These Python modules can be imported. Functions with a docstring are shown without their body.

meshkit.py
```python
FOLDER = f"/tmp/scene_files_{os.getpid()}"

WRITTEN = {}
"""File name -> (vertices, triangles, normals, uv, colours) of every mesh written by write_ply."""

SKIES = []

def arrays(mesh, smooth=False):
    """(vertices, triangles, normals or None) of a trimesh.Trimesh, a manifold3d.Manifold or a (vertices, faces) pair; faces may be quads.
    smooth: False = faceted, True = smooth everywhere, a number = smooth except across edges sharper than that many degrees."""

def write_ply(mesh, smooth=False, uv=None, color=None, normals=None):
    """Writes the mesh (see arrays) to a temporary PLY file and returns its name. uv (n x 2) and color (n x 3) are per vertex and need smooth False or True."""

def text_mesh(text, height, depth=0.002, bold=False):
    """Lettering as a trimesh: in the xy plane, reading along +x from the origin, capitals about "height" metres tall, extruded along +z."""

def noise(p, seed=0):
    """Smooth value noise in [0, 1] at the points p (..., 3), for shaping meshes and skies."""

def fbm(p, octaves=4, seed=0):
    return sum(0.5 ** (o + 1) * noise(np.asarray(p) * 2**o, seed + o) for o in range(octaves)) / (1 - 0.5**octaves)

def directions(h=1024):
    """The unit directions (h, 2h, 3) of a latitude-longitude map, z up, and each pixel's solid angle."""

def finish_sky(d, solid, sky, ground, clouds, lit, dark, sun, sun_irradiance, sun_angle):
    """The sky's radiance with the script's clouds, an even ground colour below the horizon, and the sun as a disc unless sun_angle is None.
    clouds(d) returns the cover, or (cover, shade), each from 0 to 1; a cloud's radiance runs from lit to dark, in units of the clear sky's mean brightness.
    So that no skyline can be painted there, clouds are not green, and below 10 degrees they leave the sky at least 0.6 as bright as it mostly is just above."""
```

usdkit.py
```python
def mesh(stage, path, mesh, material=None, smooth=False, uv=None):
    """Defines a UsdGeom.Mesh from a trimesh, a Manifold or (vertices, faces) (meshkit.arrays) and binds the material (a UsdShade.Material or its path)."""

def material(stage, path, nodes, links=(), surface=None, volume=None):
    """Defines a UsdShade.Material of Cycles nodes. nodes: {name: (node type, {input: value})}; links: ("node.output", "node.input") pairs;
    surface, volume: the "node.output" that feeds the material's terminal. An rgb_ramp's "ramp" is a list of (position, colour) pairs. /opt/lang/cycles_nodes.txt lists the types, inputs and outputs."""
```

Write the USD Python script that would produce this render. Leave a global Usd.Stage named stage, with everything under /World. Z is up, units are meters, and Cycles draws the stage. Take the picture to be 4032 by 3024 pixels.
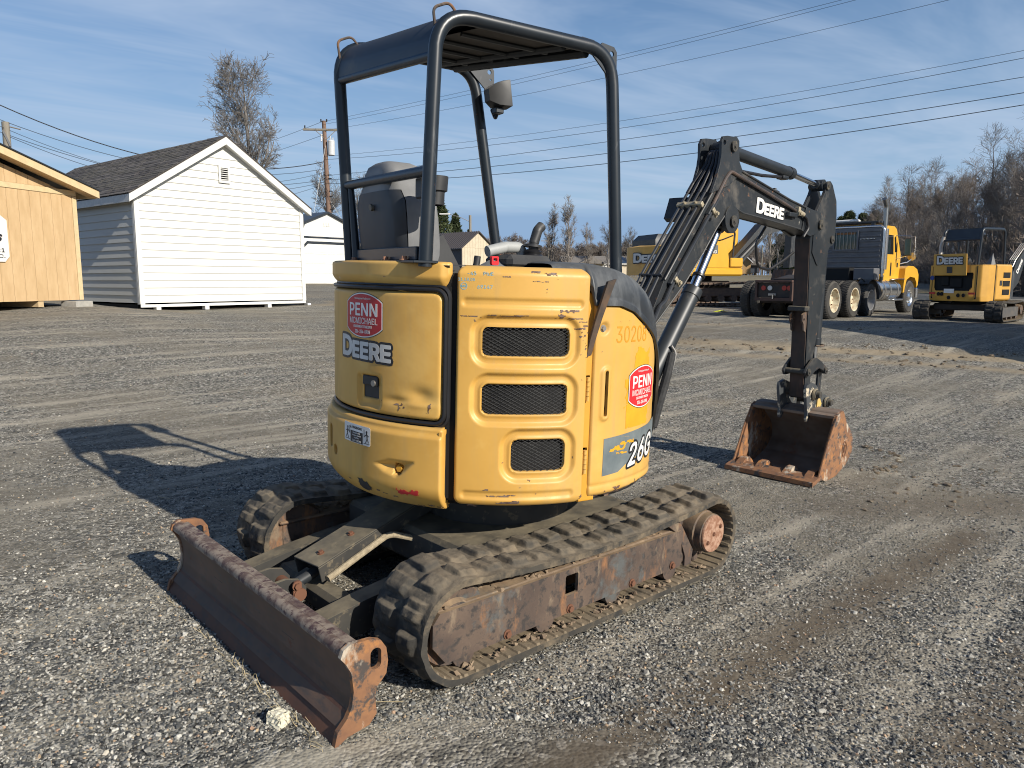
import math, random
import numpy as np
import trimesh, shapely, usdkit, meshkit
from shapely.geometry import Polygon, box as sbox, Point, LineString
from shapely.ops import unary_union
from shapely import affinity
from scipy.interpolate import RBFInterpolator
from pxr import Usd, UsdGeom, UsdLux, UsdShade, Gf, Sdf, Vt

PI = math.pi
stage = Usd.Stage.CreateInMemory()
UsdGeom.SetStageUpAxis(stage, 'Z')
UsdGeom.Xform.Define(stage, '/World')
UsdGeom.Scope.Define(stage, '/World/Looks')

# ---------------------------------------------------------------- camera, sky, sun, exposure
CAM = np.array([-2.3558, -2.6781, 1.433])
YAW, PITCH = 0.8226, -0.1372
FPX = 2946.95                                   # focal length in pixels of a 4032 wide picture
FWD = np.array([math.cos(YAW) * math.cos(PITCH), math.sin(YAW) * math.cos(PITCH), math.sin(PITCH)])
RIGHT = np.array([math.sin(YAW), -math.cos(YAW), 0.0])
UP = np.cross(RIGHT, FWD)
cam = UsdGeom.Camera.Define(stage, '/World/camera')
cm = np.eye(4); cm[0, :3] = RIGHT; cm[1, :3] = UP; cm[2, :3] = -FWD; cm[3, :3] = CAM
cam.AddTransformOp().Set(Gf.Matrix4d(*cm.ravel().tolist()))
cam.CreateHorizontalApertureAttr(36.0); cam.CreateVerticalApertureAttr(27.0)
cam.CreateFocalLengthAttr(36.0 * FPX / 4032)
cam.CreateExposureAttr(0.38)

SUN_AZ, SUN_EL = math.radians(-85.0), math.radians(28.04)
SUN = np.array([math.cos(SUN_AZ) * math.cos(SUN_EL), math.sin(SUN_AZ) * math.cos(SUN_EL), math.sin(SUN_EL)])
sky = usdkit.material(stage, '/World/Looks/sky', {
    'tc': ('texture_coordinate', {}),
    'sky': ('sky_texture', {'sky_type': 'single_scattering', 'sun_disc': False, 'sun_elevation': SUN_EL,
                            'sun_rotation': math.atan2(SUN[0], SUN[1]), 'air_density': 1.0, 'aerosol_density': 0.6, 'ozone_density': 2.2, 'altitude': 200.0}),
    'hsv': ('hsv', {'hue': 0.508, 'saturation': 1.48, 'value': 1.16}),
    'sep': ('separate_xyz', {}),
    # thin cirrus wisps: noise on the direction flattened on a high layer
    'zc': ('math', {'math_type': 'maximum', 'value2': 0.06}),
    'inv': ('math', {'math_type': 'divide', 'value1': 1.0}),
    'flat': ('vector_math', {'math_type': 'scale'}),
    'map': ('mapping', {'scale': (0.55, 1.5, 0.2), 'rotation': (0, 0, 0.55)}),
    'n1': ('noise_texture', {'scale': 0.9, 'detail': 7, 'roughness': 0.58, 'distortion': 0.55}),
    'r1': ('map_range', {'from_min': 0.40, 'from_max': 0.74, 'to_min': 0.0, 'to_max': 0.62}),
    'wmix': ('mix', {'color2': (6.6, 8.0, 10.2)}),
    # low bank of blue grey cloud along the horizon
    'map2': ('mapping', {'scale': (1.2, 1.2, 9.0)}),
    'n2': ('noise_texture', {'scale': 1.6, 'detail': 5, 'roughness': 0.5}),
    'zz': ('math', {'math_type': 'multiply_add', 'value2': 0.05}),
    'b1': ('map_range', {'from_min': 0.108, 'from_max': 0.120, 'to_min': 0.62, 'to_max': 0.0}),
    'bmix': ('mix', {'color2': (3.7, 5.6, 8.4)}),
    'pale': ('map_range', {'from_min': 0.04, 'from_max': 0.50, 'to_min': 0.92, 'to_max': 0.0}),
    'pmix': ('mix', {'color2': (5.2, 7.2, 9.8)}),
    'bg': ('background_shader', {'strength': 0.06}),
}, [('tc.generated', 'sep.vector'), ('tc.generated', 'flat.vector1'), ('sep.z', 'zc.value1'), ('zc.value', 'inv.value2'), ('inv.value', 'flat.scale'),
    ('flat.vector', 'map.vector'), ('map.vector', 'n1.vector'), ('n1.fac', 'r1.value'),
    ('sky.color', 'hsv.color'), ('hsv.color', 'pmix.color1'), ('sep.z', 'pale.value'), ('pale.result', 'pmix.fac'),
    ('pmix.color', 'wmix.color1'), ('r1.result', 'wmix.fac'),
    ('tc.generated', 'map2.vector'), ('map2.vector', 'n2.vector'), ('n2.fac', 'zz.value1'), ('sep.z', 'zz.value3'), ('zz.value', 'b1.value'),
    ('wmix.color', 'bmix.color1'), ('b1.result', 'bmix.fac'), ('bmix.color', 'bg.color')], surface='bg.background')
dome = UsdLux.DomeLight.Define(stage, '/World/sky')
UsdShade.MaterialBindingAPI.Apply(dome.GetPrim()).Bind(sky)
dome.GetPrim().SetCustomDataByKey('kind', 'structure')
sun = UsdLux.DistantLight.Define(stage, '/World/sun')
sun.CreateIntensityAttr(1.25); sun.CreateAngleAttr(0.5); sun.CreateColorAttr(Gf.Vec3f(1.0, 0.93, 0.82)); sun.CreateNormalizeAttr(True)
zx = SUN / np.linalg.norm(SUN); xx = np.cross([0, 0, 1], zx); xx /= np.linalg.norm(xx); yx = np.cross(zx, xx)
sm = np.eye(4); sm[0, :3] = xx; sm[1, :3] = yx; sm[2, :3] = zx
sun.AddTransformOp().Set(Gf.Matrix4d(*sm.ravel().tolist()))

# ---------------------------------------------------------------- naming, things and parts
USED = {}
def numbered(path):
    if path not in USED:
        USED[path] = 0
        return path
    USED[path] += 1
    return '%s_%03d' % (path, USED[path])
def xf(prim_path, loc=(0, 0, 0), rot=0.0, scale=1.0, M=None):
    x = UsdGeom.Xform.Define(stage, prim_path)
    m = np.eye(4)
    if M is not None:
        m[:3, :3] = np.asarray(M).T
    else:
        c, s = math.cos(rot), math.sin(rot)
        m[:3, :3] = np.array([[c, s, 0], [-s, c, 0], [0, 0, 1]]) * scale
    m[3, :3] = loc
    x.AddTransformOp().Set(Gf.Matrix4d(*m.ravel().tolist()))
    return x.GetPrim()
def tag(p, label=None, cat=None, group=None, kind=None):
    for k, v in (('label', label), ('category', cat), ('group', group), ('kind', kind)):
        if v: p.SetCustomDataByKey(k, v)
    return p
def thing(name, label, cat, loc=(0, 0, 0), rot=0.0, M=None, group=None, kind=None):
    return tag(xf(numbered('/World/' + name), loc, rot, M=M), label, cat, group, kind)
def pth(parent): return '/World' if parent is None else str(parent.GetPath())
def obj(name, mesh, mat, parent=None, smooth=35, label=None):
    p = usdkit.mesh(stage, numbered(pth(parent) + '/' + name), mesh, mat, smooth=smooth).GetPrim()
    if label: p.SetCustomDataByKey('label', label)
    return p
def copy_of(src, name, label, cat, loc, rot, scale=1.0, group=None):
    p = xf(numbered('/World/' + name), loc, rot, scale)
    p.GetReferences().AddInternalReference(src.GetPath()); p.SetInstanceable(True)
    return tag(p, label, cat, group)

# ---------------------------------------------------------------- materials
MATS = {}
def weathered(name, c1, c2, rough=0.5, s1=7.0, metallic=0.0, spots=(), dust=None, bump=None, bevel=0.0, stretch=None, lo=0.35, hi=0.65, objspace=False, coat=0.0, spec=None):
    """two tone base, noise spots (colour, scale, lo, hi, rough, detail), dust that lies on upward faces (colour, amount)"""
    n = {'g': ('geometry', {}), 'tc': ('texture_coordinate', {}),
         'n1': ('noise_texture', {'scale': s1, 'detail': 6, 'roughness': 0.6}),
         'm1': ('map_range', {'from_min': lo, 'from_max': hi}),
         'c0': ('mix', {'color1': c1, 'color2': c2}),
         'p': ('principled_bsdf', {'metallic': metallic, 'roughness': rough, 'coat_weight': coat, 'coat_roughness': 0.12})}
    if spec is not None: n['p'][1]['specular_ior_level'] = spec
    src = 'tc.object' if objspace else 'g.position'
    l = []
    if stretch:
        n['st'] = ('mapping', {'scale': stretch}); l.append((src, 'st.vector')); src = 'st.vector'
    l += [(src, 'n1.vector'), ('n1.fac', 'm1.value'), ('m1.result', 'c0.fac')]
    col, rg = 'c0.color', None
    for i, sp in enumerate(spots):
        scol, sc, slo, shi, srg = sp[:5]
        k = str(i)
        n['ns' + k] = ('noise_texture', {'scale': sc, 'detail': 8, 'roughness': 0.68, 'distortion': 0.2})
        n['ms' + k] = ('map_range', {'from_min': slo, 'from_max': shi})
        n['cs' + k] = ('mix', {'color2': scol})
        n['rs' + k] = ('mix_float', {'a': rough, 'b': srg})
        s2 = src
        if len(sp) > 5:
            n['mp' + k] = ('mapping', {'scale': sp[5]}); l.append((src, 'mp%s.vector' % k)); s2 = 'mp%s.vector' % k
        l += [(s2, 'ns%s.vector' % k), ('ns%s.fac' % k, 'ms%s.value' % k), ('ms%s.result' % k, 'cs%s.fac' % k), (col, 'cs%s.color1' % k), ('ms%s.result' % k, 'rs%s.fac' % k)]
        if rg: l.append((rg, 'rs%s.a' % k))
        col, rg = 'cs%s.color' % k, 'rs%s.result' % k
    if dust:
        n['sx'] = ('separate_xyz', {}); n['md'] = ('map_range', {'from_min': dust[2] if len(dust) > 2 else 0.25, 'from_max': 0.95, 'to_min': 0.0, 'to_max': 1.0})
        n['nd'] = ('noise_texture', {'scale': 9.0, 'detail': 6, 'roughness': 0.65}); n['mnd'] = ('map_range', {'from_min': 0.3, 'from_max': 0.6, 'to_min': 0.15, 'to_max': dust[1]})
        n['mul'] = ('math', {'math_type': 'multiply'}); n['cd'] = ('mix', {'color2': dust[0]}); n['rd'] = ('mix_float', {'a': rough, 'b': 0.95})
        l += [('g.normal', 'sx.vector'), ('sx.z', 'md.value'), ('g.position', 'nd.vector'), ('nd.fac', 'mnd.value'), ('md.result', 'mul.value1'), ('mnd.result', 'mul.value2'),
              ('mul.value', 'cd.fac'), (col, 'cd.color1'), ('mul.value', 'rd.fac')]
        if rg: l.append((rg, 'rd.a'))
        col, rg = 'cd.color', 'rd.result'
    l.append((col, 'p.base_color'))
    if rg: l.append((rg, 'p.roughness'))
    if bevel:
        n['bv'] = ('bevel', {'samples': 4, 'radius': bevel})
    if bump:
        n['nb'] = ('noise_texture', {'scale': bump[0], 'detail': 5, 'roughness': 0.6}); n['b'] = ('bump', {'strength': bump[1], 'distance': bump[2]})
        l += [(src, 'nb.vector'), ('nb.fac', 'b.height')]
        if bevel: l.append(('bv.bevel', 'b.normal'))
        l.append(('b.normal', 'p.normal'))
    elif bevel: l.append(('bv.bevel', 'p.normal'))
    m = usdkit.material(stage, '/World/Looks/' + name, n, l, surface='p.BSDF')
    MATS[name] = m
    return m
def flat(name, c, rough=0.5, metallic=0.0, **k):
    return weathered(name, c, tuple(x * 0.86 for x in c), rough, 11.0, metallic, **k)

RUST, RUSTD, DUST = (0.20, 0.075, 0.028), (0.075, 0.036, 0.025), (0.30, 0.235, 0.155)
YEL, YEL2 = (0.62, 0.345, 0.058), (0.55, 0.30, 0.048)
CHIP = (0.10, 0.045, 0.022)
yellow = weathered('faded_yellow_paint', (0.60, 0.345, 0.078), (0.53, 0.295, 0.060), 0.45, 3.0, spots=(((0.50, 0.30, 0.085), 9, 0.48, 0.66, 0.6, (1, 1, 0.10)), (CHIP, 34, 0.735, 0.76, 0.8), ((0.66, 0.42, 0.12), 2.2, 0.52, 0.75, 0.5), (CHIP, 14, 0.742, 0.76, 0.8, (1, 1, 3.0))), dust=((0.42, 0.30, 0.13), 0.35, 0.6), bump=(160, 0.05, 0.002))
yellow_plain = weathered('yellow_paint', (0.66, 0.36, 0.03), (0.60, 0.32, 0.026), 0.35, 2.0, coat=0.3)
yellow_deep = weathered('deep_yellow_paint', (0.58, 0.29, 0.03), (0.50, 0.25, 0.026), 0.5, 5.0)
yellow_wt = weathered('weathered_yellow_paint', (0.56, 0.31, 0.055), (0.48, 0.26, 0.045), 0.45, 3.0, dust=((0.4, 0.3, 0.15), 0.4), spots=((CHIP, 12, 0.7, 0.74, 0.8),))
black = weathered('charcoal_paint', (0.013, 0.017, 0.022), (0.021, 0.025, 0.029), 0.42, 5.0, spots=(((0.16, 0.155, 0.14), 5, 0.60, 0.85, 0.7), ((0.10, 0.05, 0.03), 26, 0.71, 0.74, 0.85)), dust=((0.10, 0.095, 0.085), 0.25), bevel=0.004)
black_boom = weathered('charcoal_boom_paint', (0.015, 0.019, 0.023), (0.026, 0.029, 0.032), 0.42, 4.0, spots=(((0.13, 0.115, 0.095), 4.5, 0.56, 0.85, 0.75), ((0.13, 0.065, 0.035), 22, 0.63, 0.67, 0.85), ((0.42, 0.40, 0.35), 17, 0.675, 0.70, 0.7, (1, 1, 0.3))), dust=((0.15, 0.125, 0.09), 0.5), bevel=0.004)
tube_black = weathered('canopy_tube_paint', (0.009, 0.014, 0.020), (0.015, 0.020, 0.026), 0.34, 6.0, spots=(((0.07, 0.08, 0.09), 14, 0.60, 0.85, 0.55, (2.5, 2.5, 0.5)), ((0.20, 0.075, 0.035), 13, 0.66, 0.69, 0.85)))
plastic = weathered('black_plastic', (0.020, 0.021, 0.023), (0.032, 0.033, 0.034), 0.5, 9.0, dust=((0.14, 0.13, 0.11), 0.3))
plastic_cover = weathered('scuffed_black_plastic_cover', (0.022, 0.025, 0.029), (0.045, 0.050, 0.055), 0.45, 4.5, spots=(((0.17, 0.18, 0.185), 5, 0.52, 0.82, 0.6, (1, 1, 0.45)),), dust=((0.16, 0.16, 0.15), 0.35))
rubber_seal = flat('rubber_seal', (0.014, 0.014, 0.016), 0.42)
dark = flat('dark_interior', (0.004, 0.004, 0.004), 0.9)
rubber = weathered('dusty_track_rubber', (0.020, 0.020, 0.019), (0.05, 0.044, 0.034), 0.82, 7.0, spots=(((0.20, 0.155, 0.10), 6, 0.47, 0.70, 0.95),), dust=((0.22, 0.18, 0.125), 0.62, 0.55), bump=(70, 0.5, 0.006))
rubber_in = weathered('dusty_track_inside', (0.22, 0.17, 0.11), (0.14, 0.11, 0.072), 0.95, 9.0, spots=(((0.03, 0.028, 0.025), 8, 0.55, 0.7, 0.9),), bump=(60, 0.4, 0.006))
tyre = weathered('tyre_rubber', (0.022, 0.021, 0.020), (0.05, 0.046, 0.04), 0.8, 4.0, dust=((0.16, 0.14, 0.11), 0.5))
rusty = weathered('rusty_frame_steel', (0.060, 0.042, 0.034), (0.115, 0.080, 0.058), 0.78, 6.0, spots=(((0.038, 0.032, 0.029), 24, 0.50, 0.60, 0.7), ((0.24, 0.115, 0.05), 9, 0.56, 0.68, 0.9, (1, 1, 0.4)), ((0.085, 0.09, 0.088), 5, 0.57, 0.66, 0.6), ((0.22, 0.165, 0.11), 14, 0.58, 0.70, 0.95, (1, 1, 0.35))), dust=((0.27, 0.19, 0.115), 1.0, 0.3), bump=(60, 0.25, 0.004))
rusty_orange = weathered('orange_rust_steel', (0.26, 0.125, 0.055), (0.16, 0.078, 0.042), 0.85, 8.0, spots=(((0.055, 0.045, 0.04), 18, 0.51, 0.60, 0.7), ((0.34, 0.15, 0.05), 12, 0.55, 0.66, 0.9), ((0.42, 0.36, 0.28), 7, 0.56, 0.64, 0.9, (1, 1, 0.6))), bump=(60, 0.25, 0.004))
blade_steel = weathered('worn_blade_steel', (0.060, 0.038, 0.028), (0.105, 0.060, 0.040), 0.62, 5.0, spots=(((0.028, 0.027, 0.026), 9, 0.52, 0.7, 0.5, (1, 1, 4)), ((0.13, 0.05, 0.022), 16, 0.62, 0.76, 0.9)), dust=((0.20, 0.155, 0.11), 0.35, 0.5), bump=(50, 0.15, 0.004))
blade_top = weathered('scraped_blade_edge', (0.10, 0.066, 0.054), (0.235, 0.19, 0.15), 0.75, 20.0, spots=(((0.065, 0.036, 0.036), 30, 0.53, 0.60, 0.8),), lo=0.42, hi=0.58, bump=(60, 0.3, 0.004))
blade_edge = weathered('cutting_edge_steel', (0.075, 0.038, 0.026), (0.12, 0.052, 0.030), 0.7, 6.0, spots=(((0.04, 0.028, 0.024), 10, 0.5, 0.7, 0.6, (0.4, 1, 3)),), bump=(60, 0.2, 0.004))
dusty_black = weathered('dusty_black_steel', (0.024, 0.024, 0.023), (0.045, 0.042, 0.036), 0.7, 6.0, spots=(((0.20, 0.16, 0.10), 20, 0.56, 0.72, 0.9), ((0.12, 0.055, 0.03), 14, 0.64, 0.76, 0.9)), dust=((0.24, 0.20, 0.13), 0.6), bevel=0.003)
arm_front = weathered('rust_stained_arm_face', (0.026, 0.021, 0.018), (0.075, 0.040, 0.026), 0.7, 5.0, spots=(((0.11, 0.065, 0.04), 7, 0.55, 0.75, 0.85, (3, 3, 0.4)),), bump=(50, 0.15, 0.004))
bucket_in = weathered('bucket_inside_steel', (0.13, 0.085, 0.055), (0.20, 0.16, 0.13), 0.75, 4.0, spots=(((0.19, 0.075, 0.03), 9, 0.58, 0.72, 0.9),), bump=(50, 0.2, 0.004))
chrome = flat('chrome_rod', (0.75, 0.76, 0.78), 0.16, 1.0)
chrome_worn = weathered('worn_chrome_rod', (0.55, 0.50, 0.40), (0.35, 0.30, 0.22), 0.3, 8.0, 1.0)
steel = flat('bare_steel', (0.36, 0.34, 0.31), 0.45, 0.8)
bolt_rust = flat('rusty_bolt', (0.15, 0.065, 0.035), 0.8)
brass = flat('tan_clamp_metal', (0.42, 0.36, 0.25), 0.5, 0.3)
dec_red = flat('red_sticker', (0.46, 0.018, 0.022), 0.4)
dec_white = flat('white_sticker', (0.74, 0.73, 0.69), 0.45)
dec_silver = flat('silver_sticker', (0.55, 0.55, 0.53), 0.45)
dec_black = flat('black_sticker', (0.014, 0.015, 0.018), 0.4)
dec_gray = weathered('scuffed_grey_stripe', (0.10, 0.125, 0.135), (0.16, 0.185, 0.19), 0.5, 9.0, spots=(((0.55, 0.32, 0.06), 7, 0.62, 0.68, 0.5, (0.6, 0.6, 4)), ((0.6, 0.6, 0.57), 10, 0.70, 0.73, 0.5, (0.5, 0.5, 4))))
stencil = flat('faded_orange_stencil', (0.60, 0.265, 0.02), 0.5)
bright_patch = flat('unfaded_yellow_patch', (0.66, 0.34, 0.018), 0.45)
chip_mat = weathered('rusted_chip', (0.10, 0.045, 0.022), (0.20, 0.15, 0.12), 0.8, 40.0)
blue_marker = flat('blue_marker', (0.16, 0.42, 0.55), 0.6)
black_tape = weathered('peeled_black_tape', (0.014, 0.016, 0.02), (0.045, 0.042, 0.035), 0.6, 30.0)
red_tape = flat('peeled_red_tape', (0.55, 0.035, 0.04), 0.5)
seat_gray = weathered('grey_seat_vinyl', (0.12, 0.125, 0.13), (0.19, 0.19, 0.19), 0.6, 5.0)
seat_dark = weathered('dark_seat_shell', (0.017, 0.020, 0.026), (0.03, 0.033, 0.038), 0.5, 6.0)
arm_gray = flat('grey_armrest', (0.33, 0.34, 0.33), 0.55)
red_plastic = flat('red_plastic', (0.62, 0.03, 0.035), 0.4)
glass = usdkit.material(stage, '/World/Looks/window_glass', {'f': ('fresnel', {'IOR': 1.5}), 't': ('transparent_bsdf', {'color': (0.55, 0.62, 0.58)}), 'g': ('glossy_bsdf', {'color': (0.9, 0.9, 0.9), 'roughness': 0.03}), 'm': ('mix_closure', {})},
    [('f.fac', 'm.fac'), ('t.BSDF', 'm.closure1'), ('g.BSDF', 'm.closure2')], surface='m.closure')
white_vinyl = weathered('white_siding_paint', (0.60, 0.595, 0.55), (0.55, 0.545, 0.505), 0.6, 2.0, bump=(40, 0.08, 0.004), stretch=(0.3, 0.3, 1))
white_trim = flat('white_trim_paint', (0.64, 0.635, 0.60), 0.55)
tan_wood = weathered('tan_plywood_siding', (0.53, 0.37, 0.20), (0.45, 0.305, 0.155), 0.75, 4.0, stretch=(2, 2, 0.5), bump=(50, 0.06, 0.003), spots=(((0.42, 0.25, 0.11), 26, 0.58, 0.75, 0.8),))
tan_trim = flat('tan_trim_wood', (0.60, 0.46, 0.26), 0.7)
shingle_m = [weathered('grey_shingle' + s, c, tuple(x * 0.72 for x in c), 0.95, 30.0, bump=(200, 0.5, 0.004)) for s, c in (('', (0.088, 0.079, 0.066)), ('_light', (0.110, 0.099, 0.09)), ('_dark', (0.066, 0.058, 0.054)))]
wood_old = weathered('weathered_pole_wood', (0.13, 0.075, 0.05), (0.19, 0.125, 0.09), 0.85, 6.0, stretch=(8, 8, 0.6))
wood_gray = weathered('grey_pole_wood', (0.24, 0.22, 0.18), (0.17, 0.15, 0.12), 0.85, 6.0, stretch=(8, 8, 0.6))
lumber = flat('pine_lumber', (0.50, 0.37, 0.21), 0.75)
concrete = weathered('concrete', (0.36, 0.34, 0.30), (0.28, 0.27, 0.24), 0.9, 14.0, bump=(80, 0.3, 0.004))
roof_dark = flat('dark_metal_roof', (0.030, 0.036, 0.044), 0.35, 0.2)
roof_brown = flat('brown_metal_roof', (0.075, 0.065, 0.062), 0.45, 0.2)
beige = weathered('beige_siding', (0.52, 0.45, 0.33), (0.46, 0.39, 0.28), 0.7, 3.0)
gray_roof = weathered('grey_roof', (0.17, 0.155, 0.14), (0.13, 0.12, 0.11), 0.9, 5.0)
osb = weathered('bare_sheathing', (0.52, 0.33, 0.15), (0.42, 0.25, 0.10), 0.8, 5.0)
wire_m = flat('wire_black', (0.015, 0.015, 0.017), 0.6)
bark = weathered('bare_tree_bark', (0.115, 0.105, 0.095), (0.20, 0.185, 0.17), 0.9, 3.0)
bark_dark = weathered('woodland_bark', (0.135, 0.12, 0.108), (0.22, 0.20, 0.182), 0.9, 0.4)
bark_red = weathered('brown_twig_bark', (0.14, 0.115, 0.098), (0.205, 0.175, 0.152), 0.9, 0.5)
needle = usdkit.material(stage, '/World/Looks/pine_needles', {'g': ('geometry', {}), 'n': ('noise_texture', {'scale': 0.9, 'detail': 4}), 'c': ('mix', {'color1': (0.022, 0.036, 0.014), 'color2': (0.075, 0.095, 0.035)}),
    'm': ('map_range', {'from_min': 0.35, 'from_max': 0.65}), 'p': ('principled_bsdf', {'roughness': 0.7}), 't': ('translucent_bsdf', {}), 'x': ('mix_closure', {'fac': 0.2})},
    [('g.position', 'n.vector'), ('n.fac', 'm.value'), ('m.result', 'c.fac'), ('c.color', 'p.base_color'), ('c.color', 't.color'), ('p.BSDF', 'x.closure1'), ('t.BSDF', 'x.closure2')], surface='x.closure')

# ---------------------------------------------------------------- mesh helpers: every shape is (vertices, triangles)
def cat(*ms):
    vs, fs, n = [], [], 0
    for m in ms:
        if m is None: continue
        if isinstance(m, trimesh.Trimesh): m = (np.asarray(m.vertices), np.asarray(m.faces))
        v, f = np.asarray(m[0], float), np.asarray(m[1], int)
        vs.append(v); fs.append(f + n); n += len(v)
    return np.vstack(vs), np.vstack(fs)
def tf(m, R=None, t=(0, 0, 0)):
    v = np.asarray(m[0], float)
    if R is not None: v = v @ np.asarray(R, float).T
    return v + np.asarray(t, float), m[1]
def mp(m, fn):
    return fn(np.asarray(m[0], float)), m[1]
def rz(a):
    c, s = math.cos(a), math.sin(a); return np.array([[c, -s, 0], [s, c, 0], [0, 0, 1.0]])
def rx(a):
    c, s = math.cos(a), math.sin(a); return np.array([[1.0, 0, 0], [0, c, -s], [0, s, c]])
def ry(a):
    c, s = math.cos(a), math.sin(a); return np.array([[c, 0, s], [0, 1.0, 0], [-s, 0, c]])
def hull(p):
    h = trimesh.convex.convex_hull(np.asarray(p, float)); return np.asarray(h.vertices), np.asarray(h.faces)
BOXF = np.array([[0, 2, 3], [0, 3, 1], [4, 5, 7], [4, 7, 6], [0, 1, 5], [0, 5, 4], [2, 6, 7], [2, 7, 3], [0, 4, 6], [0, 6, 2], [1, 3, 7], [1, 7, 5]])
def box(x0, x1, y0, y1, z0, z1, b=0.0):
    if b:
        b = min(b, 0.45 * min(x1 - x0, y1 - y0, z1 - z0))
        p = []
        for x, sx in ((x0, 1), (x1, -1)):
            for y, sy in ((y0, 1), (y1, -1)):
                for z, sz in ((z0, 1), (z1, -1)):
                    p += [(x, y + sy * b, z + sz * b), (x + sx * b, y, z + sz * b), (x + sx * b, y + sy * b, z)]
        return hull(p)
    v = np.array([(x, y, z) for x in (x0, x1) for y in (y0, y1) for z in (z0, z1)], float)
    return v, BOXF
def tube(path, r, n=10, caps=True, closed=False):
    p = np.asarray(path, float); r = np.broadcast_to(np.asarray(r, float), (len(p),))
    t = np.gradient(p, axis=0) if not closed else np.roll(p, -1, 0) - np.roll(p, 1, 0)
    t /= np.maximum(np.linalg.norm(t, axis=1, keepdims=True), 1e-12)
    u = np.cross(t[0], [0, 0, 1.0] if abs(t[0][2]) < 0.9 else [1.0, 0, 0]); u /= np.linalg.norm(u)
    rings, a = [], np.arange(n) / n * 2 * PI
    for i in range(len(p)):
        u = u - t[i] * (u @ t[i]); u /= np.linalg.norm(u); w = np.cross(t[i], u)
        rings.append(p[i] + r[i] * (np.cos(a)[:, None] * u + np.sin(a)[:, None] * w))
    v = np.vstack(rings); k = len(p); f = []
    j = np.arange(n); j2 = (j + 1) % n
    for i in range(k if closed else k - 1):
        a0, b0 = i * n, ((i + 1) % k) * n
        f.append(np.stack([a0 + j, a0 + j2, b0 + j2], 1)); f.append(np.stack([a0 + j, b0 + j2, b0 + j], 1))
    if caps and not closed:
        v = np.vstack([v, p[0], p[-1]]); c0, c1 = len(v) - 2, len(v) - 1
        f.append(np.stack([np.full(n, c0), j2, j], 1)); f.append(np.stack([np.full(n, c1), (k - 1) * n + j, (k - 1) * n + j2], 1))
    return v, np.vstack(f)
def rod(a, b, r, n=12, r2=None):
    return tube([a, b], [r, r if r2 is None else r2], n)
def bend(pts, rad, n=7):
    """polyline with rounded corners"""
    p = [np.asarray(q, float) for q in pts]; out = [p[0]]
    for i in range(1, len(p) - 1):
        a, b = p[i - 1] - p[i], p[i + 1] - p[i]; la, lb = np.linalg.norm(a), np.linalg.norm(b); a /= la; b /= lb
        th = math.acos(np.clip(a @ b, -1, 1)); d = min(rad / math.tan(th / 2), 0.48 * la, 0.48 * lb)
        s, e = p[i] + a * d, p[i] + b * d
        for k in range(n + 1):
            u = k / n; out.append((1 - u) ** 2 * s + 2 * u * (1 - u) * p[i] + u * u * e)
    out.append(p[-1]); return np.array(out)
def extr(poly, t0, t1):
    """polygon in (a, b) extruded along the third axis: vertices (a, b, t)"""
    if not isinstance(poly, Polygon) and not hasattr(poly, 'geoms'): poly = Polygon(poly)
    if not poly.is_valid: poly = poly.buffer(0)
    ms = []
    for g in getattr(poly, 'geoms', [poly]):
        if g.area < 1e-9: continue
        m = trimesh.creation.extrude_polygon(g, t1 - t0, engine='earcut'); v = np.array(m.vertices); v[:, 2] += t0; ms.append((v, np.array(m.faces)))
    return cat(*ms)
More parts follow.
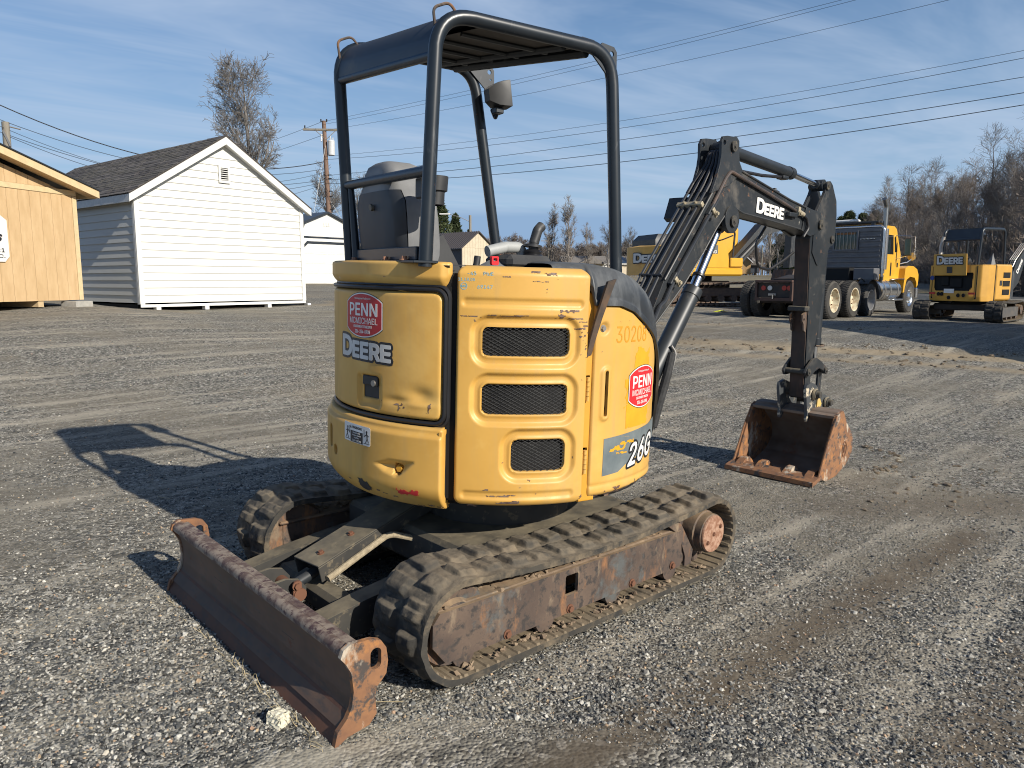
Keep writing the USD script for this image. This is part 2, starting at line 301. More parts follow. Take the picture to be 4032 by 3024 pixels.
def xz(m):   # (a, b, t) -> x = a, z = b, y = t
    v = np.asarray(m[0]); return np.stack([v[:, 0], v[:, 2], v[:, 1]], 1), m[1][:, ::-1]
def yz(m):   # (a, b, t) -> y = a, z = b, x = t
    v = np.asarray(m[0]); return np.stack([v[:, 2], v[:, 0], v[:, 1]], 1), m[1]
def rrect(cx, cy, w, h, r, n=6):
    return sbox(cx - w / 2 + r, cy - h / 2 + r, cx + w / 2 - r, cy + h / 2 - r).buffer(r, quad_segs=n)
def revolve(prof, n=24):
    """profile of (r, z) about z"""
    prof = np.asarray(prof, float); a = np.arange(n) / n * 2 * PI
    v = np.stack([prof[:, None, 0] * np.cos(a), prof[:, None, 0] * np.sin(a), np.repeat(prof[:, None, 1], n, 1)], -1).reshape(-1, 3)
    k, j = len(prof), np.arange(n); j2 = (j + 1) % n; f = []
    for i in range(k - 1):
        f.append(np.stack([i * n + j, i * n + j2, (i + 1) * n + j2], 1)); f.append(np.stack([i * n + j, (i + 1) * n + j2, (i + 1) * n + j], 1))
    return v, np.vstack(f)
def along_y(m):  # z axis -> -y axis (outer side towards -y)
    v = np.asarray(m[0]); return np.stack([v[:, 0], -v[:, 2], v[:, 1]], 1), m[1]
def grid_faces(nu, nv):
    i = (np.arange(nu - 1)[:, None] * nv + np.arange(nv - 1)).ravel()
    return np.vstack([np.stack([i, i + nv, i + nv + 1], 1), np.stack([i, i + nv + 1, i + 1], 1)])
def hexbolt(p, d, r, h):
    d = np.asarray(d, float) / np.linalg.norm(d); p = np.asarray(p, float)
    return cat(tube([p, p + d * h], r, 6), tube([p, p + d * h * 0.35], r * 1.45, 12))
def text_poly(text, h, bold=True):
    m = meshkit.text_mesh(text, h, 0.002, bold); v, f = np.asarray(m.vertices), np.asarray(m.faces)
    ok = (v[f][:, :, 2] > 0.001).all(1)
    return unary_union([Polygon(v[t][:, :2]).buffer(1e-5) for t in f[ok]])
def centred(poly, x=0, y=0, w=None, h=None):
    b = poly.bounds; poly = affinity.translate(poly, -(b[0] + b[2]) / 2, -(b[1] + b[3]) / 2)
    if w: poly = affinity.scale(poly, w / (b[2] - b[0]), (h / (b[3] - b[1])) if h else w / (b[2] - b[0]), origin=(0, 0))
    elif h: poly = affinity.scale(poly, h / (b[3] - b[1]), h / (b[3] - b[1]), origin=(0, 0))
    return affinity.translate(poly, x, y)
def fine(m, edge):
    v, f = trimesh.remesh.subdivide_to_size(m[0], m[1], edge); return v, f
def deere(w):
    """large D and smaller capitals; returns letters and their dark outline"""
    d, e = text_poly('D', 1.0), text_poly('EERE', 0.78)
    d = affinity.scale(d, 1.12, 1, origin=(0, 0)); db, eb = d.bounds, e.bounds
    e = affinity.translate(e, db[2] - eb[0] + 0.07, 0.0)
    let = unary_union([d, e]).buffer(0.035); s = w / (let.bounds[2] - let.bounds[0])
    let = affinity.scale(let, s, s * .80, origin=(0, 0)); h = let.bounds[3] - let.bounds[1]
    let = centred(let)
    return let, let.buffer(h * 0.11, join_style=2), h
# ---------------------------------------------------------------- the ground: one sheet, gently rising away from the camera
REW = np.array([[0.9998148970696569, 0.004278402423895589, 0.01875811478509605], [-0.0038559139035092963, 0.9997393714884625, -0.02250157825182564], [-0.01884949669249442, 0.022425083468150402, 0.9995708139526115]])
def plane_z(x, y): return -(REW[0, 2] * x + REW[1, 2] * y) / REW[2, 2]
ctl = []
for rr in (0.0, 1.4, 2.6, 3.6):
    for k in range(12 if rr else 1):
        x, y = rr * math.cos(k * PI / 6), rr * math.sin(k * PI / 6); ctl.append((x, y, plane_z(x, y)))
for x, y in ((-4, -4), (-2.4, -2.7), (0, -4.5), (3, -4), (5, -2.5), (-6, -8), (8, -10), (-1, 5), (-4, 2), (5, 1)): ctl.append((x, y, plane_z(x, y)))
ctl += [(17.5, 6.1, .415), (20, 7.5, .42), (23.6, 6.4, .41), (17.9, 3.8, .40), (15.5, 2, .33), (.2, 14.3, .90), (1.7, 14.6, .93), (-2, 17, .95), (3.5, 17.0, .76), (7.9, 17.5, .80), (3.4, 23, 1.0),
        (13.6, 27.9, 1.18), (21.9, 13.2, .54), (25, 14, .55), (36.5, 10.7, .52), (40.3, 7.1, .45), (94, 74, 2.1), (99, 55, 2.2), (60, 40, 1.5), (60, 10, 0.9), (30, 45, 1.5), (-20, 30, 1.2), (-40, 0, .3), (0, -40, -.9),
        (10, 60, 1.9), (50, -25, -.2), (20, -20, -.5), (300, 0, 2.2), (0, 300, 2.6), (212, 212, 2.5), (-300, 0, 1.5), (0, -300, -1.5), (212, -212, 0), (-212, 212, 2), (-212, -212, -1), (1500, 0, 2.2), (0, 1500, 2.6), (-1500, 0, 1.5), (0, -1500, -1.5), (1060, 1060, 2.5), (1060, -1060, 0), (-1060, 1060, 2), (-1060, -1060, -1)]
ctl = np.array(ctl)
def squash(xy):                                   # far distances are compressed so that the sheet stays calm
    r = np.linalg.norm(xy, axis=-1, keepdims=True); return xy * (np.log1p(r / 6.0) * 6.0) / np.maximum(r, 1e-6)
_rbf = RBFInterpolator(squash(ctl[:, :2]), ctl[:, 2], kernel='thin_plate_spline', smoothing=0.004)
def base_z(xy): return _rbf(squash(np.atleast_2d(np.asarray(xy, float))))
def gz(x, y): return float(base_z([(x, y)])[0])
def line_d(xy, a, b):
    a, b = np.array(a, float), np.array(b, float); d = (b - a) / np.linalg.norm(b - a); q = xy - a
    return q @ np.array([-d[1], d[0]]), q @ d, np.linalg.norm(b - a)
def fb(xy, sc, seed=0, octv=4):
    p = np.concatenate([np.asarray(xy) * sc, np.full((len(xy), 1), 0.37)], 1); return meshkit.fbm(p, octv, seed)
E_AX = np.array([REW[0, 0], REW[1, 0]])           # track direction of the excavator
def masks(xy):
    """mud (tan bare earth), damp (dark brown earth), loose (loose crushed stone)"""
    n1, n2, n3 = fb(xy, 0.55, 3), fb(xy, 0.30, 11), fb(xy, 1.6, 23)
    mud, damp = np.zeros(len(xy)), np.zeros(len(xy))
    for a, b, w, k in (((9.4, 5.9), (12.6, -0.4), 0.55, 1.0), ((8.3, 5.2), (11.0, -0.2), 0.28, 0.7), ((12.0, 9.5), (15.6, 3.2), 0.5, 0.5)):
        d, t, L = line_d(xy, a, b); d = d + (n1 - .5) * 0.9
        mud = np.maximum(mud, k * np.clip(1.25 - np.abs(d) / w, 0, 1) * np.clip(1.5 - np.abs(t - L / 2) / (L * .7), 0, 1))
    # two wheel paths that cross the right foreground and a drag path beside the track
    for a, b, w, k in (((-0.6, -2.05), (4.0, -2.2), 0.20, .8), ((-0.9, -1.25), (2.6, -1.42), 0.13, .9), ((2.4, -0.6), (4.6, -2.2), .3, .6)):
        d, t, L = line_d(xy, a, b); d = d + (n1 - .5) * 0.35
        damp = np.maximum(damp, k * np.clip(1.3 - np.abs(d) / w, 0, 1) * np.clip((t + .4) / .4, 0, 1) * np.clip((L + .4 - t) / .4, 0, 1))
    damp = np.maximum(damp, np.clip((n2 - 0.60) * 9, 0, 1) * 0.7)
    mud = np.maximum(mud, np.clip((n1 - 0.58) * 6, 0, 1) * np.clip((n2 - .42) * 6, 0, 1) * 0.8)
    loose = np.clip((n1 * .55 + n3 * .45 - 0.40) * 5.5, 0, 1) * (1 - np.clip(mud, 0, 1)) * (1 - 0.6 * damp)
    return mud, damp, loose
def relief(xy):
    r = np.linalg.norm(xy - CAM[:2], axis=1)
    h = (fb(xy, 1.1, 5) - .5) * 0.035 + (fb(xy, 5.0, 7) - .5) * 0.022
    E = np.stack([xy @ E_AX, xy @ np.array([-E_AX[1], E_AX[0]])], 1)
    foot = np.clip(1.6 - np.maximum(np.abs(E[:, 0]) / 1.1, np.abs(E[:, 1]) / .8), 0, 1)
    h = h * (1 - 0.85 * np.clip(foot * 2, 0, 1))
    for a, b, w in (((9.6, 5.9), (12.8, -0.4), 0.30), ((9.0, 5.6), (12.2, -0.6), 0.22)):   # wheel ruts in the mud
        d, t, L = line_d(xy, a, b); d = d + (fb(xy, .5, 31) - .5) * .5
        on = np.clip(1.3 - np.abs(t - L / 2) / (L * .6), 0, 1)
        h += on * (-0.05 * np.exp(-(d / w) ** 2) + 0.045 * np.exp(-((np.abs(d) - w * 1.7) / (w * .5)) ** 2) * (0.4 + fb(xy, 3.0, 17))) + on * np.exp(-(d / (w * 1.3)) ** 2) * 0.022 * (fb(xy, 5.5, 19) - .45) * (1 + .5 * np.sin(t * 2 * PI / 0.19 + 6 * fb(xy, 1.2, 37)))
    h += 0.03 * np.exp(-((np.hypot(xy[:, 0] - 3.95, xy[:, 1] - .1) - .55) / .10) ** 2) * (fb(xy, 2.2, 41) > .45)          # scraped ridge beyond the bucket
    return h * np.clip(1.6 - r / 45, 0.15, 1)
def ground_z(xy): return base_z(xy) + relief(np.asarray(xy, float))
rings = np.concatenate([[0.0], np.geomspace(0.5, 60, 400), np.geomspace(63, 2500, 60)])
half = math.radians(46)
ang = np.concatenate([np.linspace(YAW - half, YAW + half, 430), np.linspace(YAW + half, YAW - half + 2 * PI, 60)[1:-1]])
na, nr = len(ang), len(rings) - 1
gxy = (CAM[:2] + rings[1:, None, None] * np.stack([np.cos(ang), np.sin(ang)], -1)).reshape(-1, 2)
gxy = np.vstack([gxy, CAM[:2]])
gzv = ground_z(gxy)
i = np.arange(na); i2 = (i + 1) % na; gf = []
for k in range(nr - 1):
    a, b = k * na, (k + 1) * na
    gf.append(np.stack([a + i, b + i, b + i2], 1)); gf.append(np.stack([a + i, b + i2, a + i2], 1))
gf.append(np.stack([np.full(na, len(gxy) - 1), i, i2], 1))
gf = np.vstack(gf)
mud, damp, loose = masks(gxy)
far_grass = np.clip((np.linalg.norm(gxy - CAM[:2], axis=1) - 34) / 14, 0, 1) * np.clip(fb(gxy, .07, 9) * 3 - .9, 0, 1)
dirty = usdkit.material(stage, '/World/Looks/crushed_stone_ground', {
    'g': ('geometry', {}), 'mud': ('attribute', {'attribute': 'mud'}), 'damp': ('attribute', {'attribute': 'damp'}), 'loose': ('attribute', {'attribute': 'loose'}), 'grass': ('attribute', {'attribute': 'grass'}),
    'v': ('voronoi_texture', {'scale': 75.0, 'feature': 'f1'}), 'v2': ('voronoi_texture', {'scale': 38.0, 'feature': 'f1'}),
    'sc': ('separate_color', {}), 'sc2': ('separate_color', {}),
    'ramp': ('rgb_ramp', {'ramp': [(0.0, (.035, .034, .031)), (.35, (.095, .090, .077)), (.6, (.185, .174, .145)), (.85, (.33, .31, .26)), (1, (.52, .49, .42))]}),
    'ramp2': ('rgb_ramp', {'ramp': [(0.0, (.045, .046, .044)), (.4, (.115, .112, .10)), (.75, (.225, .213, .18)), (1, (.44, .415, .36))]}),
    'pick': ('map_range', {'from_min': .55, 'from_max': .56}), 'stones': ('mix', {}),
    'nd': ('noise_texture', {'scale': 0.8, 'detail': 9, 'roughness': 0.72}), 'md': ('map_range', {'from_min': .34, 'from_max': .62, 'to_min': .25, 'to_max': .95}),
    'lm': ('math', {'math_type': 'multiply_add', 'value2': -0.75}),
    'dm': ('math', {'math_type': 'maximum', 'value2': 0.0, 'use_clamp': True}),
    'ndc': ('noise_texture', {'scale': 6.0, 'detail': 6, 'roughness': .7}), 'mdc': ('map_range', {'from_min': .3, 'from_max': .7}),
    'dust': ('mix', {'color1': (.145, .127, .097), 'color2': (.255, .228, .175)}),
    # long drag streaks
    'mapS': ('mapping', {'rotation': (0, 0, -0.66), 'scale': (0.40, 4.6, 1.0)}), 'ns': ('noise_texture', {'scale': 1.0, 'detail': 6, 'roughness': .62, 'distortion': .4}), 'ms': ('map_range', {'from_min': .50, 'from_max': .64, 'to_min': 0, 'to_max': .62}),
    'str': ('mix', {'color2': (.36, .325, .255)}), 'mst': ('math', {'math_type': 'multiply'}), 'inv': ('math', {'math_type': 'subtract', 'value1': 1.0}),
    'base': ('mix', {}), 'mudc': ('mix', {'color2': (.31, .245, .155)}), 'dampc': ('mix', {'color2': (.105, .083, .058)}), 'grassc': ('mix', {'color2': (.22, .18, .10)}),
    'mm': ('math', {'math_type': 'multiply'}), 'mm2': ('math', {'math_type': 'multiply'}), 'mr': ('map_range', {'from_min': .25, 'from_max': .6, 'to_min': .45, 'to_max': 1.0}),
    'h1': ('math', {'math_type': 'multiply', 'value2': -1.0}), 'hm': ('math', {'math_type': 'multiply'}), 'hn': ('noise_texture', {'scale': 24.0, 'detail': 6, 'roughness': .7}), 'ha': ('math', {'math_type': 'add'}),
    'bs': ('map_range', {'from_min': 0.0, 'from_max': 1.0, 'to_min': 0.75, 'to_max': 0.18}), 'mxd': ('math', {'math_type': 'maximum'}), 'mxe': ('math', {'math_type': 'maximum'}), 'b': ('bump', {'distance': 0.012}), 'p': ('principled_bsdf', {'roughness': 0.95, 'specular_ior_level': 0.2})},
    [('g.position', 'v.vector'), ('g.position', 'v2.vector'), ('v.color', 'sc.color'), ('v2.color', 'sc2.color'), ('sc.r', 'ramp.fac'), ('sc2.r', 'ramp2.fac'),
     ('sc2.g', 'pick.value'), ('pick.result', 'stones.fac'), ('ramp.color', 'stones.color1'), ('ramp2.color', 'stones.color2'),
     ('g.position', 'nd.vector'), ('nd.fac', 'md.value'), ('loose.fac', 'lm.value1'), ('md.result', 'lm.value3'), ('lm.value', 'dm.value1'),
     ('g.position', 'ndc.vector'), ('ndc.fac', 'mdc.value'), ('mdc.result', 'dust.fac'),
     ('g.position', 'mapS.vector'), ('mapS.vector', 'ns.vector'), ('ns.fac', 'ms.value'), ('damp.fac', 'inv.value2'), ('ms.result', 'mst.value1'), ('inv.value', 'mst.value2'),
     ('stones.color', 'base.color1'), ('dust.color', 'base.color2'), ('dm.value', 'base.fac'), ('base.color', 'str.color1'), ('mst.value', 'str.fac'),
     ('ndc.fac', 'mr.value'), ('mud.fac', 'mm.value1'), ('mr.result', 'mm.value2'), ('damp.fac', 'mm2.value1'), ('mr.result', 'mm2.value2'),
     ('str.color', 'mudc.color1'), ('mm.value', 'mudc.fac'), ('mudc.color', 'dampc.color1'), ('mm2.value', 'dampc.fac'), ('dampc.color', 'grassc.color1'), ('grass.fac', 'grassc.fac'), ('grassc.color', 'p.base_color'),
     ('v.distance', 'h1.value1'), ('g.position', 'hn.vector'), ('h1.value', 'ha.value1'), ('hn.fac', 'ha.value2'), ('ha.value', 'b.height'), ('mud.fac', 'mxd.value1'), ('damp.fac', 'mxd.value2'), ('mxd.value', 'mxe.value1'), ('mst.value', 'mxe.value2'), ('mxe.value', 'bs.value'), ('bs.result', 'b.strength'), ('b.normal', 'p.normal')], surface='p.BSDF')
gm = usdkit.mesh(stage, '/World/ground', (np.column_stack([gxy, gzv]), gf), dirty, smooth=True)
tag(gm.GetPrim(), 'grey crushed stone yard with dusty streaks and muddy wheel tracks', 'ground', kind='structure')
pv = UsdGeom.PrimvarsAPI(gm)
for nme, val in (('mud', mud), ('damp', damp), ('loose', loose), ('grass', far_grass)):
    pv.CreatePrimvar(nme, Sdf.ValueTypeNames.FloatArray, 'vertex').Set(Vt.FloatArray.FromNumpy(val.astype(np.float32)))

# loose crushed stone lying on the ground near the machine
rng = np.random.default_rng(5)
gravel = UsdGeom.PointInstancer.Define(stage, '/World/gravel')
tag(gravel.GetPrim(), 'loose pieces of crushed grey stone scattered over the yard', 'gravel', kind='stuff')
stone_mat = usdkit.material(stage, '/World/Looks/crushed_stone', {'o': ('object_info', {}), 'g': ('geometry', {}),
    'r': ('rgb_ramp', {'ramp': [(0, (.04, .042, .043)), (.3, (.10, .103, .10)), (.55, (.195, .19, .172)), (.8, (.33, .315, .275)), (.94, (.52, .50, .44)), (.97, (.42, .33, .21)), (1, (.38, .25, .17))]}),
    'n': ('noise_texture', {'scale': 90, 'detail': 4}), 'm': ('map_range', {'from_min': .3, 'from_max': .7, 'to_min': .7, 'to_max': 1.2}), 'x': ('vector_math', {'math_type': 'scale'}),
    'p': ('principled_bsdf', {'roughness': .85, 'specular_ior_level': .3})},
    [('o.random', 'r.fac'), ('g.position', 'n.vector'), ('n.fac', 'm.value'), ('r.color', 'x.vector1'), ('m.result', 'x.scale'), ('x.vector', 'p.base_color')], surface='p.BSDF')
UsdGeom.Scope.Define(stage, '/World/gravel/stones')
protos = []
for k in range(7):
    q = rng.normal(size=(13, 3)); q /= np.linalg.norm(q, axis=1, keepdims=True); q *= rng.uniform(.75, 1.1, (13, 1)) * np.array([1.0, rng.uniform(.6, .95), rng.uniform(.38, .7)])
    p = usdkit.mesh(stage, '/World/gravel/stones/stone_%03d' % k, hull(q), stone_mat, smooth=False); protos.append(p.GetPath())
def scatter(n, r0, r1, size0, size1, thr, power):
    r = r0 * (r1 / r0) ** rng.random(n); a = YAW + rng.uniform(-.66, .66, n)
    xy = CAM[:2] + np.stack([r * np.cos(a), r * np.sin(a)], 1)
    m, d, l = masks(xy)
    keep = rng.random(n) < np.clip(thr + (1 - thr) * l - .45 * np.clip(m, 0, 1) * (1 - thr), 0.03, 1)
    xy = xy[keep]; return xy, size0 * (size1 / size0) ** (rng.random(len(xy)) ** power)
sets = [scatter(90000, 2.2, 8.0, .0024, .0048, .42, 1.0), scatter(110000, 2.3, 13.0, .0042, .0105, .20, 1.4), scatter(9000, 2.3, 16.0, .009, .0165, .06, 2.2)]
sxy = np.vstack([s[0] for s in sets]); ssz = np.concatenate([s[1] for s in sets]); N = len(sxy)
gravel.CreatePrototypesRel().SetTargets(protos)
gravel.CreateProtoIndicesAttr(Vt.IntArray.FromNumpy(rng.integers(0, 7, N).astype(np.int32)))
gravel.CreatePositionsAttr(Vt.Vec3fArray.FromNumpy(np.column_stack([sxy, ground_z(sxy) + ssz * .25]).astype(np.float32)))
qz = rng.uniform(0, 2 * PI, N); tilt = rng.normal(0, .22, (N, 2)); quat = np.stack([np.cos(qz / 2), tilt[:, 0], tilt[:, 1], np.sin(qz / 2)], 1); quat /= np.linalg.norm(quat, axis=1, keepdims=True)
gravel.CreateOrientationsAttr(Vt.QuathArray([Gf.Quath(float(a), float(b), float(c), float(d)) for a, b, c, d in quat]))
gravel.CreateScalesAttr(Vt.Vec3fArray.FromNumpy((ssz[:, None] * rng.uniform(.85, 1.15, (N, 3))).astype(np.float32)))

# clods of dark earth along the muddy wheel tracks and the scraped ridge beyond the bucket
clods = UsdGeom.PointInstancer.Define(stage, '/World/soil_clods')
tag(clods.GetPrim(), 'dark brown clods of earth along the muddy wheel tracks', 'soil', kind='stuff')
UsdGeom.Scope.Define(stage, '/World/soil_clods/clods')
clod_m = weathered('clod_earth', (.10, .075, .05), (.19, .15, .10), .95, 30.0)
cp = []
for k in range(4):
    q = rng.normal(size=(26, 3)); q /= np.linalg.norm(q, axis=1, keepdims=True); q *= rng.uniform(.7, 1.1, (26, 1)) * np.array([1, .85, .55]); cp.append(usdkit.mesh(stage, '/World/soil_clods/clods/clod_%03d' % k, hull(q), clod_m, smooth=False).GetPath())
cx_ = []
for a, b, w, n in (((9.6, 5.9), (12.8, -.4), .42, 420), ((8.6, 5.2), (11.2, -.2), .30, 200), ((12.0, 9.5), (15.6, 3.2), .5, 160)):
    t = rng.random(n); d = rng.normal(0, 1, n) * w; a, b = np.array(a), np.array(b); e = (b - a) / np.linalg.norm(b - a); p_ = a + (b - a) * t[:, None] + np.array([-e[1], e[0]]) * d[:, None]
    keep = fb(p_, 1.3, 61) > .47; cx_.append(p_[keep])
t = rng.uniform(-2.2, .9, 160); cx_.append(np.column_stack([3.95 + (.58 + rng.normal(0, .05, 160)) * np.cos(t), .1 + (.58 + rng.normal(0, .05, 160)) * np.sin(t)])[fb(np.column_stack([t, t]), 1.5, 3) > .42])
cx_.append(np.column_stack([rng.normal(3.6, .55, 90), rng.normal(-.9, .22, 90)]))
cxy = np.vstack(cx_); n = len(cxy); csz = .008 * (5.0 ** (rng.random(n) ** 1.8)) * np.where(np.hypot(cxy[:, 0], cxy[:, 1]) > 7, 1.35, .8)
clods.CreatePrototypesRel().SetTargets(cp); clods.CreateProtoIndicesAttr(Vt.IntArray.FromNumpy(rng.integers(0, 4, n).astype(np.int32)))
clods.CreatePositionsAttr(Vt.Vec3fArray.FromNumpy(np.column_stack([cxy, ground_z(cxy) + csz * .15]).astype(np.float32)))
qa = rng.uniform(0, 6.28, n); clods.CreateOrientationsAttr(Vt.QuathArray([Gf.Quath(math.cos(x / 2), 0, 0, math.sin(x / 2)) for x in qa])); clods.CreateScalesAttr(Vt.Vec3fArray.FromNumpy(np.repeat(csz[:, None], 3, 1).astype(np.float32)))
# ---------------------------------------------------------------- rubber tracked undercarriage, used by three machines
def track_path(xl, xr, R, sag=0.0, n=900, top=None):
    """closed path of the belt's outer face in (x, z), starting at the bottom left, with outward normals"""
    L = xr - xl; s = []
    t = np.linspace(0, 1, n // 3, endpoint=False); s.append(np.stack([xl + L * t, 0 * t], 1))
    a = np.linspace(-PI / 2, PI / 2, n // 6, endpoint=False); s.append(np.stack([xr + R * np.cos(a), R + R * np.sin(a)], 1))
    s.append(np.stack([xr - L * t, 2 * R - sag * np.sin(PI * t) ** 1.0 * 1.0], 1))
    a = np.linspace(PI / 2, 3 * PI / 2, n // 6, endpoint=False); s.append(np.stack([xl + R * np.cos(a), R + R * np.sin(a)], 1))
    p = np.vstack(s); d = np.linalg.norm(np.roll(p, -1, 0) - p, axis=1); cum = np.concatenate([[0], np.cumsum(d)]); tot = cum[-1]
    u = np.linspace(0, tot, n, endpoint=False); q = np.stack([np.interp(u, cum, np.append(p[:, k], p[0, k])) for k in (0, 1)], 1)
    tg = np.roll(q, -1, 0) - np.roll(q, 1, 0); tg /= np.linalg.norm(tg, axis=1, keepdims=True)
    return u, tot, q, np.stack([tg[:, 1], -tg[:, 0]], 1)
def sm(x): x = np.clip(x, 0, 1); return x * x * (3 - 2 * x)
def belt(xl, xr, R, y0, w, sag, pitch, lug=0.022, n=900, nv=44, flip=False, seed=0, thick=0.024):
    u, tot, q, nn = track_path(xl, xr, R, sag, n)
    pitch = tot / round(tot / pitch)
    v = np.linspace(-.5, .5, nv) * w
    U, V = np.meshgrid(u, v, indexing='ij')
    out = -V if not flip else V                       # positive towards the machine's outer side
    rowsel = out > 0.012
    ph = np.where(rowsel, U, U + pitch / 2) / pitch % 1.0 - 0.5 + 0.22 * np.where(rowsel, out, -out)
    half = 0.345
    along = sm((half - np.abs(ph)) / 0.10)
    across = np.where(rowsel, sm((out - 0.012) / 0.02) * sm((w / 2 - 0.026 - out) / 0.024), sm((-0.006 - out) / 0.02) * sm((w / 2 - 0.012 + out) / 0.02))
    nz = meshkit.fbm(np.stack([U * 22, V * 22, np.full_like(U, seed)], -1), 3, seed)
    wear = meshkit.noise(np.stack([np.floor(U / pitch * 2), rowsel * 3.0, np.full_like(U, seed)], -1), 3)
    h = -lug + lug * along * across * (0.62 + 0.45 * wear) + (nz - .5) * 0.013
    P = np.stack([q[:, None, 0] + nn[:, None, 0] * h, np.broadcast_to(y0 + V, h.shape), q[:, None, 1] + nn[:, None, 1] * h], -1)
    rib = np.where((U / (pitch * 0.4)) % 1.0 < 0.3, 0.006, 0.0) * (np.abs(V) < w * .48)
    hi = -lug - thick + rib * -1.0
    I = np.stack([q[:, None, 0] + nn[:, None, 0] * hi, np.broadcast_to(y0 + V, h.shape), q[:, None, 1] + nn[:, None, 1] * hi], -1)
    def wrap(A, rev):
        vv = A.reshape(-1, 3); i = np.arange(n); i2 = (i + 1) % n; f = []
        for k in range(nv - 1):
            a, b, c, d = i * nv + k, i2 * nv + k, i2 * nv + k + 1, i * nv + k + 1
            f += [np.stack([a, b, c], 1), np.stack([a, c, d], 1)]
        f = np.vstack(f); return vv, f[:, ::-1] if rev else f
    def side(k, rev):
        vv = np.stack([P[:, k], I[:, k]], 1).reshape(-1, 3); i = np.arange(n) * 2; i2 = (np.arange(n) + 1) % n * 2
        f = np.vstack([np.stack([i, i2, i2 + 1], 1), np.stack([i, i2 + 1, i + 1], 1)]); return vv, f[:, ::-1] if rev else f
    return cat(wrap(P, True), side(0, False), side(nv - 1, True)), wrap(I, False)

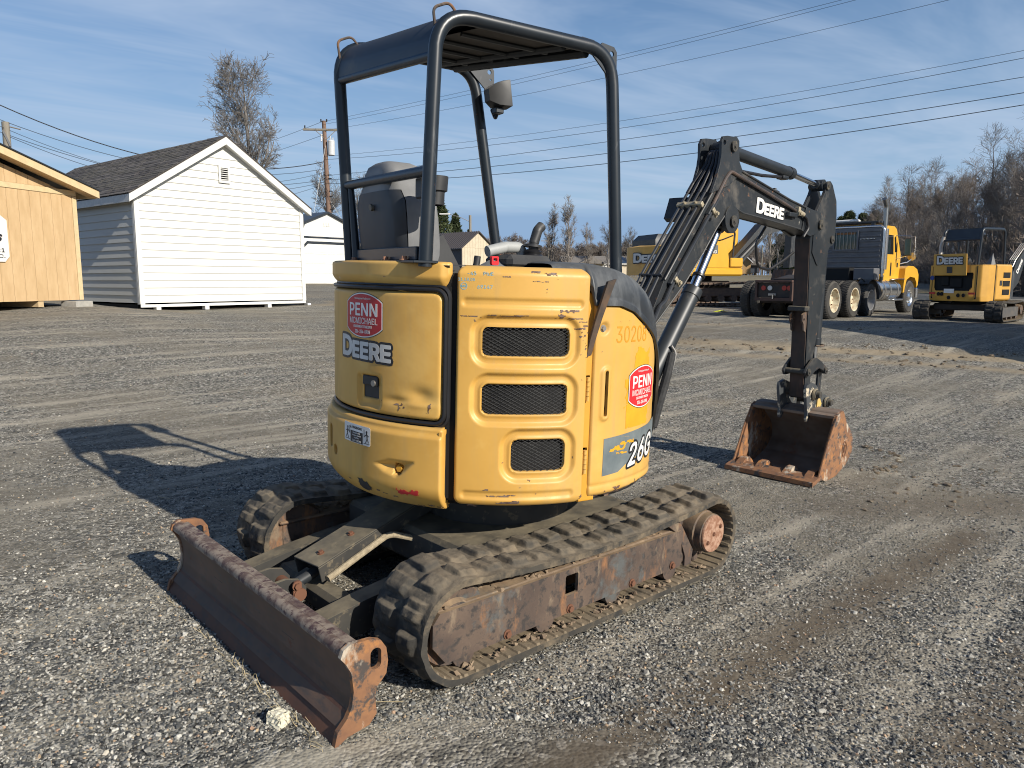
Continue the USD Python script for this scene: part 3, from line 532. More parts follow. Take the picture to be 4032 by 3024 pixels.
def undercarriage(parent, xl, xr, R, y0, w, sag, outer, detail=True, pitch=0.13, frame_m=None, n=900, lug=0.022):
    """one crawler: belt, side frame, idler, drive motor, rollers. outer = -1 or +1: side that faces away from the machine"""
    frame_m = frame_m or rusty
    a, b = belt(xl, xr, R, y0, w, sag, pitch, n=n, flip=outer > 0, seed=int(y0 * 10) + 7, lug=lug)
    t = obj('rubber_track', a, rubber, parent, smooth=40)
    obj('track_inside', b, rubber_in, t, smooth=40)
    ye = y0 + outer * (w / 2); k = R / 0.215
    o = lambda m: (np.stack([np.asarray(m[0])[:, 0], ye - outer * np.asarray(m[0])[:, 1], np.asarray(m[0])[:, 2]], 1), m[1] if outer < 0 else np.asarray(m[1])[:, ::-1])
    # y in these shapes: distance inwards from the belt's outer edge
    x0, x1 = xl - 0.12 * k, xr - 0.24 * k
    z0, z1 = 0.112 * k, 0.295 * k
    face = Polygon([(x0, z1 - .035), (x0 + .03, z1), (x1, z1 - .005), (x1 + .02, z0 + .02), (x1 + .01, z0), (x0 + .06, z0 - .01), (x0, z0 + .065)])
    if detail: face = face.difference(rrect(-.207, .225, .075, .085, .008))
    fr = obj('side_frame', o(cat(xz(extr(face, .035, .050)), box(x0 + .03, x1, .0505, .25, z1 - .014, z1 + .002, .006), box(x0 + .05, x1 - .05, .22, .235, z0, z1 - .015))), frame_m, parent)
    if detail:
        for bx, bz in ((-.559, .122), (-.215, .124), (.186, .127), (.486, .134)):
            obj('bolt', o(hexbolt((bx, .035, bz), (0, -1, 0), .013, .014)), bolt_rust, fr)
        obj('carrier_roller', o(tube([(-.10, .06, z1 + .016), (-.10, .20, z1 + .016)], .034, 16)), rusty, parent)
        g = Polygon([(.44, .36), (.455, .362), (.556, .315), (.662, .170), (.655, .10), (.60, .10), (.60, .15), (.54, .27), (.44, .335)])
        obj('motor_guard', o(cat(xz(extr(g, .040, .052)), box(.44, .56, .0525, .20, .325, .337))), rusty, parent)
        rs2 = np.random.default_rng(3); ds = []
        for _ in range(150):
            px, py = rs2.uniform(x0 + .05, x1), rs2.uniform(.055, .2); s = rs2.uniform(.006, .022); qq = rs2.normal(size=(9, 3)); qq /= np.linalg.norm(qq, axis=1, keepdims=True)
            ds.append(tf(hull(qq * s * np.array([1, 1, .55])), t=(px, py, z1 + .002)))
        for _ in range(110):
            px = rs2.uniform(x0 + .1, xr); s = rs2.uniform(.006, .017); qq = rs2.normal(size=(8, 3)); qq /= np.linalg.norm(qq, axis=1, keepdims=True)
            ds.append(tf(hull(qq * s * np.array([1, 1, .6])), t=(px, rs2.uniform(.02, .07), .055 + .003)))
        tag(obj('caked_dirt', o(cat(*ds)), weathered('caked_dirt', (.27, .20, .13), (.17, .12, .08), .95, 20.0), parent, smooth=False), kind='stuff')
    wi = R - lug - .03
    id_ = revolve([(0.03, .05), (wi * .55, .055), (wi * .62, .075), (wi * .9, .07), (wi, .10), (wi, .2), (wi * .9, .23), (0.03, .23)], 32)
    idm = (np.stack([id_[0][:, 0] + xl, id_[0][:, 2], id_[0][:, 1] + R], 1), id_[1][:, ::-1])
    obj('idler_wheel', o(idm), rusty, parent)
    spk = wi * .92; sp = []
    for q in range(15):
        aa = q * 2 * PI / 15; sp.append(tf(box(-.022, .022, .12, .17, spk * .8, spk * 1.12, .006), ry(aa), (xr, 0, R)))
    sp.append((lambda m: (np.stack([m[0][:, 0] + xr, m[0][:, 2], m[0][:, 1] + R], 1), m[1][:, ::-1]))(revolve([(.02, .12), (spk * .93, .125), (spk * .93, .165), (.02, .17)], 30)))
    obj('sprocket', o(cat(*sp)), rusty, parent)
    dm = revolve([(0.001, .0), (.088 * k, .002), (.098 * k, .010), (.098 * k, .045), (.105 * k, .05), (.108 * k, .10), (.108 * k, .135), (.118 * k, .14), (.118 * k, .20), (0.001, .21)], 36)
    cap_c = R + .014 * k
    drum = obj('drive_motor', o((np.stack([dm[0][:, 0] + xr, dm[0][:, 2] + .012, dm[0][:, 1] + cap_c], 1), dm[1][:, ::-1])), rusty, parent)
    if detail:
        obj('motor_cap', o((lambda m: (np.stack([m[0][:, 0] + xr, m[0][:, 2] + .005, m[0][:, 1] + cap_c], 1), m[1][:, ::-1]))(revolve([(0.001, 0), (.090, .001), (.093, .006), (.093, .012)], 36))), weathered('scratched_motor_cap', (.36, .22, .15), (.22, .105, .06), .8, 40.0, lo=.42, hi=.58, bump=(90, .3, .003)), drum)
        for dx, dz in ((0, 0), (.055, .03), (-.05, -.035)):
            obj('bolt', o(hexbolt((xr + dx, .005, cap_c + dz), (0, -1, 0), .008, .006)), bolt_rust, drum)
    for q in range(4):
        bx = x0 + .16 + (x1 - x0 - .2) * q / 3
        obj('track_roller', o(tube([(bx, .06, .10 * k), (bx, .22, .10 * k)], .052 * k, 16)), rusty, parent)

# ---------------------------------------------------------------- the small excavator in the foreground (coordinates: E = its undercarriage, H = its house, B = its boom)
TH = -0.1484
RH = rz(TH)
RB, B0 = rz(math.radians(2.0)), np.array([0, -0.03, 0])
toH = lambda m: tf(m, RH)
toB = lambda m: tf(m, RB, B0)
exc = thing('mini_excavator', 'worn yellow and charcoal mini excavator with open canopy in the foreground', 'mini excavator', M=REW)
undercarriage(exc, -.787, .787, .2145, -.60, .30, .048, -1)
undercarriage(exc, -.787, .787, .2145, .60, .30, .048, 1)
XF = obj('centre_frame', cat(box(-.55, .55, -.46, .46, .20, .36, .02), tube([(0, 0, .36), (0, 0, .50)], .36, 40), tube([(0, 0, .50), (0, 0, .56)], .33, 40)), dusty_black, exc)
# dozer blade
cur = np.array([(-1.305, .0), (-1.287, .045), (-1.262, .075), (-1.243, .105), (-1.235, .16), (-1.24, .215), (-1.255, .265), (-1.272, .288)])
tt = np.linspace(0, 1, len(cur)); uu = np.linspace(0, 1, 26)
from scipy.interpolate import make_interp_spline
cv = make_interp_spline(tt, cur, 3)(uu)
blade = obj('blade_plate', xz(extr(Polygon(np.vstack([cv[4:-1], cv[4:-1][::-1] + (.02, .0)])), -.735, .735)), blade_steel, exc)
obj('cutting_edge', xz(extr([(-1.312, -.012), (-1.300, -.014), (-1.235, .082), (-1.249, .093)], -.738, .738)), blade_edge, blade)
obj('top_roll', cat(tube([(-1.255, -.735, .290), (-1.255, .735, .290)], .022, 16), box(-1.25, -1.205, -.735, .735, .285, .310, .006)), blade_top, blade)
endp = Polygon([(-1.28, .285), (-1.272, .306), (-1.25, .318), (-1.175, .312), (-1.145, .300), (-1.125, .27), (-1.118, .225), (-1.124, .185), (-1.140, .168), (-1.160, .150), (-1.166, .118), (-1.160, .06), (-1.185, .033), (-1.262, .022), (-1.303, .0), (-1.292, .045), (-1.262, .075), (-1.243, .11), (-1.235, .16), (-1.243, .225), (-1.262, .262)]).buffer(.004).difference(rrect(-1.160, .246, .040, .070, .018))
for s in (-1, 1):
    obj('end_plate', xz(extr(endp, s * .737 if s > 0 else -.755, .755 if s > 0 else -.737)), rusty_orange, blade)
for s in (-.30, .33):
    p = Polygon([(-1.235, .06), (-1.235, .26), (-1.19, .225), (-1.11, .205), (-.95, .235), (-.70, .27), (-.45, .29), (-.45, .17), (-.75, .15), (-1.0, .10), (-1.12, .06)])
    obj('blade_arm', cat(xz(extr(p, s - .045, s + .045))), dusty_black, exc)
obj('crossbeam', box(-1.0, -.90, -.26, .29, .10, .20, .02), dusty_black, exc)
# blade cylinder under its folded guard
a0, a1 = np.array([-1.085, -.005, .205]), np.array([-.36, .10, .40])
ax = (a1 - a0) / np.linalg.norm(a1 - a0); sd = np.cross([0, 0, 1], ax); sd /= np.linalg.norm(sd); up = np.cross(ax, sd)
Rg = np.stack([ax, sd, up], 1); Lg = np.linalg.norm(a1 - a0)
obj('blade_cylinder', cat(tube([a0, a0 + ax * .26], .022, 14), tube([a0 + ax * .2, a1], .042, 16)), black, exc)
gd = obj('cylinder_guard', tf(cat(box(.10, Lg, -.082, .082, .058, .066, .002), box(.10, Lg, -.082, -.075, -.01, .058, .002), box(.10, Lg, .075, .082, -.01, .058, .002)), Rg, a0), dusty_black, exc)
for q in (.17, .33):
    obj('bolt', tf(hexbolt((q, -.01, .066), (0, 0, 1), .010, .012), Rg, a0), bolt_rust, gd)
hp = [a0 + ax * d + sd * -.095 + up * h for d, h in ((.12, .0), (.28, .01), (.46, .02))] + [np.array([-.50, -.10, .30]), np.array([-.42, -.22, .27]), np.array([-.30, -.25, .30])]
obj('sleeved_hose', tube(bend(hp, .08), .014, 10), weathered('fabric_hose_sleeve', (.36, .30, .20), (.22, .18, .12), .95, 60.0, bump=(220, .6, .003)), exc)
for s in (-.075, .065):
    p = Polygon([(-1.235, .09), (-1.235, .285), (-1.19, .27), (-1.13, .275), (-1.075, .262), (-1.045, .225), (-1.05, .18), (-1.09, .15), (-1.15, .12)])
    obj('pin_bracket', xz(extr(p, s, s + .016)), dusty_black, exc)
obj('pin', cat(tube([(-1.085, -.105, .212), (-1.085, .10, .212)], .026, 16), hexbolt((-1.10, -.10, .252), (0, -1, 0), .013, .016), xz(extr(rrect(-1.095, .232, .035, .075, .015), -.100, -.092))), bolt_rust, exc)

# house panels: sheets wrapped on cylinders about the slewing centre
def sdrr(s, z, cx, cz, w, h, r):
    qx, qz = np.abs(s - cx) - (w / 2 - r), np.abs(z - cz) - (h / 2 - r)
    return np.hypot(np.maximum(qx, 0), np.maximum(qz, 0)) + np.minimum(np.maximum(qx, qz), 0) - r
def arc_sheet(r, a0, a1, z0, z1, outer, holes=(), disp=None, cell=.006, thick=.012, edge=.008):
    """a0, a1 in degrees; outer / holes: signed distance functions of (arc length from a0, z)"""
    S = math.radians(a1 - a0) * r; ns, nz_ = int(S / cell) + 2, int((z1 - z0) / cell) + 2
    s, z = np.meshgrid(np.linspace(-cell, S + cell, ns + 2), np.linspace(z0 - cell, z1 + cell, nz_ + 2), indexing='ij')
    fn = lambda s, z: np.maximum.reduce([outer(s, z)] + [-h(s, z) for h in holes]) if holes else outer(s, z)
    for _ in range(2):
        d = fn(s, z); e = 1e-4
        gs, gz_ = (fn(s + e, z) - d) / e, (fn(s, z + e) - d) / e; g2 = np.maximum(gs * gs + gz_ * gz_, .2)
        m = np.abs(d) < cell * 0.62; s = s - np.where(m, d * gs / g2, 0); z = z - np.where(m, d * gz_ / g2, 0)
    d = fn(s, z); do = outer(s, z)
    dr = -edge * (1 - np.sqrt(np.clip(1 - (1 + np.clip(do, -edge, 0) / edge) ** 2, 0, 1)))
    if disp is not None: dr = dr + disp(s, z)
    A = math.radians(a0) + s / r
    def place(rr): return np.stack([rr * np.cos(A), rr * np.sin(A), z], -1).reshape(-1, 3)
    n0, n1 = s.shape; ii = (np.arange(n0 - 1)[:, None] * n1 + np.arange(n1 - 1)).ravel(); corners = np.stack([ii, ii + n1, ii + n1 + 1, ii + 1], 1)
    dd = d.ravel(); keep = (dd[corners] < cell * .02).all(1); c = corners[keep]
    f = np.vstack([c[:, [0, 1, 2]], c[:, [0, 2, 3]]])
    eds = np.vstack([f[:, [0, 1]], f[:, [1, 2]], f[:, [2, 0]]]); key = np.sort(eds, 1); _, idx, cnt = np.unique(key, axis=0, return_index=True, return_counts=True)
    be = eds[idx[cnt == 1]]; n = s.size
    v = np.vstack([place(r + dr), place(r + dr - thick)])
    f = np.vstack([f, np.stack([be[:, 0], be[:, 0] + n, be[:, 1] + n], 1), np.stack([be[:, 0], be[:, 1] + n, be[:, 1]], 1)])
    used = np.unique(f); re = np.full(len(v), -1); re[used] = np.arange(len(used))
    return v[used], re[f]
def on_cyl(poly, r, a_mid, z_mid, t=.0006, edge=.02, slope=0.0, disp=None):
    """flat polygon (metres, centred) wrapped on the cylinder of radius r; x runs with the angle"""
    m = fine(extr(poly, 0, t), edge); v = m[0]; x, y, h = v[:, 0], v[:, 1], v[:, 2]
    A = math.radians(a_mid) + x / r; rr = r + h
    if disp is not None: rr = rr + disp(np.degrees(A), z_mid + y + slope * x)
    return np.stack([rr * np.cos(A), rr * np.sin(A), z_mid + y + slope * x], 1), m[1]
def poly_sd(pts):
    P = Polygon(pts); B = P.boundary
    def f(s, z):
        q = shapely.points(s.ravel(), z.ravel()); d = shapely.distance(q, B); return np.where(shapely.contains(P, q), -d, d).reshape(s.shape)
    return f

core = obj('engine_bay', toH(cat(tube([(0, 0, .56), (0, 0, 1.30)], .60, 48), tube([(0, 0, .555), (0, 0, .575)], .70, 64), toB(box(.2, .75, -.3, .35, .56, .75, .03)))), dark, exc)
rad_ = obj('radiator_core', toH(cat(*[(lambda A: tf(box(.628, .632, -.004, .004, .90, 1.30), rz(A)))(math.radians(228 + k * 1.6)) for k in range(14)])), flat('radiator_fins', (.10, .085, .05), .7), exc)
bat = obj('battery', toH(tf(box(.60, .67, -.10, .09, .64, .80, .006), rz(math.radians(249)))), plastic, exc)
for da, dz, w_, h_, m_ in ((-4.5, .72, .05, .03, flat('green_label', (.05, .22, .07), .5)), (2.2, .72, .045, .03, flat('yellow_label', (.65, .55, .05), .5)), (6.0, .715, .03, .035, dec_white), (-4, .685, .05, .02, MATS['green_label'])):
    obj('battery_label', toH(on_cyl(sbox(-w_ / 2, -h_ / 2, w_ / 2, h_ / 2), .682, 249 + da, dz, .001)), m_, bat)

# counterweight
RC = .795; CA0, CA1 = 136.0, 221.5
S_ = lambda a, r=RC, a0=CA0: math.radians(a - a0) * r
tri = poly_sd([(S_(198), .700), (S_(204), .730), (S_(212.8), .735), (S_(213.8), .726), (S_(210), .678), (S_(207.5), .655), (S_(203), .668)])
holes = [lambda s, z, c=S_(a), zc=zc, rr=rr: np.hypot(s - c, z - zc) - rr for a, zc, rr in ((207.4, .690, .024), (176.3, .694, .022), (152, .69, .024))] + [lambda s, z: sdrr(s, z, S_(171.2), .745, .045, .10, .02)]
out_cw = lambda s, z: np.maximum(sdrr(s, z, S_(CA1) / 2, .70, S_(CA1), .335, .012), np.minimum(S_(219.0) - s, z - .60) * -1 * 0 - 1)
def cw_disp(s, z):
    low = -.075 * np.clip((.64 - z) / .11, 0, 1) ** 2.2
    crease = -.006 * np.exp(-((z - (.735 - .02 * (s / S_(CA1)))) / .012) ** 2) * 0
    shelf = -.016 * sm((z - .828) / .02)
    t = tri(s, z); rec = -.022 * sm(-t / .03)
    dent = -.012 * sm((s - S_(196)) / .05) * np.exp(-((z - .655) / .018) ** 2) * 0
    return low + shelf + rec + dent
cw = obj('counterweight', toH(arc_sheet(RC, CA0, CA1, .532, .867, out_cw, holes, cw_disp, .006, .03, .010)), yellow, exc, smooth=True)
obj('counterweight_top', toH(arc_sheet(.77, CA0 + .5, CA1 - .5, .845, .86, lambda s, z: sdrr(s, z, S_(CA1, .77) / 2, .8525, S_(CA1, .77), .02, .002), disp=lambda s, z: -.2 * sm((z - .8535) / .004), cell=.005)), yellow, cw)
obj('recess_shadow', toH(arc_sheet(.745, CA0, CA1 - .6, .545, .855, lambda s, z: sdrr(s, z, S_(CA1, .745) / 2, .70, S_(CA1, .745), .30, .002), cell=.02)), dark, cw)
for a, z in ((207.4, .690), (176.3, .694)):
    d = np.array([math.cos(math.radians(a)), math.sin(math.radians(a)), 0])
    obj('bolt', toH(hexbolt(d * .752 + (0, 0, z), d, .0145, .026)), yellow_deep, cw)
# end face of the counterweight beside the seam
d = np.array([math.cos(math.radians(221.3)), math.sin(math.radians(221.3)), 0]); tdir = np.array([-d[1], d[0], 0])
st = []
for z0, z1, r0, r1 in ((.60, .855, .66, .785), (.545, .60, .66, .745)):
    st.append(hull([d * rr + (0, 0, z) + tdir * o for rr in (r0, r1) for z in (z0, z1) for o in (-.012, -.001)]))
obj('end_face', toH(cat(*st)), yellow, cw)
# stickers on the counterweight
wb = centred(rrect(0, 0, .185, .078, .006)); wp = obj('warning_sticker', toH(on_cyl(wb, RC + .0006, 190.6, .800, slope=-.02)), dec_white, cw)
obj('black_field', toH(on_cyl(centred(sbox(0, 0, .088, .046), 0, -.014), RC + .0014, 190.8, .800, slope=-.02)), dec_black, wp)
lines = unary_union([centred(text_poly('WARNING', .013), .004, .024, h=.011), centred(Polygon([(0, 0), (.014, 0), (.007, .012)]), -.042, .024)])
obj('lettering', toH(on_cyl(lines, RC + .0014, 190.8, .800, slope=-.02)), dec_black, wp)
lines = unary_union([centred(text_poly(t_, .01, False), 0, y_, h=h_) for t_, y_, h_ in (('Operator may', .002, .0075), ('swing or reverse', -.008, .0075), ('machine', -.017, .0062), ('STAY CLEAR', -.030, .0075))])
obj('lettering', toH(on_cyl(lines, RC + .0022, 190.8, .800, slope=-.02)), dec_white, wp)
def person_sign(x, m):
    L = lambda p, w=.0018: LineString([(x + m * a, b) for a, b in p]).buffer(w)
    return unary_union([Point(x, .018).buffer(.005), L([(0, .012), (-.004, -.008)], .003), L([(-.004, -.008), (.006, -.026)]), L([(-.004, -.008), (-.012, -.024)]), L([(0, .008), (.012, .0)]), L([(0, .008), (-.012, .002)]), L([(-.018, -.030), (.018, -.030)], .0012), L([(.016, .026), (.016, -.004)], .0012)])
obj('pictogram', toH(on_cyl(unary_union([person_sign(-.067, 1), person_sign(.069, -1)]), RC + .0014, 190.8, .800, slope=-.02)), dec_black, wp)
rs = random.Random(4)
def ragged(w, h, n=40, rough=.25, seed=0):
    r_ = random.Random(seed); p = sbox(-w / 2, -h / 2, w / 2, h / 2)
    for _ in range(n):
        e = r_.choice('lrtb'); x = r_.uniform(-w / 2, w / 2); y = r_.uniform(-h / 2, h / 2)
        if e == 'l': x = -w / 2
        elif e == 'r': x = w / 2
        elif e == 't': y = h / 2
        else: y = -h / 2
        q = affinity.scale(Point(x, y).buffer(r_.uniform(.2, 1) * rough * min(w, h), quad_segs=2), r_.uniform(.6, 1.6), r_.uniform(.5, 1.2))
        p = p.difference(q)
    return p
def rlow(z): return RC - .075 * max(0, min(1, (.64 - z) / .11)) ** 2.2
def on_low(poly, a_mid, z_mid, lift=.0042):
    m = fine(extr(poly, 0, .0005), .010); v = m[0]; z = z_mid + v[:, 1]; A = math.radians(a_mid) + v[:, 0] / RC; rr = RC + cw_disp((A - math.radians(CA0)) * RC, z) + .0012 + v[:, 2]
    return np.stack([rr * np.cos(A), rr * np.sin(A), z], 1), m[1]
obj('peeled_black_tape', toH(on_low(ragged(.10, .072, 60, .28, 2), 193.5, .590)), black_tape, cw)
obj('peeled_red_tape', toH(on_low(ragged(.118, .030, 46, .42, 3), 211.0, .604)), red_tape, cw)
obj('paint_chips', toH(cat(*[on_low(affinity.scale(ragged(.05, .012, 20, .6, 30 + k), rs.uniform(.4, 1), rs.uniform(.5, 1)), a, z) for k, (a, z) in enumerate(((202, .578), (206, .572), (199.5, .585), (218, .552), (214, .545), (220, .549), (186, .60)))])), chip_mat, cw)

# rear hood (upper rear door)
RR = .762; HA0, HA1 = 140.0, 220.6
S2 = lambda a: math.radians(a - HA0) * RR
def hood_disp(s, z):
    rec = -.012 * sm(-sdrr(s, z, S2(193.3), .985, .165, .165, .03) / .02) * sm((1.045 - z) / .03 + .35)
    dent = -.016 * np.exp(-(((s - S2(213.5)) / .055) ** 2 + ((z - .985) / .030) ** 2)) - .010 * np.exp(-(((s - S2(206)) / .06) ** 2 + ((z - .955) / .016) ** 2)) + .006 * np.exp(-(((s - S2(212)) / .07) ** 2 + ((z - .948) / .012) ** 2))
    return rec + dent
hood = obj('rear_hood', toH(arc_sheet(RR, HA0, HA1, .889, 1.388, lambda s, z: sdrr(s, z, S2(HA1) / 2, 1.1385, S2(HA1), .495, .035), [lambda s, z: sdrr(s, z, S2(193.5), .996, .100, .092, .004)], hood_disp, .006, .02, .018)), yellow, exc, smooth=True)
seal = []
for r_, dz, rad in ((.758, .0, .0085), (.742, .016, .010)):
    q = rrect(0, 1.1385, S2(HA1) + .018 + dz, .515 + dz * 1.4, .042).exterior
    u = np.linspace(0, 1, 260, endpoint=False); pts = np.array([q.interpolate(k, normalized=True).coords[0] for k in u])
    A = math.radians((HA0 + HA1) / 2) + pts[:, 0] / RR; seal.append(tube(np.stack([r_ * np.cos(A), r_ * np.sin(A), pts[:, 1]], 1), rad, 8, closed=True))
obj('door_seal', toH(cat(*seal)), rubber_seal, exc)
obj('seam_backing', toH(cat(arc_sheet(.725, 138, 264, .60, 1.40, lambda s, z: sdrr(s, z, .8, 1.0, 1.6, .80, .004), cell=.03), arc_sheet(.735, 219, 225.5, .575, 1.46, lambda s, z: sdrr(s, z, .0417, 1.0175, .0834, .885, .002), cell=.01))), dark, exc)
for h_ in ():
    pass
hd = obj('door_latch', toH(cat(tf(box(.738, .745, -.05, .05, .95, 1.042), rz(math.radians(193.5))), tf(box(.745, .758, -.048, .048, 1.0, 1.04, .004), rz(math.radians(193.5))))), plastic, hood)
d = np.array([math.cos(math.radians(195.6)), math.sin(math.radians(195.6)), 0])
obj('lock_cylinder', toH(cat(tube([d * .752 + (0, 0, 1.012), d * .764 + (0, 0, 1.012)], .0125, 18))), steel, hd)
let, outl, hgt = deere(.352)
dd = obj('maker_sticker', toH(on_cyl(outl, RR + .0006, 190.0, 1.149, slope=-.02)), dec_black, hood)
obj('lettering', toH(on_cyl(let, RR + .0014, 190.0, 1.149, slope=-.02)), dec_silver, dd)
def penn(parent, r, a, z, w=.245, h=.172, red=dec_red):
    sh = rrect(0, 0, w, h * .72, .012).union(Point(0, -h * .15).buffer(h * .66, 24).intersection(sbox(-w / 2, 0, w / 2, h / 2))).union(Point(0, h * .15).buffer(h * .66, 24).intersection(sbox(-w / 2, -h / 2, w / 2, 0)))
    sh = affinity.scale(Point(0, 0).buffer(1, 40), w * .62, h * .5).intersection(sbox(-w / 2, -h / 2, w / 2, h / 2)).buffer(.002)
    a_ = obj('dealer_sticker', toH(on_cyl(sh.buffer(.004), r + .0006, a, z)), dec_black, parent)
    obj('sticker_rim', toH(on_cyl(sh.buffer(.0015), r + .0012, a, z)), dec_white, a_)
    obj('sticker_face', toH(on_cyl(sh.buffer(-.003), r + .0018, a, z)), red, a_)
    T = [centred(text_poly('PENN', .05), 0, h * .135, w=w * .80, h=h * .30), centred(text_poly('MCMICHAEL', .03, False), 0, -h * .13, w=w * .80, h=h * .145), centred(text_poly('EQUIPMENT TRADING', .02), 0, -h * .27, w=w * .52, h=h * .065), centred(text_poly('336-254-0906', .02), 0, -h * .385, w=w * .44, h=h * .085), centred(text_poly('PennEquipmentTrading.com', .02, False), 0, h * .385, w=w * .46, h=h * .055)]
    obj('lettering', toH(on_cyl(unary_union(T), r + .0026, a, z, .0005)), dec_white, a_)
penn(hood, RR, 190.2, 1.282)
def chips(spots, r, parent, seed=0, name='paint_chips', mat=None, disp=None):
    ms = []
    for k, (a, z, w, h) in enumerate(spots):
        p = ragged(w, h, 18, .75, seed + k)
        if p.area > 1e-7: ms.append(on_cyl(p, r + .0007, a, z, .0004, .010, disp=disp))
    if ms: tag(obj(name, toH(cat(*ms)), mat or chip_mat, parent), kind='stuff')
chips([(207, .927, .055, .02), (206, .945, .06, .012), (217, .945, .02, .05), (218.3, .96, .025, .03), (216, .925, .03, .02), (212, .918, .01, .01), (210, .915, .012, .008), (199, .95, .02, .01), (214.5, .912, .01, .008), (205, 1.21, .006, .006)], RR, hood, 50, disp=lambda a, z: hood_disp(np.radians(a - HA0) * RR, z))

# cap above the rear hood
S3 = lambda a: math.radians(a - 138) * .770
capp = obj('rear_cap', toH(arc_sheet(.770, 138, 222.3, 1.400, 1.500, lambda s, z: np.maximum(sdrr(s, z, S3(222.3) / 2, 1.450, S3(222.3), .10, .012), (s - S3(220.6)) * .7 - (z - 1.40) * .30), disp=lambda s, z: -.035 * np.clip((1.445 - z) / .045, 0, 1) ** 1.6 - .012 * sm((s - S3(219.5)) / .03), cell=.005, thick=.018, edge=.012)), yellow, exc, smooth=True)
obj('cap_lid', toH(arc_sheet(.765, 138.3, 222, 1.480, 1.4955, lambda s, z: sdrr(s, z, S3(222) / 2, 1.4878, S3(222), .0155, .001), disp=lambda s, z: -.30 * sm((z - 1.4885) / .003), cell=.003, thick=.004)), plastic, capp)
chips([(176, 1.47, .02, .02), (183, 1.452, .006, .018), (214, 1.46, .008, .02), (174, 1.432, .02, .012), (191, 1.44, .006, .012)], .765, capp, 70, 'paint_scuffs', dec_silver)
chips([(188, 1.478, .012, .004), (199, 1.462, .012, .005), (201, 1.44, .02, .004), (181, 1.462, .012, .006)], .768, capp, 80)

# right side door with three grilles
RP = .755; PA0, PA1 = 224.0, 264.2
S4 = lambda a: math.radians(a - PA0) * RP
GR = [(S4(244.9), 1.2085, S4(258.0) - S4(231.8), .110, .026), (S4(244.95), .9875, S4(257.9) - S4(232.0), .117, .026), (S4(249.45), .769, S4(257.8) - S4(241.1), .126, .030)]
def pan_disp(s, z):
    o = 0
    for cx, cz, w, h, r in GR:
        d = sdrr(s, z, cx, cz, w, h, r)
        o = o - .015 * sm((.047 - d) / .018) + .004 * sm((.015 - d) / .008)
    for cz, x0, x1 in ((1.3535, S4(225.8), S4(262.0)), (.611, S4(226.4), S4(260.8))):
        d = sdrr(s, z, (x0 + x1) / 2, cz, x1 - x0, .034, .017); o = o - .007 * sm((.004 - d) / .014)
    o = o - .022 * np.clip((z - 1.455) / .03, 0, 1) ** 2 - .02 * np.clip((S4(225.2) - s) / .02, 0, 1) ** 2 - .03 * np.clip((.60 - z) / .045, 0, 1) ** 2
    return o
bot = lambda s: .560 - .014 * np.exp(-((s - S4(235)) / .10) ** 2)
out_p = lambda s, z: np.maximum(sdrr(s, z, S4(PA1) / 2, 1.0275, S4(PA1), .925, .035), bot(s) - z)
panel = obj('side_door', toH(arc_sheet(RP, PA0, PA1, .545, 1.49, out_p, [lambda s, z, g=g: sdrr(s, z, *g) for g in GR], pan_disp, .005, .016, .010)), yellow, exc, smooth=True)
for g in GR:
    cx, cz, w, h, r = g; cl = rrect(0, 0, w + .012, h + .012, r + .004); ls = []
    n = int((w + h * 2.1) / .0275) + 2
    for k in range(-n, n):
        for sg in (1, -1):
            x = k * .0275; L = LineString([(x - sg * h * 1.1, -h * .55), (x + sg * h * 1.1, h * .55)]).intersection(cl)
            if L.length > .004: ls.append((list(L.coords), sg))
    ms = []
    for pts, sg in ls:
        pts = np.array(pts); m = int(np.hypot(*(pts[-1] - pts[0])) / .02) + 2; pp = pts[0] + (pts[-1] - pts[0]) * np.linspace(0, 1, m)[:, None]
        A = math.radians(PA0) + (cx + pp[:, 0]) / RP; rr = RP - .0145 + sg * .0008
        ms.append(tube(np.stack([rr * np.cos(A), rr * np.sin(A), cz + pp[:, 1]], 1), .00095, 4, caps=False))
    obj('mesh_grille', toH(cat(*ms)), weathered('grille_mesh_metal', (.022, .022, .024), (.06, .06, .058), .45, 20.0), panel, smooth=True)
obj('top_flange', toH(arc_sheet(.735, PA0 + .4, PA1, 1.470, 1.484, lambda s, z: sdrr(s, z, S4(253.5) / 2 * .973, 1.477, S4(253.5) * .96, .014, .001), disp=lambda s, z: -.14 * sm((z - 1.4755) / .003), cell=.0035, thick=.004)), yellow, panel)
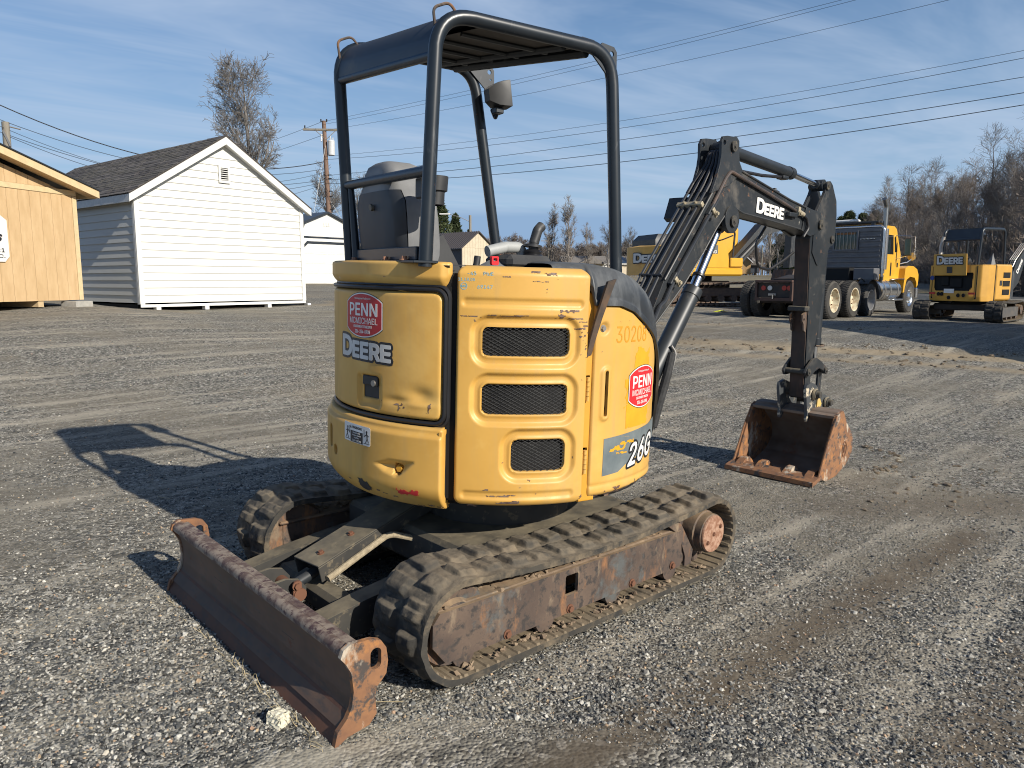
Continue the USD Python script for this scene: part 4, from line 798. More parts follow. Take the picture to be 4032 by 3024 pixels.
sc = [(247, 1.472, .05, .008), (251, 1.466, .06, .012), (253.6, 1.448, .025, .02), (238.5, 1.452, .035, .005), (249.5, 1.437, .035, .005), (247, 1.438, .03, .004), (250.3, 1.405, .008, .018), (259, 1.330, .05, .007), (257, 1.328, .07, .012), (255, 1.309, .055, .018), (259.5, 1.30, .07, .005), (262, 1.288, .04, .004), (262.8, 1.272, .03, .008), (261, 1.262, .05, .007), (262.5, 1.25, .04, .01), (262, 1.232, .045, .014), (261.8, 1.218, .035, .022), (263, 1.205, .02, .02), (263.2, 1.19, .02, .03), (262.4, 1.17, .025, .02), (263.4, 1.148, .012, .02), (228, 1.302, .07, .004), (231.4, 1.297, .022, .016), (234.5, 1.308, .04, .004), (240, 1.306, .09, .003), (243, 1.309, .06, .003), (229.8, 1.286, .008, .02), (262.4, 1.061, .01, .008), (228.4, .93, .016, .008), (233, .855, .012, .014), (238.3, .742, .018, .005), (235.5, .69, .008, .005), (233.8, .632, .03, .012), (237.5, .608, .09, .006), (241, .612, .05, .005), (247, .670, .03, .007), (244, .645, .012, .005), (262.2, .765, .02, .028), (260.9, .752, .01, .018), (263.3, .775, .016, .02), (240.5, .583, .10, .010), (230, .565, .05, .012), (263.4, .585, .014, .04), (249, .618, .015, .008), (252, .60, .008, .014), (246, .597, .012, .01), (243, .586, .05, .012)]
chips(sc, RP, panel, 200, disp=lambda a, z: pan_disp(np.radians(a - PA0) * RP, z))
mk = [('-45', 0, .024), ('PluE', .062, .024), ('11,18,05', -.02, .0), ('69147', .05, -.025)]
T = [centred(text_poly(t_, .016, False), x_, y_, h=.014) for t_, x_, y_ in mk] + [Point(-.03, -.024).buffer(.013).difference(Point(-.03, -.024).buffer(.011)), centred(text_poly('MW', .01, False), -.03, -.024, h=.008)]
obj('marker_writing', toH(on_cyl(unary_union(T), RP + .0002, 228.6, 1.437)), blue_marker, panel)

# hinge gap, hinges, front right cover
obj('hinge_strip', toH(arc_sheet(.735, 263.6, 270, .562, 1.40, lambda s, z: sdrr(s, z, .041, .981, .082, .838, .003), [lambda s, z: sdrr(s, z, .024, 1.025, .020, .105, .003), lambda s, z: sdrr(s, z, .024, .732, .022, .11, .003)], cell=.004)), yellow_deep, exc)
for zc in (1.025, .732):
    ms = []
    A = math.radians(264.9); c = np.array([.748 * math.cos(A), .748 * math.sin(A), 0])
    for k in range(5): ms.append(tube([c + (0, 0, zc - .048 + k * .0195), c + (0, 0, zc - .048 + k * .0195 + .017)], .0075, 12))
    ms.append(tf(box(.741, .746, -.016, .002, zc - .045, zc + .045, .001), rz(A)))
    obj('hinge', toH(cat(*ms)), yellow, panel)
RF = .745; FA0, FA1 = 266.8, 322.0
S5 = lambda a: math.radians(a - FA0) * RF
zt_a = np.array([266, 272, 276.6, 283.3, 290.3, 296, 299.5, 304, 308, 314, 322]); zt_z = np.array([1.352, 1.356, 1.354, 1.330, 1.281, 1.243, 1.216, 1.16, 1.10, .98, .80])
ztop = lambda s: np.interp(s, [S5(a) for a in zt_a], zt_z)
SL = (S5(271.9), .9995, .018, .185, .009)
BH = (S5(270.6), 1.261)
def f_disp(s, z):
    d = sdrr(s, z, *SL); o = .008 * sm((.022 - d) / .012)
    b = np.hypot(s - BH[0], z - BH[1]); o = o - .012 * sm((.030 - b) / .018)
    return o - .03 * np.clip((.60 - z) / .03, 0, 1) ** 2 - .018 * sm((s - S5(299)) / .25) - .004 * np.exp(-((z - .625) / .008) ** 2)
bz = lambda s: .566 + .03 * sm(s / S5(300))
fend = obj('front_cover', toH(arc_sheet(RF, FA0, FA1, .56, 1.365, lambda s, z: np.maximum.reduce([-s, s - S5(FA1), (bz(s) - z), (z - ztop(s)) * .8]), [lambda s, z: sdrr(s, z, *SL)], f_disp, .006, .016, .010)), yellow, exc, smooth=True)
d = np.array([math.cos(math.radians(270.6)), math.sin(math.radians(270.6)), 0])
obj('bolt', toH(hexbolt(d * .732 + (0, 0, 1.261), d, .010, .012)), steel, fend)
obj('stencilled_number', toH(on_cyl(centred(text_poly('30208', .06, False), w=.225, h=.068), RF + .0004, 284.4, 1.236)), stencil, fend)
obj('repainted_patch', toH(cat(*[on_cyl(p, RF + .0003, a, z) for p, a, z in ((ragged(.14, .13, 14, .2, 5), 291.5, 1.115), (ragged(.22, .12, 14, .2, 6), 289.5, .99), (ragged(.20, .10, 10, .15, 8), 290.0, .893))])), bright_patch, fend)
penn(fend, RF + .0006, 292.4, 1.010, .235, .172, flat('sunlit_red_sticker', (.60, .022, .03), .35))
stripe = Polygon([(-.002, .66), (.0, .815), (S5(299) - S5(271.9), .835), (S5(306) - S5(271.9), .85), (S5(306) - S5(271.9), .76), (S5(283) - S5(271.9), .69), (S5(279) - S5(271.9), .665)])
stripe = affinity.translate(stripe, 0, -.75)
gs_ = obj('model_stripe', toH(on_cyl(stripe, RF + .0007, 272.3, .75)), dec_gray, fend)
mt = centred(text_poly('26G', .1), w=.235, h=.098); mt = affinity.skew(mt, 12)
obj('number_outline', toH(on_cyl(mt.buffer(.010), RF + .0012, 294.2, .735, slope=.10)), dec_black, gs_)
obj('lettering', toH(on_cyl(mt, RF + .0020, 294.2, .735, slope=.10)), dec_white, gs_)
chips([(272, .583, .11, .03), (277, .580, .10, .035), (281, .578, .07, .02), (284, .585, .05, .016), (279, .60, .06, .012), (283, .81, .10, .010), (288, .80, .05, .006), (291, 1.275, .05, .010), (293, 1.258, .05, .008), (295.5, 1.238, .03, .010), (284, 1.335, .03, .006), (277.5, 1.285, .004, .012), (290, .60, .006, .03), (282, 1.29, .006, .008), (270, 1.17, .01, .004)], RF, fend, 400, disp=lambda a, z: f_disp(np.radians(a - FA0) * RF, z))
chips([(279, .768, .14, .022), (284, .785, .12, .014), (281, .745, .08, .010)], RF + .0010, gs_, 430, 'scraped_stripe', bright_patch)
# black plastic hood over the front right cover
AA = np.concatenate([np.linspace(253, 264.7, 10), np.linspace(265, 327, 54)])
zo = np.interp(AA, [253, 264.8, 265.4, 272, 276.6, 283.3, 290.3, 296, 299.5, 304, 308, 314, 327], [1.44, 1.43, 1.355, 1.355, 1.354, 1.33, 1.281, 1.243, 1.216, 1.16, 1.10, .98, .72])
zi = np.interp(AA, [253, 256, 270, 279.3, 289, 302, 310, 318, 327], [1.505, 1.513, 1.512, 1.498, 1.472, 1.415, 1.335, 1.20, 1.0])
rows = []
for a, z0_, z1_ in zip(AA, zo, zi):
    h = z1_ - z0_; A = math.radians(a); r_ = []
    for k in range(5): r_.append((.742 + .012, z0_ + .012 * k / 4)) if k in (0, 4) else None
    ro = .722 if a < 264.8 else .757
    prof = [(ro - .012, z0_ - .004), (ro, z0_ - .004), (ro, z0_ + .016), (ro - .007, z0_ + .022)] + [(.660 + (ro - .667) * math.cos(t), z1_ - (h - .024) + (h - .024) * math.sin(t)) for t in np.linspace(.05, PI / 2, 9)] + [(.60, z1_ + .004), (.45, z1_ + .006), (.30, z1_ + .004), (.30, z1_ - .05)]
    rows.append([(r0 * math.cos(A), r0 * math.sin(A), z_) for r0, z_ in prof])
cvr = np.array(rows); obj('plastic_hood', toH((cvr.reshape(-1, 3), grid_faces(len(AA), cvr.shape[1])[:, ::-1])), plastic_cover, exc, smooth=50)
st_pts = []
for a, z, r_ in ((264.6, 1.155, .752), (265.3, 1.22, .762), (266.6, 1.30, .772), (268.2, 1.38, .782), (269.4, 1.45, .795)):
    A = math.radians(a); st_pts.append((r_ * math.cos(A), r_ * math.sin(A), z))
sp_ = np.array(st_pts); Wd = np.array([math.cos(math.radians(268) + PI / 2), math.sin(math.radians(268) + PI / 2), .25]) ; Nd = np.array([math.cos(math.radians(268)), math.sin(math.radians(268)), 0])
wds = np.linspace(.012, .020, 5)[:, None]
sv = np.concatenate([sp_ + Wd * wds, sp_ - Wd * wds, sp_ - Wd * wds - Nd * .012, sp_ + Wd * wds - Nd * .012]).reshape(4, 5, 3).transpose(1, 0, 2).reshape(-1, 3)
sf = []
for k in range(4):
    for j in range(4):
        a, b = k * 4 + j, k * 4 + (j + 1) % 4; sf += [(a, b, b + 4), (a, b + 4, a + 4)]
sf += [(16, 17, 18), (16, 18, 19)]
obj('hanging_strap', toH((sv, np.array(sf))), weathered('rusty_black_strap', (.03, .028, .027), (.10, .06, .035), .7, 14.0, bevel=.002), exc)

# left side of the house and the floor
obj('left_cover', toH(arc_sheet(.745, 20, 137, .57, .95, lambda s, z: sdrr(s, z, .76, .76, 1.52, .38, .02), cell=.012)), yellow, exc, smooth=True)
obj('floor_plate', toH(cat(tube([(0, 0, .93), (0, 0, .96)], .70, 48), box(-.54, -.30, -.42, .40, .96, 1.47, .04))), plastic, exc)
obj('right_console', toH(cat(box(-.40, .06, -.55, -.24, 1.30, 1.485, .03), tf(box(-.05, .18, -.10, .10, 0, .06, .02), rz(.0), (-.16, -.28, 1.485)))), plastic, exc)
# canopy (own frame K: x forward from the rear right post, y to the left)
RKc, OK_ = rz(-.076), np.array([-.634, -.45, 0])
toK = lambda m: toH(tf(m, RKc, OK_))
X0, YR, TR = -.590, -.386, .0265
def hoop(s):
    return bend([(0, 0, 1.48), (.033, 0, 2.390), (.816, 0, 2.382), (.908, 0, 1.30)], .15, 10) if s == 0 else bend([(-.028, .80, 1.48), (-.078, .833, 2.462), (.598, .833, 2.460), (.786, .80, 1.30)], .15, 10)
PR_, PL_ = hoop(0), hoop(1)
for p_ in (PR_, PL_): obj('canopy_hoop', toK(tube(p_, TR, 18)), tube_black, exc)
def resamp(P, zlo, xhi):
    Q = np.array([q for q in P if q[2] > zlo and q[0] < xhi]); g = np.concatenate([[0], np.cumsum(np.linalg.norm(np.diff(Q, axis=0), axis=1))]); u = np.linspace(0, 1, 30) * g[-1]
    return np.stack([np.interp(u, g, Q[:, k]) for k in range(3)], 1)
QR, QL = resamp(PR_, 2.21, .75), resamp(PL_, 2.27, .52)
def sheet(off, a=.025, b=.975, n=10):
    tg = np.gradient(QR, axis=0); tg /= np.linalg.norm(tg, axis=1, keepdims=True); nv = np.stack([-tg[:, 2], 0 * tg[:, 0], tg[:, 0]], 1)
    t = np.linspace(a, b, n)[None, :, None]; return QR[:, None] * (1 - t) + QL[:, None] * t + nv[:, None] * off
S1, S2_ = sheet(.016), sheet(.008); gf_ = grid_faces(30, 10)
rf = obj('roof_sheet', toK(cat((S1.reshape(-1, 3), gf_), (S2_.reshape(-1, 3), gf_[:, ::-1]))), black, exc, smooth=50)
L1_ = sheet(-.012)[11:28]; obj('roof_liner', toK((L1_.reshape(-1, 3), grid_faces(17, 10)[:, ::-1])), weathered('roof_underside', (.05, .043, .036), (.09, .078, .066), .8, 5.0, stretch=(.5, 2, 1)), rf)
for k in range(4):
    t = .2 + .2 * k; obj('roof_rib', toK(tube(QR[11:27] * (1 - t) + QL[11:27] * t + (0, 0, -.020), .009, 6)), black, rf)
obj('front_crossmember', toK(tube([QR[28] + (0, .02, -.02), QL[28] + (0, -.02, -.02)], .020, 10)), black, rf); obj('front_crossmember', toK(tube([QR[24] + (0, .02, -.018), QL[24] + (0, -.02, -.018)], .016, 8)), black, rf)
obj('rear_crossbar', toK(tube([QR[0] + (0, 0, -.004), QL[0] + (0, 0, -.004)], .019, 14)), tube_black, exc)
obj('rear_guard_bar', toK(tube([(.012, 0, 1.832), (-.046, .81, 1.842)], .0205, 14)), tube_black, exc)
bp = obj('canopy_base', toK(cat(box(-.03, -.005, .02, .78, 1.503, 1.555, .004), box(-.06, .04, -.03, .83, 1.493, 1.503, .002))), tube_black, exc)
for y in (.10, .30, .70): obj('bolt', toK(hexbolt((-.045, y, 1.503), (0, 0, 1), .012, .016)), flat('copper_bolt', (.34, .17, .10), .6), bp)
obj('left_rear_brace', toK(tube([(-.02, .73, 1.503), (-.025, .735, 1.55), (-.04, .765, 1.84)], [.024, .019, .014], 12)), tube_black, exc)
for b_ in ((.040, .018, 2.36), (-.070, .815, 2.42)):
    b_ = np.array(b_); obj('lifting_loop', toK(tube(bend([b_ + (0, 0, -.05), b_ + (-.015, 0, .045), b_ + (.05, 0, .075), b_ + (.09, 0, .03)], .03), .0055, 8)), rusty, exc)
for dx_, dz_, y in ((0, 0, 0), (-.145, .075, .80)):
    eye = Polygon([(.62, 2.385), (.665, 2.412), (.725, 2.408), (.742, 2.380), (.765, 2.406), (.825, 2.398), (.84, 2.38), (.845, 2.25), (.83, 2.20), (.79, 2.29), (.70, 2.37)]).difference(Point(.815, 2.37).buffer(.011)).difference(Point(.822, 2.335).buffer(.005))
    obj('lamp_bracket', toK(xz(extr(affinity.translate(eye, dx_, dz_), y - .004, y + .004))), tube_black, exc)
lamp = obj('work_lamp', toK(tf(hull([(x, y, z) for x, k in ((-.060, .45), (-.02, .85), (.045, 1)) for y in (-.058 * k, .058 * k) for z in (-.060 * k, .060 * k)] + [(.03, .064, 0), (.03, -.064, 0), (.04, 0, .068), (.04, 0, -.068)]), ry(-.15), (.675, .715, 2.322))), plastic, exc)
obj('lamp_lens', toK(tf(box(.0455, .050, -.05, .05, -.052, .052, .002), ry(-.15), (.675, .715, 2.322))), flat('lamp_lens', (.45, .45, .45), .15), lamp)
obj('lamp_foot', toK(cat(tube(bend([(.69, .80, 2.27), (.69, .76, 2.22), (.68, .72, 2.25)], .02), .009, 8), box(.655, .70, .69, .74, 2.235, 2.262, .004))), tube_black, lamp)
cup = obj('cup_holder', toH(tf(cat(revolve([(.028, 0), (.034, .002), (.036, .05), (.046, .055), (.049, .11), (.046, .11), (.043, .058), (.030, .05)], 24), box(-.075, -.03, -.03, .03, .02, .10, .006)), t=(X0 + .062, YR + .06, 1.72))), plastic, exc)
# seat
prof = [(1.43, .205, .10), (1.50, .215, .12), (1.58, .232, .125), (1.68, .24, .12), (1.745, .238, .115), (1.79, .20, .11), (1.83, .165, .10), (1.87, .148, .09), (1.90, .125, .075), (1.915, .08, .05), (1.918, .03, .03)]
rowsB, rowsF = [], []
sv = []
NS = 36; th_ = np.arange(NS) / NS * 2 * PI
for z, w, dpt in prof:
    xc = -.535 - (z - 1.43) * .12 + .20
    c_, s_ = np.cos(th_), np.sin(th_)
    yy = .055 + w * np.sign(s_) * np.abs(s_) ** .55; xx_ = xc - .16 + dpt * .8 * np.sign(c_) * np.abs(c_) ** .6
    xx_ = xx_ + np.where(c_ > 0, .05 * (np.abs(s_)) ** 3, 0)
    sv.append(np.stack([xx_, yy, np.full(NS, z)], 1))
sv = np.array(sv); fz = []
for k in range(len(prof) - 1):
    j = np.arange(NS); j2 = (j + 1) % NS; a, b = k * NS, (k + 1) * NS; fz += [np.stack([a + j, a + j2, b + j2], 1), np.stack([a + j, b + j2, b + j], 1)]
sm_ = trimesh.Trimesh(np.vstack([sv.reshape(-1, 3), sv[-1].mean(0)]), np.vstack(fz + [np.stack([(len(prof) - 1) * NS + np.arange(NS), (len(prof) - 1) * NS + (np.arange(NS) + 1) % NS, np.full(NS, len(prof) * NS)], 1)]), process=False)
seatp = xf(numbered(pth(exc) + '/seat'))
sv_, sf_ = np.array(sm_.vertices), np.array(sm_.faces); fn_ = np.cross(sv_[sf_[:, 1]] - sv_[sf_[:, 0]], sv_[sf_[:, 2]] - sv_[sf_[:, 0]]); fn_ /= np.maximum(np.linalg.norm(fn_, axis=1, keepdims=True), 1e-12); fc_ = sv_[sf_].mean(1); rear_ = (fn_[:, 0] < -.45) & (fc_[:, 2] < 1.795) | ((fn_[:, 0] < -.2) & (fc_[:, 2] < 1.70) & (fc_[:, 1] < -.3))
obj('seat_back', toH((sv_, sf_[~rear_])), seat_gray, seatp, smooth=60)
shell = Polygon([(-.18, 1.43), (.18, 1.43), (.205, 1.58), (.215, 1.68), (.205, 1.745), (.14, 1.80), (.10, 1.855), (-.10, 1.855), (-.14, 1.80), (-.205, 1.745), (-.215, 1.68), (-.205, 1.58)]).buffer(.015)
def shell_fn(v): z = v[:, 2]; v = v.copy(); v[:, 0] += -.535 - (z - 1.43) * .12 + .04 - .092; return v
obj('seat_shell', toH((sv_ + (-.004, 0, 0), sf_[rear_])), seat_dark, seatp, smooth=60)
obj('shell_button', toH(mp(tf(tube([(-.02, 0, 0), (-.008, 0, 0)], .014, 14), t=(0, .04, 1.725)), shell_fn)), flat('dull_button', (.10, .09, .07), .5), seatp)
obj('seat_cushion', toH(box(-.42, .0, -.13, .32, 1.30, 1.44, .04)), seat_gray, seatp)
obj('belt_guard', toH(hull([(-.44, -.16, 1.46), (-.30, -.16, 1.46), (-.40, -.16, 1.62), (-.44, -.16, 1.60), (-.44, -.12, 1.46), (-.30, -.12, 1.46), (-.40, -.12, 1.62)])), plastic, seatp)
obj('armrest', toH(tube(bend([(-.235, -.25, 1.556), (-.15, -.25, 1.578), (-.06, -.25, 1.582), (-.05, -.25, 1.50)], .035), .024, 14)), arm_gray, exc)
jy = obj('joystick', toH(cat(tube(bend([(-.035, -.30, 1.50), (-.03, -.30, 1.60), (-.012, -.30, 1.655), (.012, -.295, 1.675)], .03), [.021] * 4 + [.022] * (len(bend([(-.035, -.30, 1.50), (-.03, -.30, 1.60), (-.012, -.30, 1.655), (.012, -.295, 1.675)], .03)) - 4), 14), tube([(-.036, -.30, 1.582), (-.035, -.30, 1.592)], .040, 18))), plastic, exc)
obj('rubber_boot', toH(tf(revolve([(.062, 0), (.066, .01), (.050, .018), (.058, .028), (.044, .038), (.05, .048), (.036, .058), (.040, .068), (.026, .078)], 20), t=(-.035, -.30, 1.495))), rubber_seal, jy)
obj('travel_lever', toH(tube([(-.385, -.40, 1.46), (-.375, -.40, 1.53)], .0135, 12)), plastic, exc)
obj('red_lock_lever', toH(tf(xz(extr(rrect(0, 0, .040, .036, .008).difference(rrect(0, .004, .022, .012, .003)), -.006, .006)), rz(.2), (-.295, -.40, 1.515))), red_plastic, exc)
# tool box lid between hood and canopy seen over the side door
obj('console_cover', toH(hull([(-.26, -.36, 1.49), (-.10, -.36, 1.49), (-.24, -.30, 1.52), (-.12, -.30, 1.52), (-.26, -.2, 1.49), (-.1, -.2, 1.49), (-.22, -.24, 1.52), (-.13, -.24, 1.52)])), seat_gray, exc)
# ---------------------------------------------------------------- boom, arm and bucket in the boom frame (s forward, y left, z up)
WR, WL = -.09, .05                                # right and left faces of the boom
WC = (WR + WL) / 2
def slab(pts, y0, y1, holes=()):
    p = Polygon(pts).buffer(0)
    for h in holes: p = p.difference(h)
    return toB(xz(extr(p, y0, y1)))
def crv(pts, n=8, r=.05): return [tuple(q) for q in bend([np.array(p + (0,)) for p in pts], r, n)[:, :2]]
obj('swing_post', toB(cat(tube([(.78, WC, .50), (.78, WC, .92)], .085, 24), box(.55, .80, WC - .09, WC + .09, .55, .64, .02), box(.55, .80, WC - .09, WC + .09, .80, .88, .02), box(.80, .93, WC - .13, WC - .09, .62, .86, .02), box(.80, .93, WC + .09, WC + .13, .62, .86, .02))), black, exc)
upper = crv([(.80, .80), (1.175, 1.462), (1.354, 1.675), (1.541, 1.891), (1.68, 2.055), (1.79, 2.165), (1.94, 2.157), (2.665, 2.039), (3.00, 2.000)], 8, .10)
lower = crv([(3.00, 1.826), (2.854, 1.853), (2.414, 1.880), (2.01, 1.900), (1.86, 1.935), (1.700, 1.785), (1.572, 1.639), (1.38, 1.443), (1.06, 1.172), (.93, .70)], 8, .09)
boom = obj('boom', slab(upper + lower, WR, WL), black_boom, exc)
# raised flange along the outer curve of both side plates
edge_ = np.array(crv([(1.175, 1.462), (1.354, 1.675), (1.541, 1.891), (1.68, 2.055), (1.79, 2.165), (1.94, 2.157), (2.665, 2.039), (3.00, 2.000)], 8, .10))
edge2 = np.array(crv([(3.00, 1.826), (2.854, 1.853), (2.414, 1.880), (2.01, 1.900), (1.86, 1.935), (1.700, 1.785), (1.572, 1.639), (1.38, 1.443), (1.06, 1.172)], 8, .09))
for y in (WR - .002, WL + .002):
    obj('weld_seam', toB(cat(tube(np.column_stack([edge_[:, 0], np.full(len(edge_), y), edge_[:, 1]]), .007, 6), tube(np.column_stack([edge2[:, 0], np.full(len(edge2), y), edge2[:, 1]]), .006, 6))), black_boom, boom)
brk = [(1.60, 1.985), (1.645, 2.075), (1.676, 2.16), (1.685, 2.22), (1.680, 2.295), (1.70, 2.328), (1.74, 2.336), (1.855, 2.345), (1.885, 2.325), (1.892, 2.27), (1.905, 2.205), (1.955, 2.150), (1.80, 2.05)]
for y0, y1 in ((WR - .012, WR + .006), (WL - .006, WL + .012)):
    obj('cylinder_bracket', slab(brk, y0, y1, [Point(1.715, 2.292).buffer(.016, 10)]), black_boom, boom)
for y in (WR, WL): obj('cylinder_ear', slab(list(Point(1.865, 1.850).buffer(.085, 10).exterior.coords), y - .013, y + .013), black_boom, boom)
noseP = crv([(2.90, 2.012), (3.106, 1.996), (3.205, 1.955), (3.195, 1.885), (3.11, 1.838), (3.00, 1.812), (2.86, 1.845)], 6, .05)
for y0, y1 in ((WR - .010, WR + .014), (WL - .014, WL + .010)):
    obj('nose_plate', slab(noseP, y0, y1), black_boom, boom)
def pin(name, s, z, r=.026, y0=WR - .022, y1=WL + .022, m=None, par=None):
    return obj(name, toB(cat(tube([(s, y0, z), (s, y1, z)], r, 18), tube([(s, y0 - .006, z), (s, y0 + .004, z)], r * 1.35, 18), hexbolt((s, y0 - .006, z), (0, -1, 0), r * .5, .007))), m or dusty_black, par or boom)
pin('pin', 1.815, 2.283, .024); pin('pin', 1.870, 1.838, .026); pin('pin', 3.150, 1.905, .027)
let, outl, hgt = deere(.392)
def side_plane(poly, s, z, rot, y):
    p = affinity.rotate(poly, math.degrees(rot), origin=(0, 0)); return toB(xz(tf(extr(p, y - .0008, y), t=(s, z, 0))))
lt = obj('maker_lettering_outline', side_plane(outl.buffer(-hgt * .05), 2.378, 1.957, -.055, WR - .0008), dec_black, boom)
obj('lettering', side_plane(let, 2.378, 1.957, -.055, WR - .0018), dec_white, lt)
# arm cylinder
def cylinder(name, a, b, c, rb, rr, body=black, rodm=chrome):
    a, b, c = (np.array((q[0], WC if len(q) < 3 else q[2], q[1])) for q in (a, b, c))
    d = (c - a) / np.linalg.norm(c - a)
    p = obj(name, toB(cat(tube([a - d * .02, b], rb, 24), tube([b - d * .045, b + d * .012], rb * 1.10, 24), tube([b + d * .012, b + d * .02], rb * .8, 20), tube([a + (0, -.045, 0), a + (0, .045, 0)], rb * .95, 18))), body, exc)
    obj('cylinder_rod', toB(cat(tube([b, c], rr, 18))), rodm, p)
    obj('rod_end', toB(cat(tube([c - d * .06, c], rr * 1.5, 16), tube([c + (0, -.045, 0), c + (0, .045, 0)], rr * 2.0, 18))), black, p)
    return p
ac = cylinder('arm_cylinder', (1.815, 2.283), (2.775, 2.240), (3.245, 2.205), .039, .021)
obj('cylinder_port', toB(box(2.62, 2.70, WC - .03, WC + .03, 2.185, 2.21, .006)), black, ac)
obj('hose', toB(tube(bend([(1.88, WC - .02, 2.16), (2.05, WC - .03, 2.165), (2.3, WC - .03, 2.17), (2.55, WC - .02, 2.19), (2.66, WC, 2.20)], .1), .011, 8)), rubber_seal, exc)
# boom cylinder in front of the boom
bc = cylinder('boom_cylinder', (1.00, .64), (1.590, 1.40), (1.868, 1.840), .054, .030)
obj('rod_wiper', toB(tube([(1.645, WC, 1.487), (1.653, WC, 1.500)], .040, 20)), rubber_seal, bc)
obj('hose_sleeve', toB(tube(bend([(1.12, WC - .085, .62), (1.19, WC - .085, .80), (1.245, WC - .082, .92), (1.31, WC - .06, 1.03)], .1), .026, 10)), weathered('braided_sleeve', (.012, .012, .013), (.03, .03, .03), .8, 40.0, bump=(160, .6, .003)), bc)
obj('cylinder_pipe', toB(tube(bend([(1.16, WC - .10, .70), (1.28, WC - .085, .93), (1.33, WC - .075, 1.04), (1.30, WC - .06, 1.08)], .04), .008, 8)), steel, bc)
# pipes on the back face and right side of the boom
bk = np.array(crv([(.86, 1.02), (1.175, 1.462), (1.354, 1.675), (1.541, 1.891), (1.66, 2.03)], 6, .2)); tb = np.gradient(bk, axis=0); tb /= np.linalg.norm(tb, axis=1, keepdims=True); nb = np.stack([-tb[:, 1], tb[:, 0]], 1)
pm = weathered('black_pipe_paint', (.02, .022, .025), (.035, .036, .038), .28, 7.0)
for k, (y, off) in enumerate(((-.065, .030), (-.025, .032), (.02, .030), (.055, .032))):
    q = bk + nb * off; obj('hydraulic_pipe', toB(tube(np.column_stack([q[:, 0], np.full(len(q), y + WC + .02), q[:, 1]]), .0085, 8)), pm, exc)
    e = q[-1]; obj('hose', toB(tube(bend([(e[0] - .05, y + WC + .02, e[1] - .06), (e[0], y + WC + .02, e[1]), (e[0] + .07, (y * .6) + WC, e[1] + .12), (e[0] + .10, y * .4 + WC, e[1] + .22), (1.83, WC + y * .3, 2.20)], .08), .0115, 8)), rubber_seal, exc)
for t_ in (.30, .70):
    i_ = int(len(bk) * t_); q = bk[i_] + nb[i_] * .03; A = math.atan2(tb[i_][1], tb[i_][0])
    if t_ > .5: obj('pipe_clamp', toB(tf(cat(box(-.014, .014, WC - .08, WC + .095, -.012, .018, .003), hexbolt((0, WC - .035, .018), (0, 0, 1), .008, .012), hexbolt((0, WC + .04, .018), (0, 0, 1), .008, .012)), ry(-A), (q[0], 0, q[1]))), brass, exc)
    else: obj('pipe_clamp', toB(tf(box(-.006, .006, WC - .07, WC + .09, -.012, .012, .003), ry(-A), (q[0], 0, q[1]))), pm, exc)
sp_ = crv([(1.06, 1.225), (1.115, 1.315), (1.16, 1.34), (1.245, 1.47), (1.54, 1.815), (1.66, 1.95)], 6, .05)
obj('side_pipe', toB(tube([(a, WR - .022, b) for a, b in sp_], .0125, 10)), pm, exc)
for s, z in ((1.245, 1.462), (1.600, 1.878)):
    c = obj('pipe_bracket', toB(tf(box(-.045, .045, WR - .030, WR, -.022, .022, .004), ry(-.86), (s, 0, z))), black, exc)
    obj('clamp_plate', toB(tf(cat(box(-.014, .014, WR - .044, WR - .030, -.045, .020, .003), hexbolt((0, WR - .044, -.02), (0, -1, 0), .011, .016)), ry(-.86), (s, 0, z))), brass, c)
sp2 = crv([(1.45, 1.70), (1.62, 1.92), (1.745, 2.085), (1.80, 2.135), (1.87, 2.122), (2.25, 2.058), (2.66, 1.985), (2.72, 1.973)], 6, .06)
obj('side_pipe', toB(tube([(a, WR - .016, b) for a, b in sp2], .0115, 10)), weathered('rust_tinged_pipe', (.03, .03, .032), (.09, .06, .045), .5, 8.0), exc)
c = obj('pipe_bracket', toB(cat(box(2.60, 2.72, WR - .035, WR, 1.925, 1.955, .004))), black, exc)
obj('pipe_fitting', toB(cat(box(2.54, 2.60, WC - .02, WC + .04, 2.055, 2.10, .006), hexbolt((2.575, WC + .01, 2.10), (0, 0, 1), .014, .018))), black, exc)
obj('clamp_plate', toB(cat(box(2.725, 2.755, WR - .040, WR - .004, 1.938, 2.00, .004), tube([(2.75, WR - .020, 1.97), (2.835, WR - .020, 1.955)], .017, 12), hexbolt((2.74, WR - .04, 1.955), (0, -1, 0), .012, .014))), brass, c)
obj('jumper_hose', toB(tube(bend([(2.83, WR - .02, 1.955), (2.89, WR - .025, 1.93), (2.915, WR - .03, 1.865), (2.86, WR - .02, 1.80)], .04), .012, 8)), rubber_seal, exc)
# boom lamp on the left of the boom
lm = obj('boom_lamp', toB(hull([(1.640, .10, 1.975), (1.735, .10, 1.985), (1.59, .10, 1.845), (1.625, .10, 1.825), (1.640, .22, 1.975), (1.735, .22, 1.985), (1.59, .22, 1.845), (1.625, .22, 1.825), (1.74, .15, 1.94)])), plastic, exc)
obj('lamp_arm', toB(box(1.66, 1.70, WL, .12, 1.86, 1.89)), black, lm)
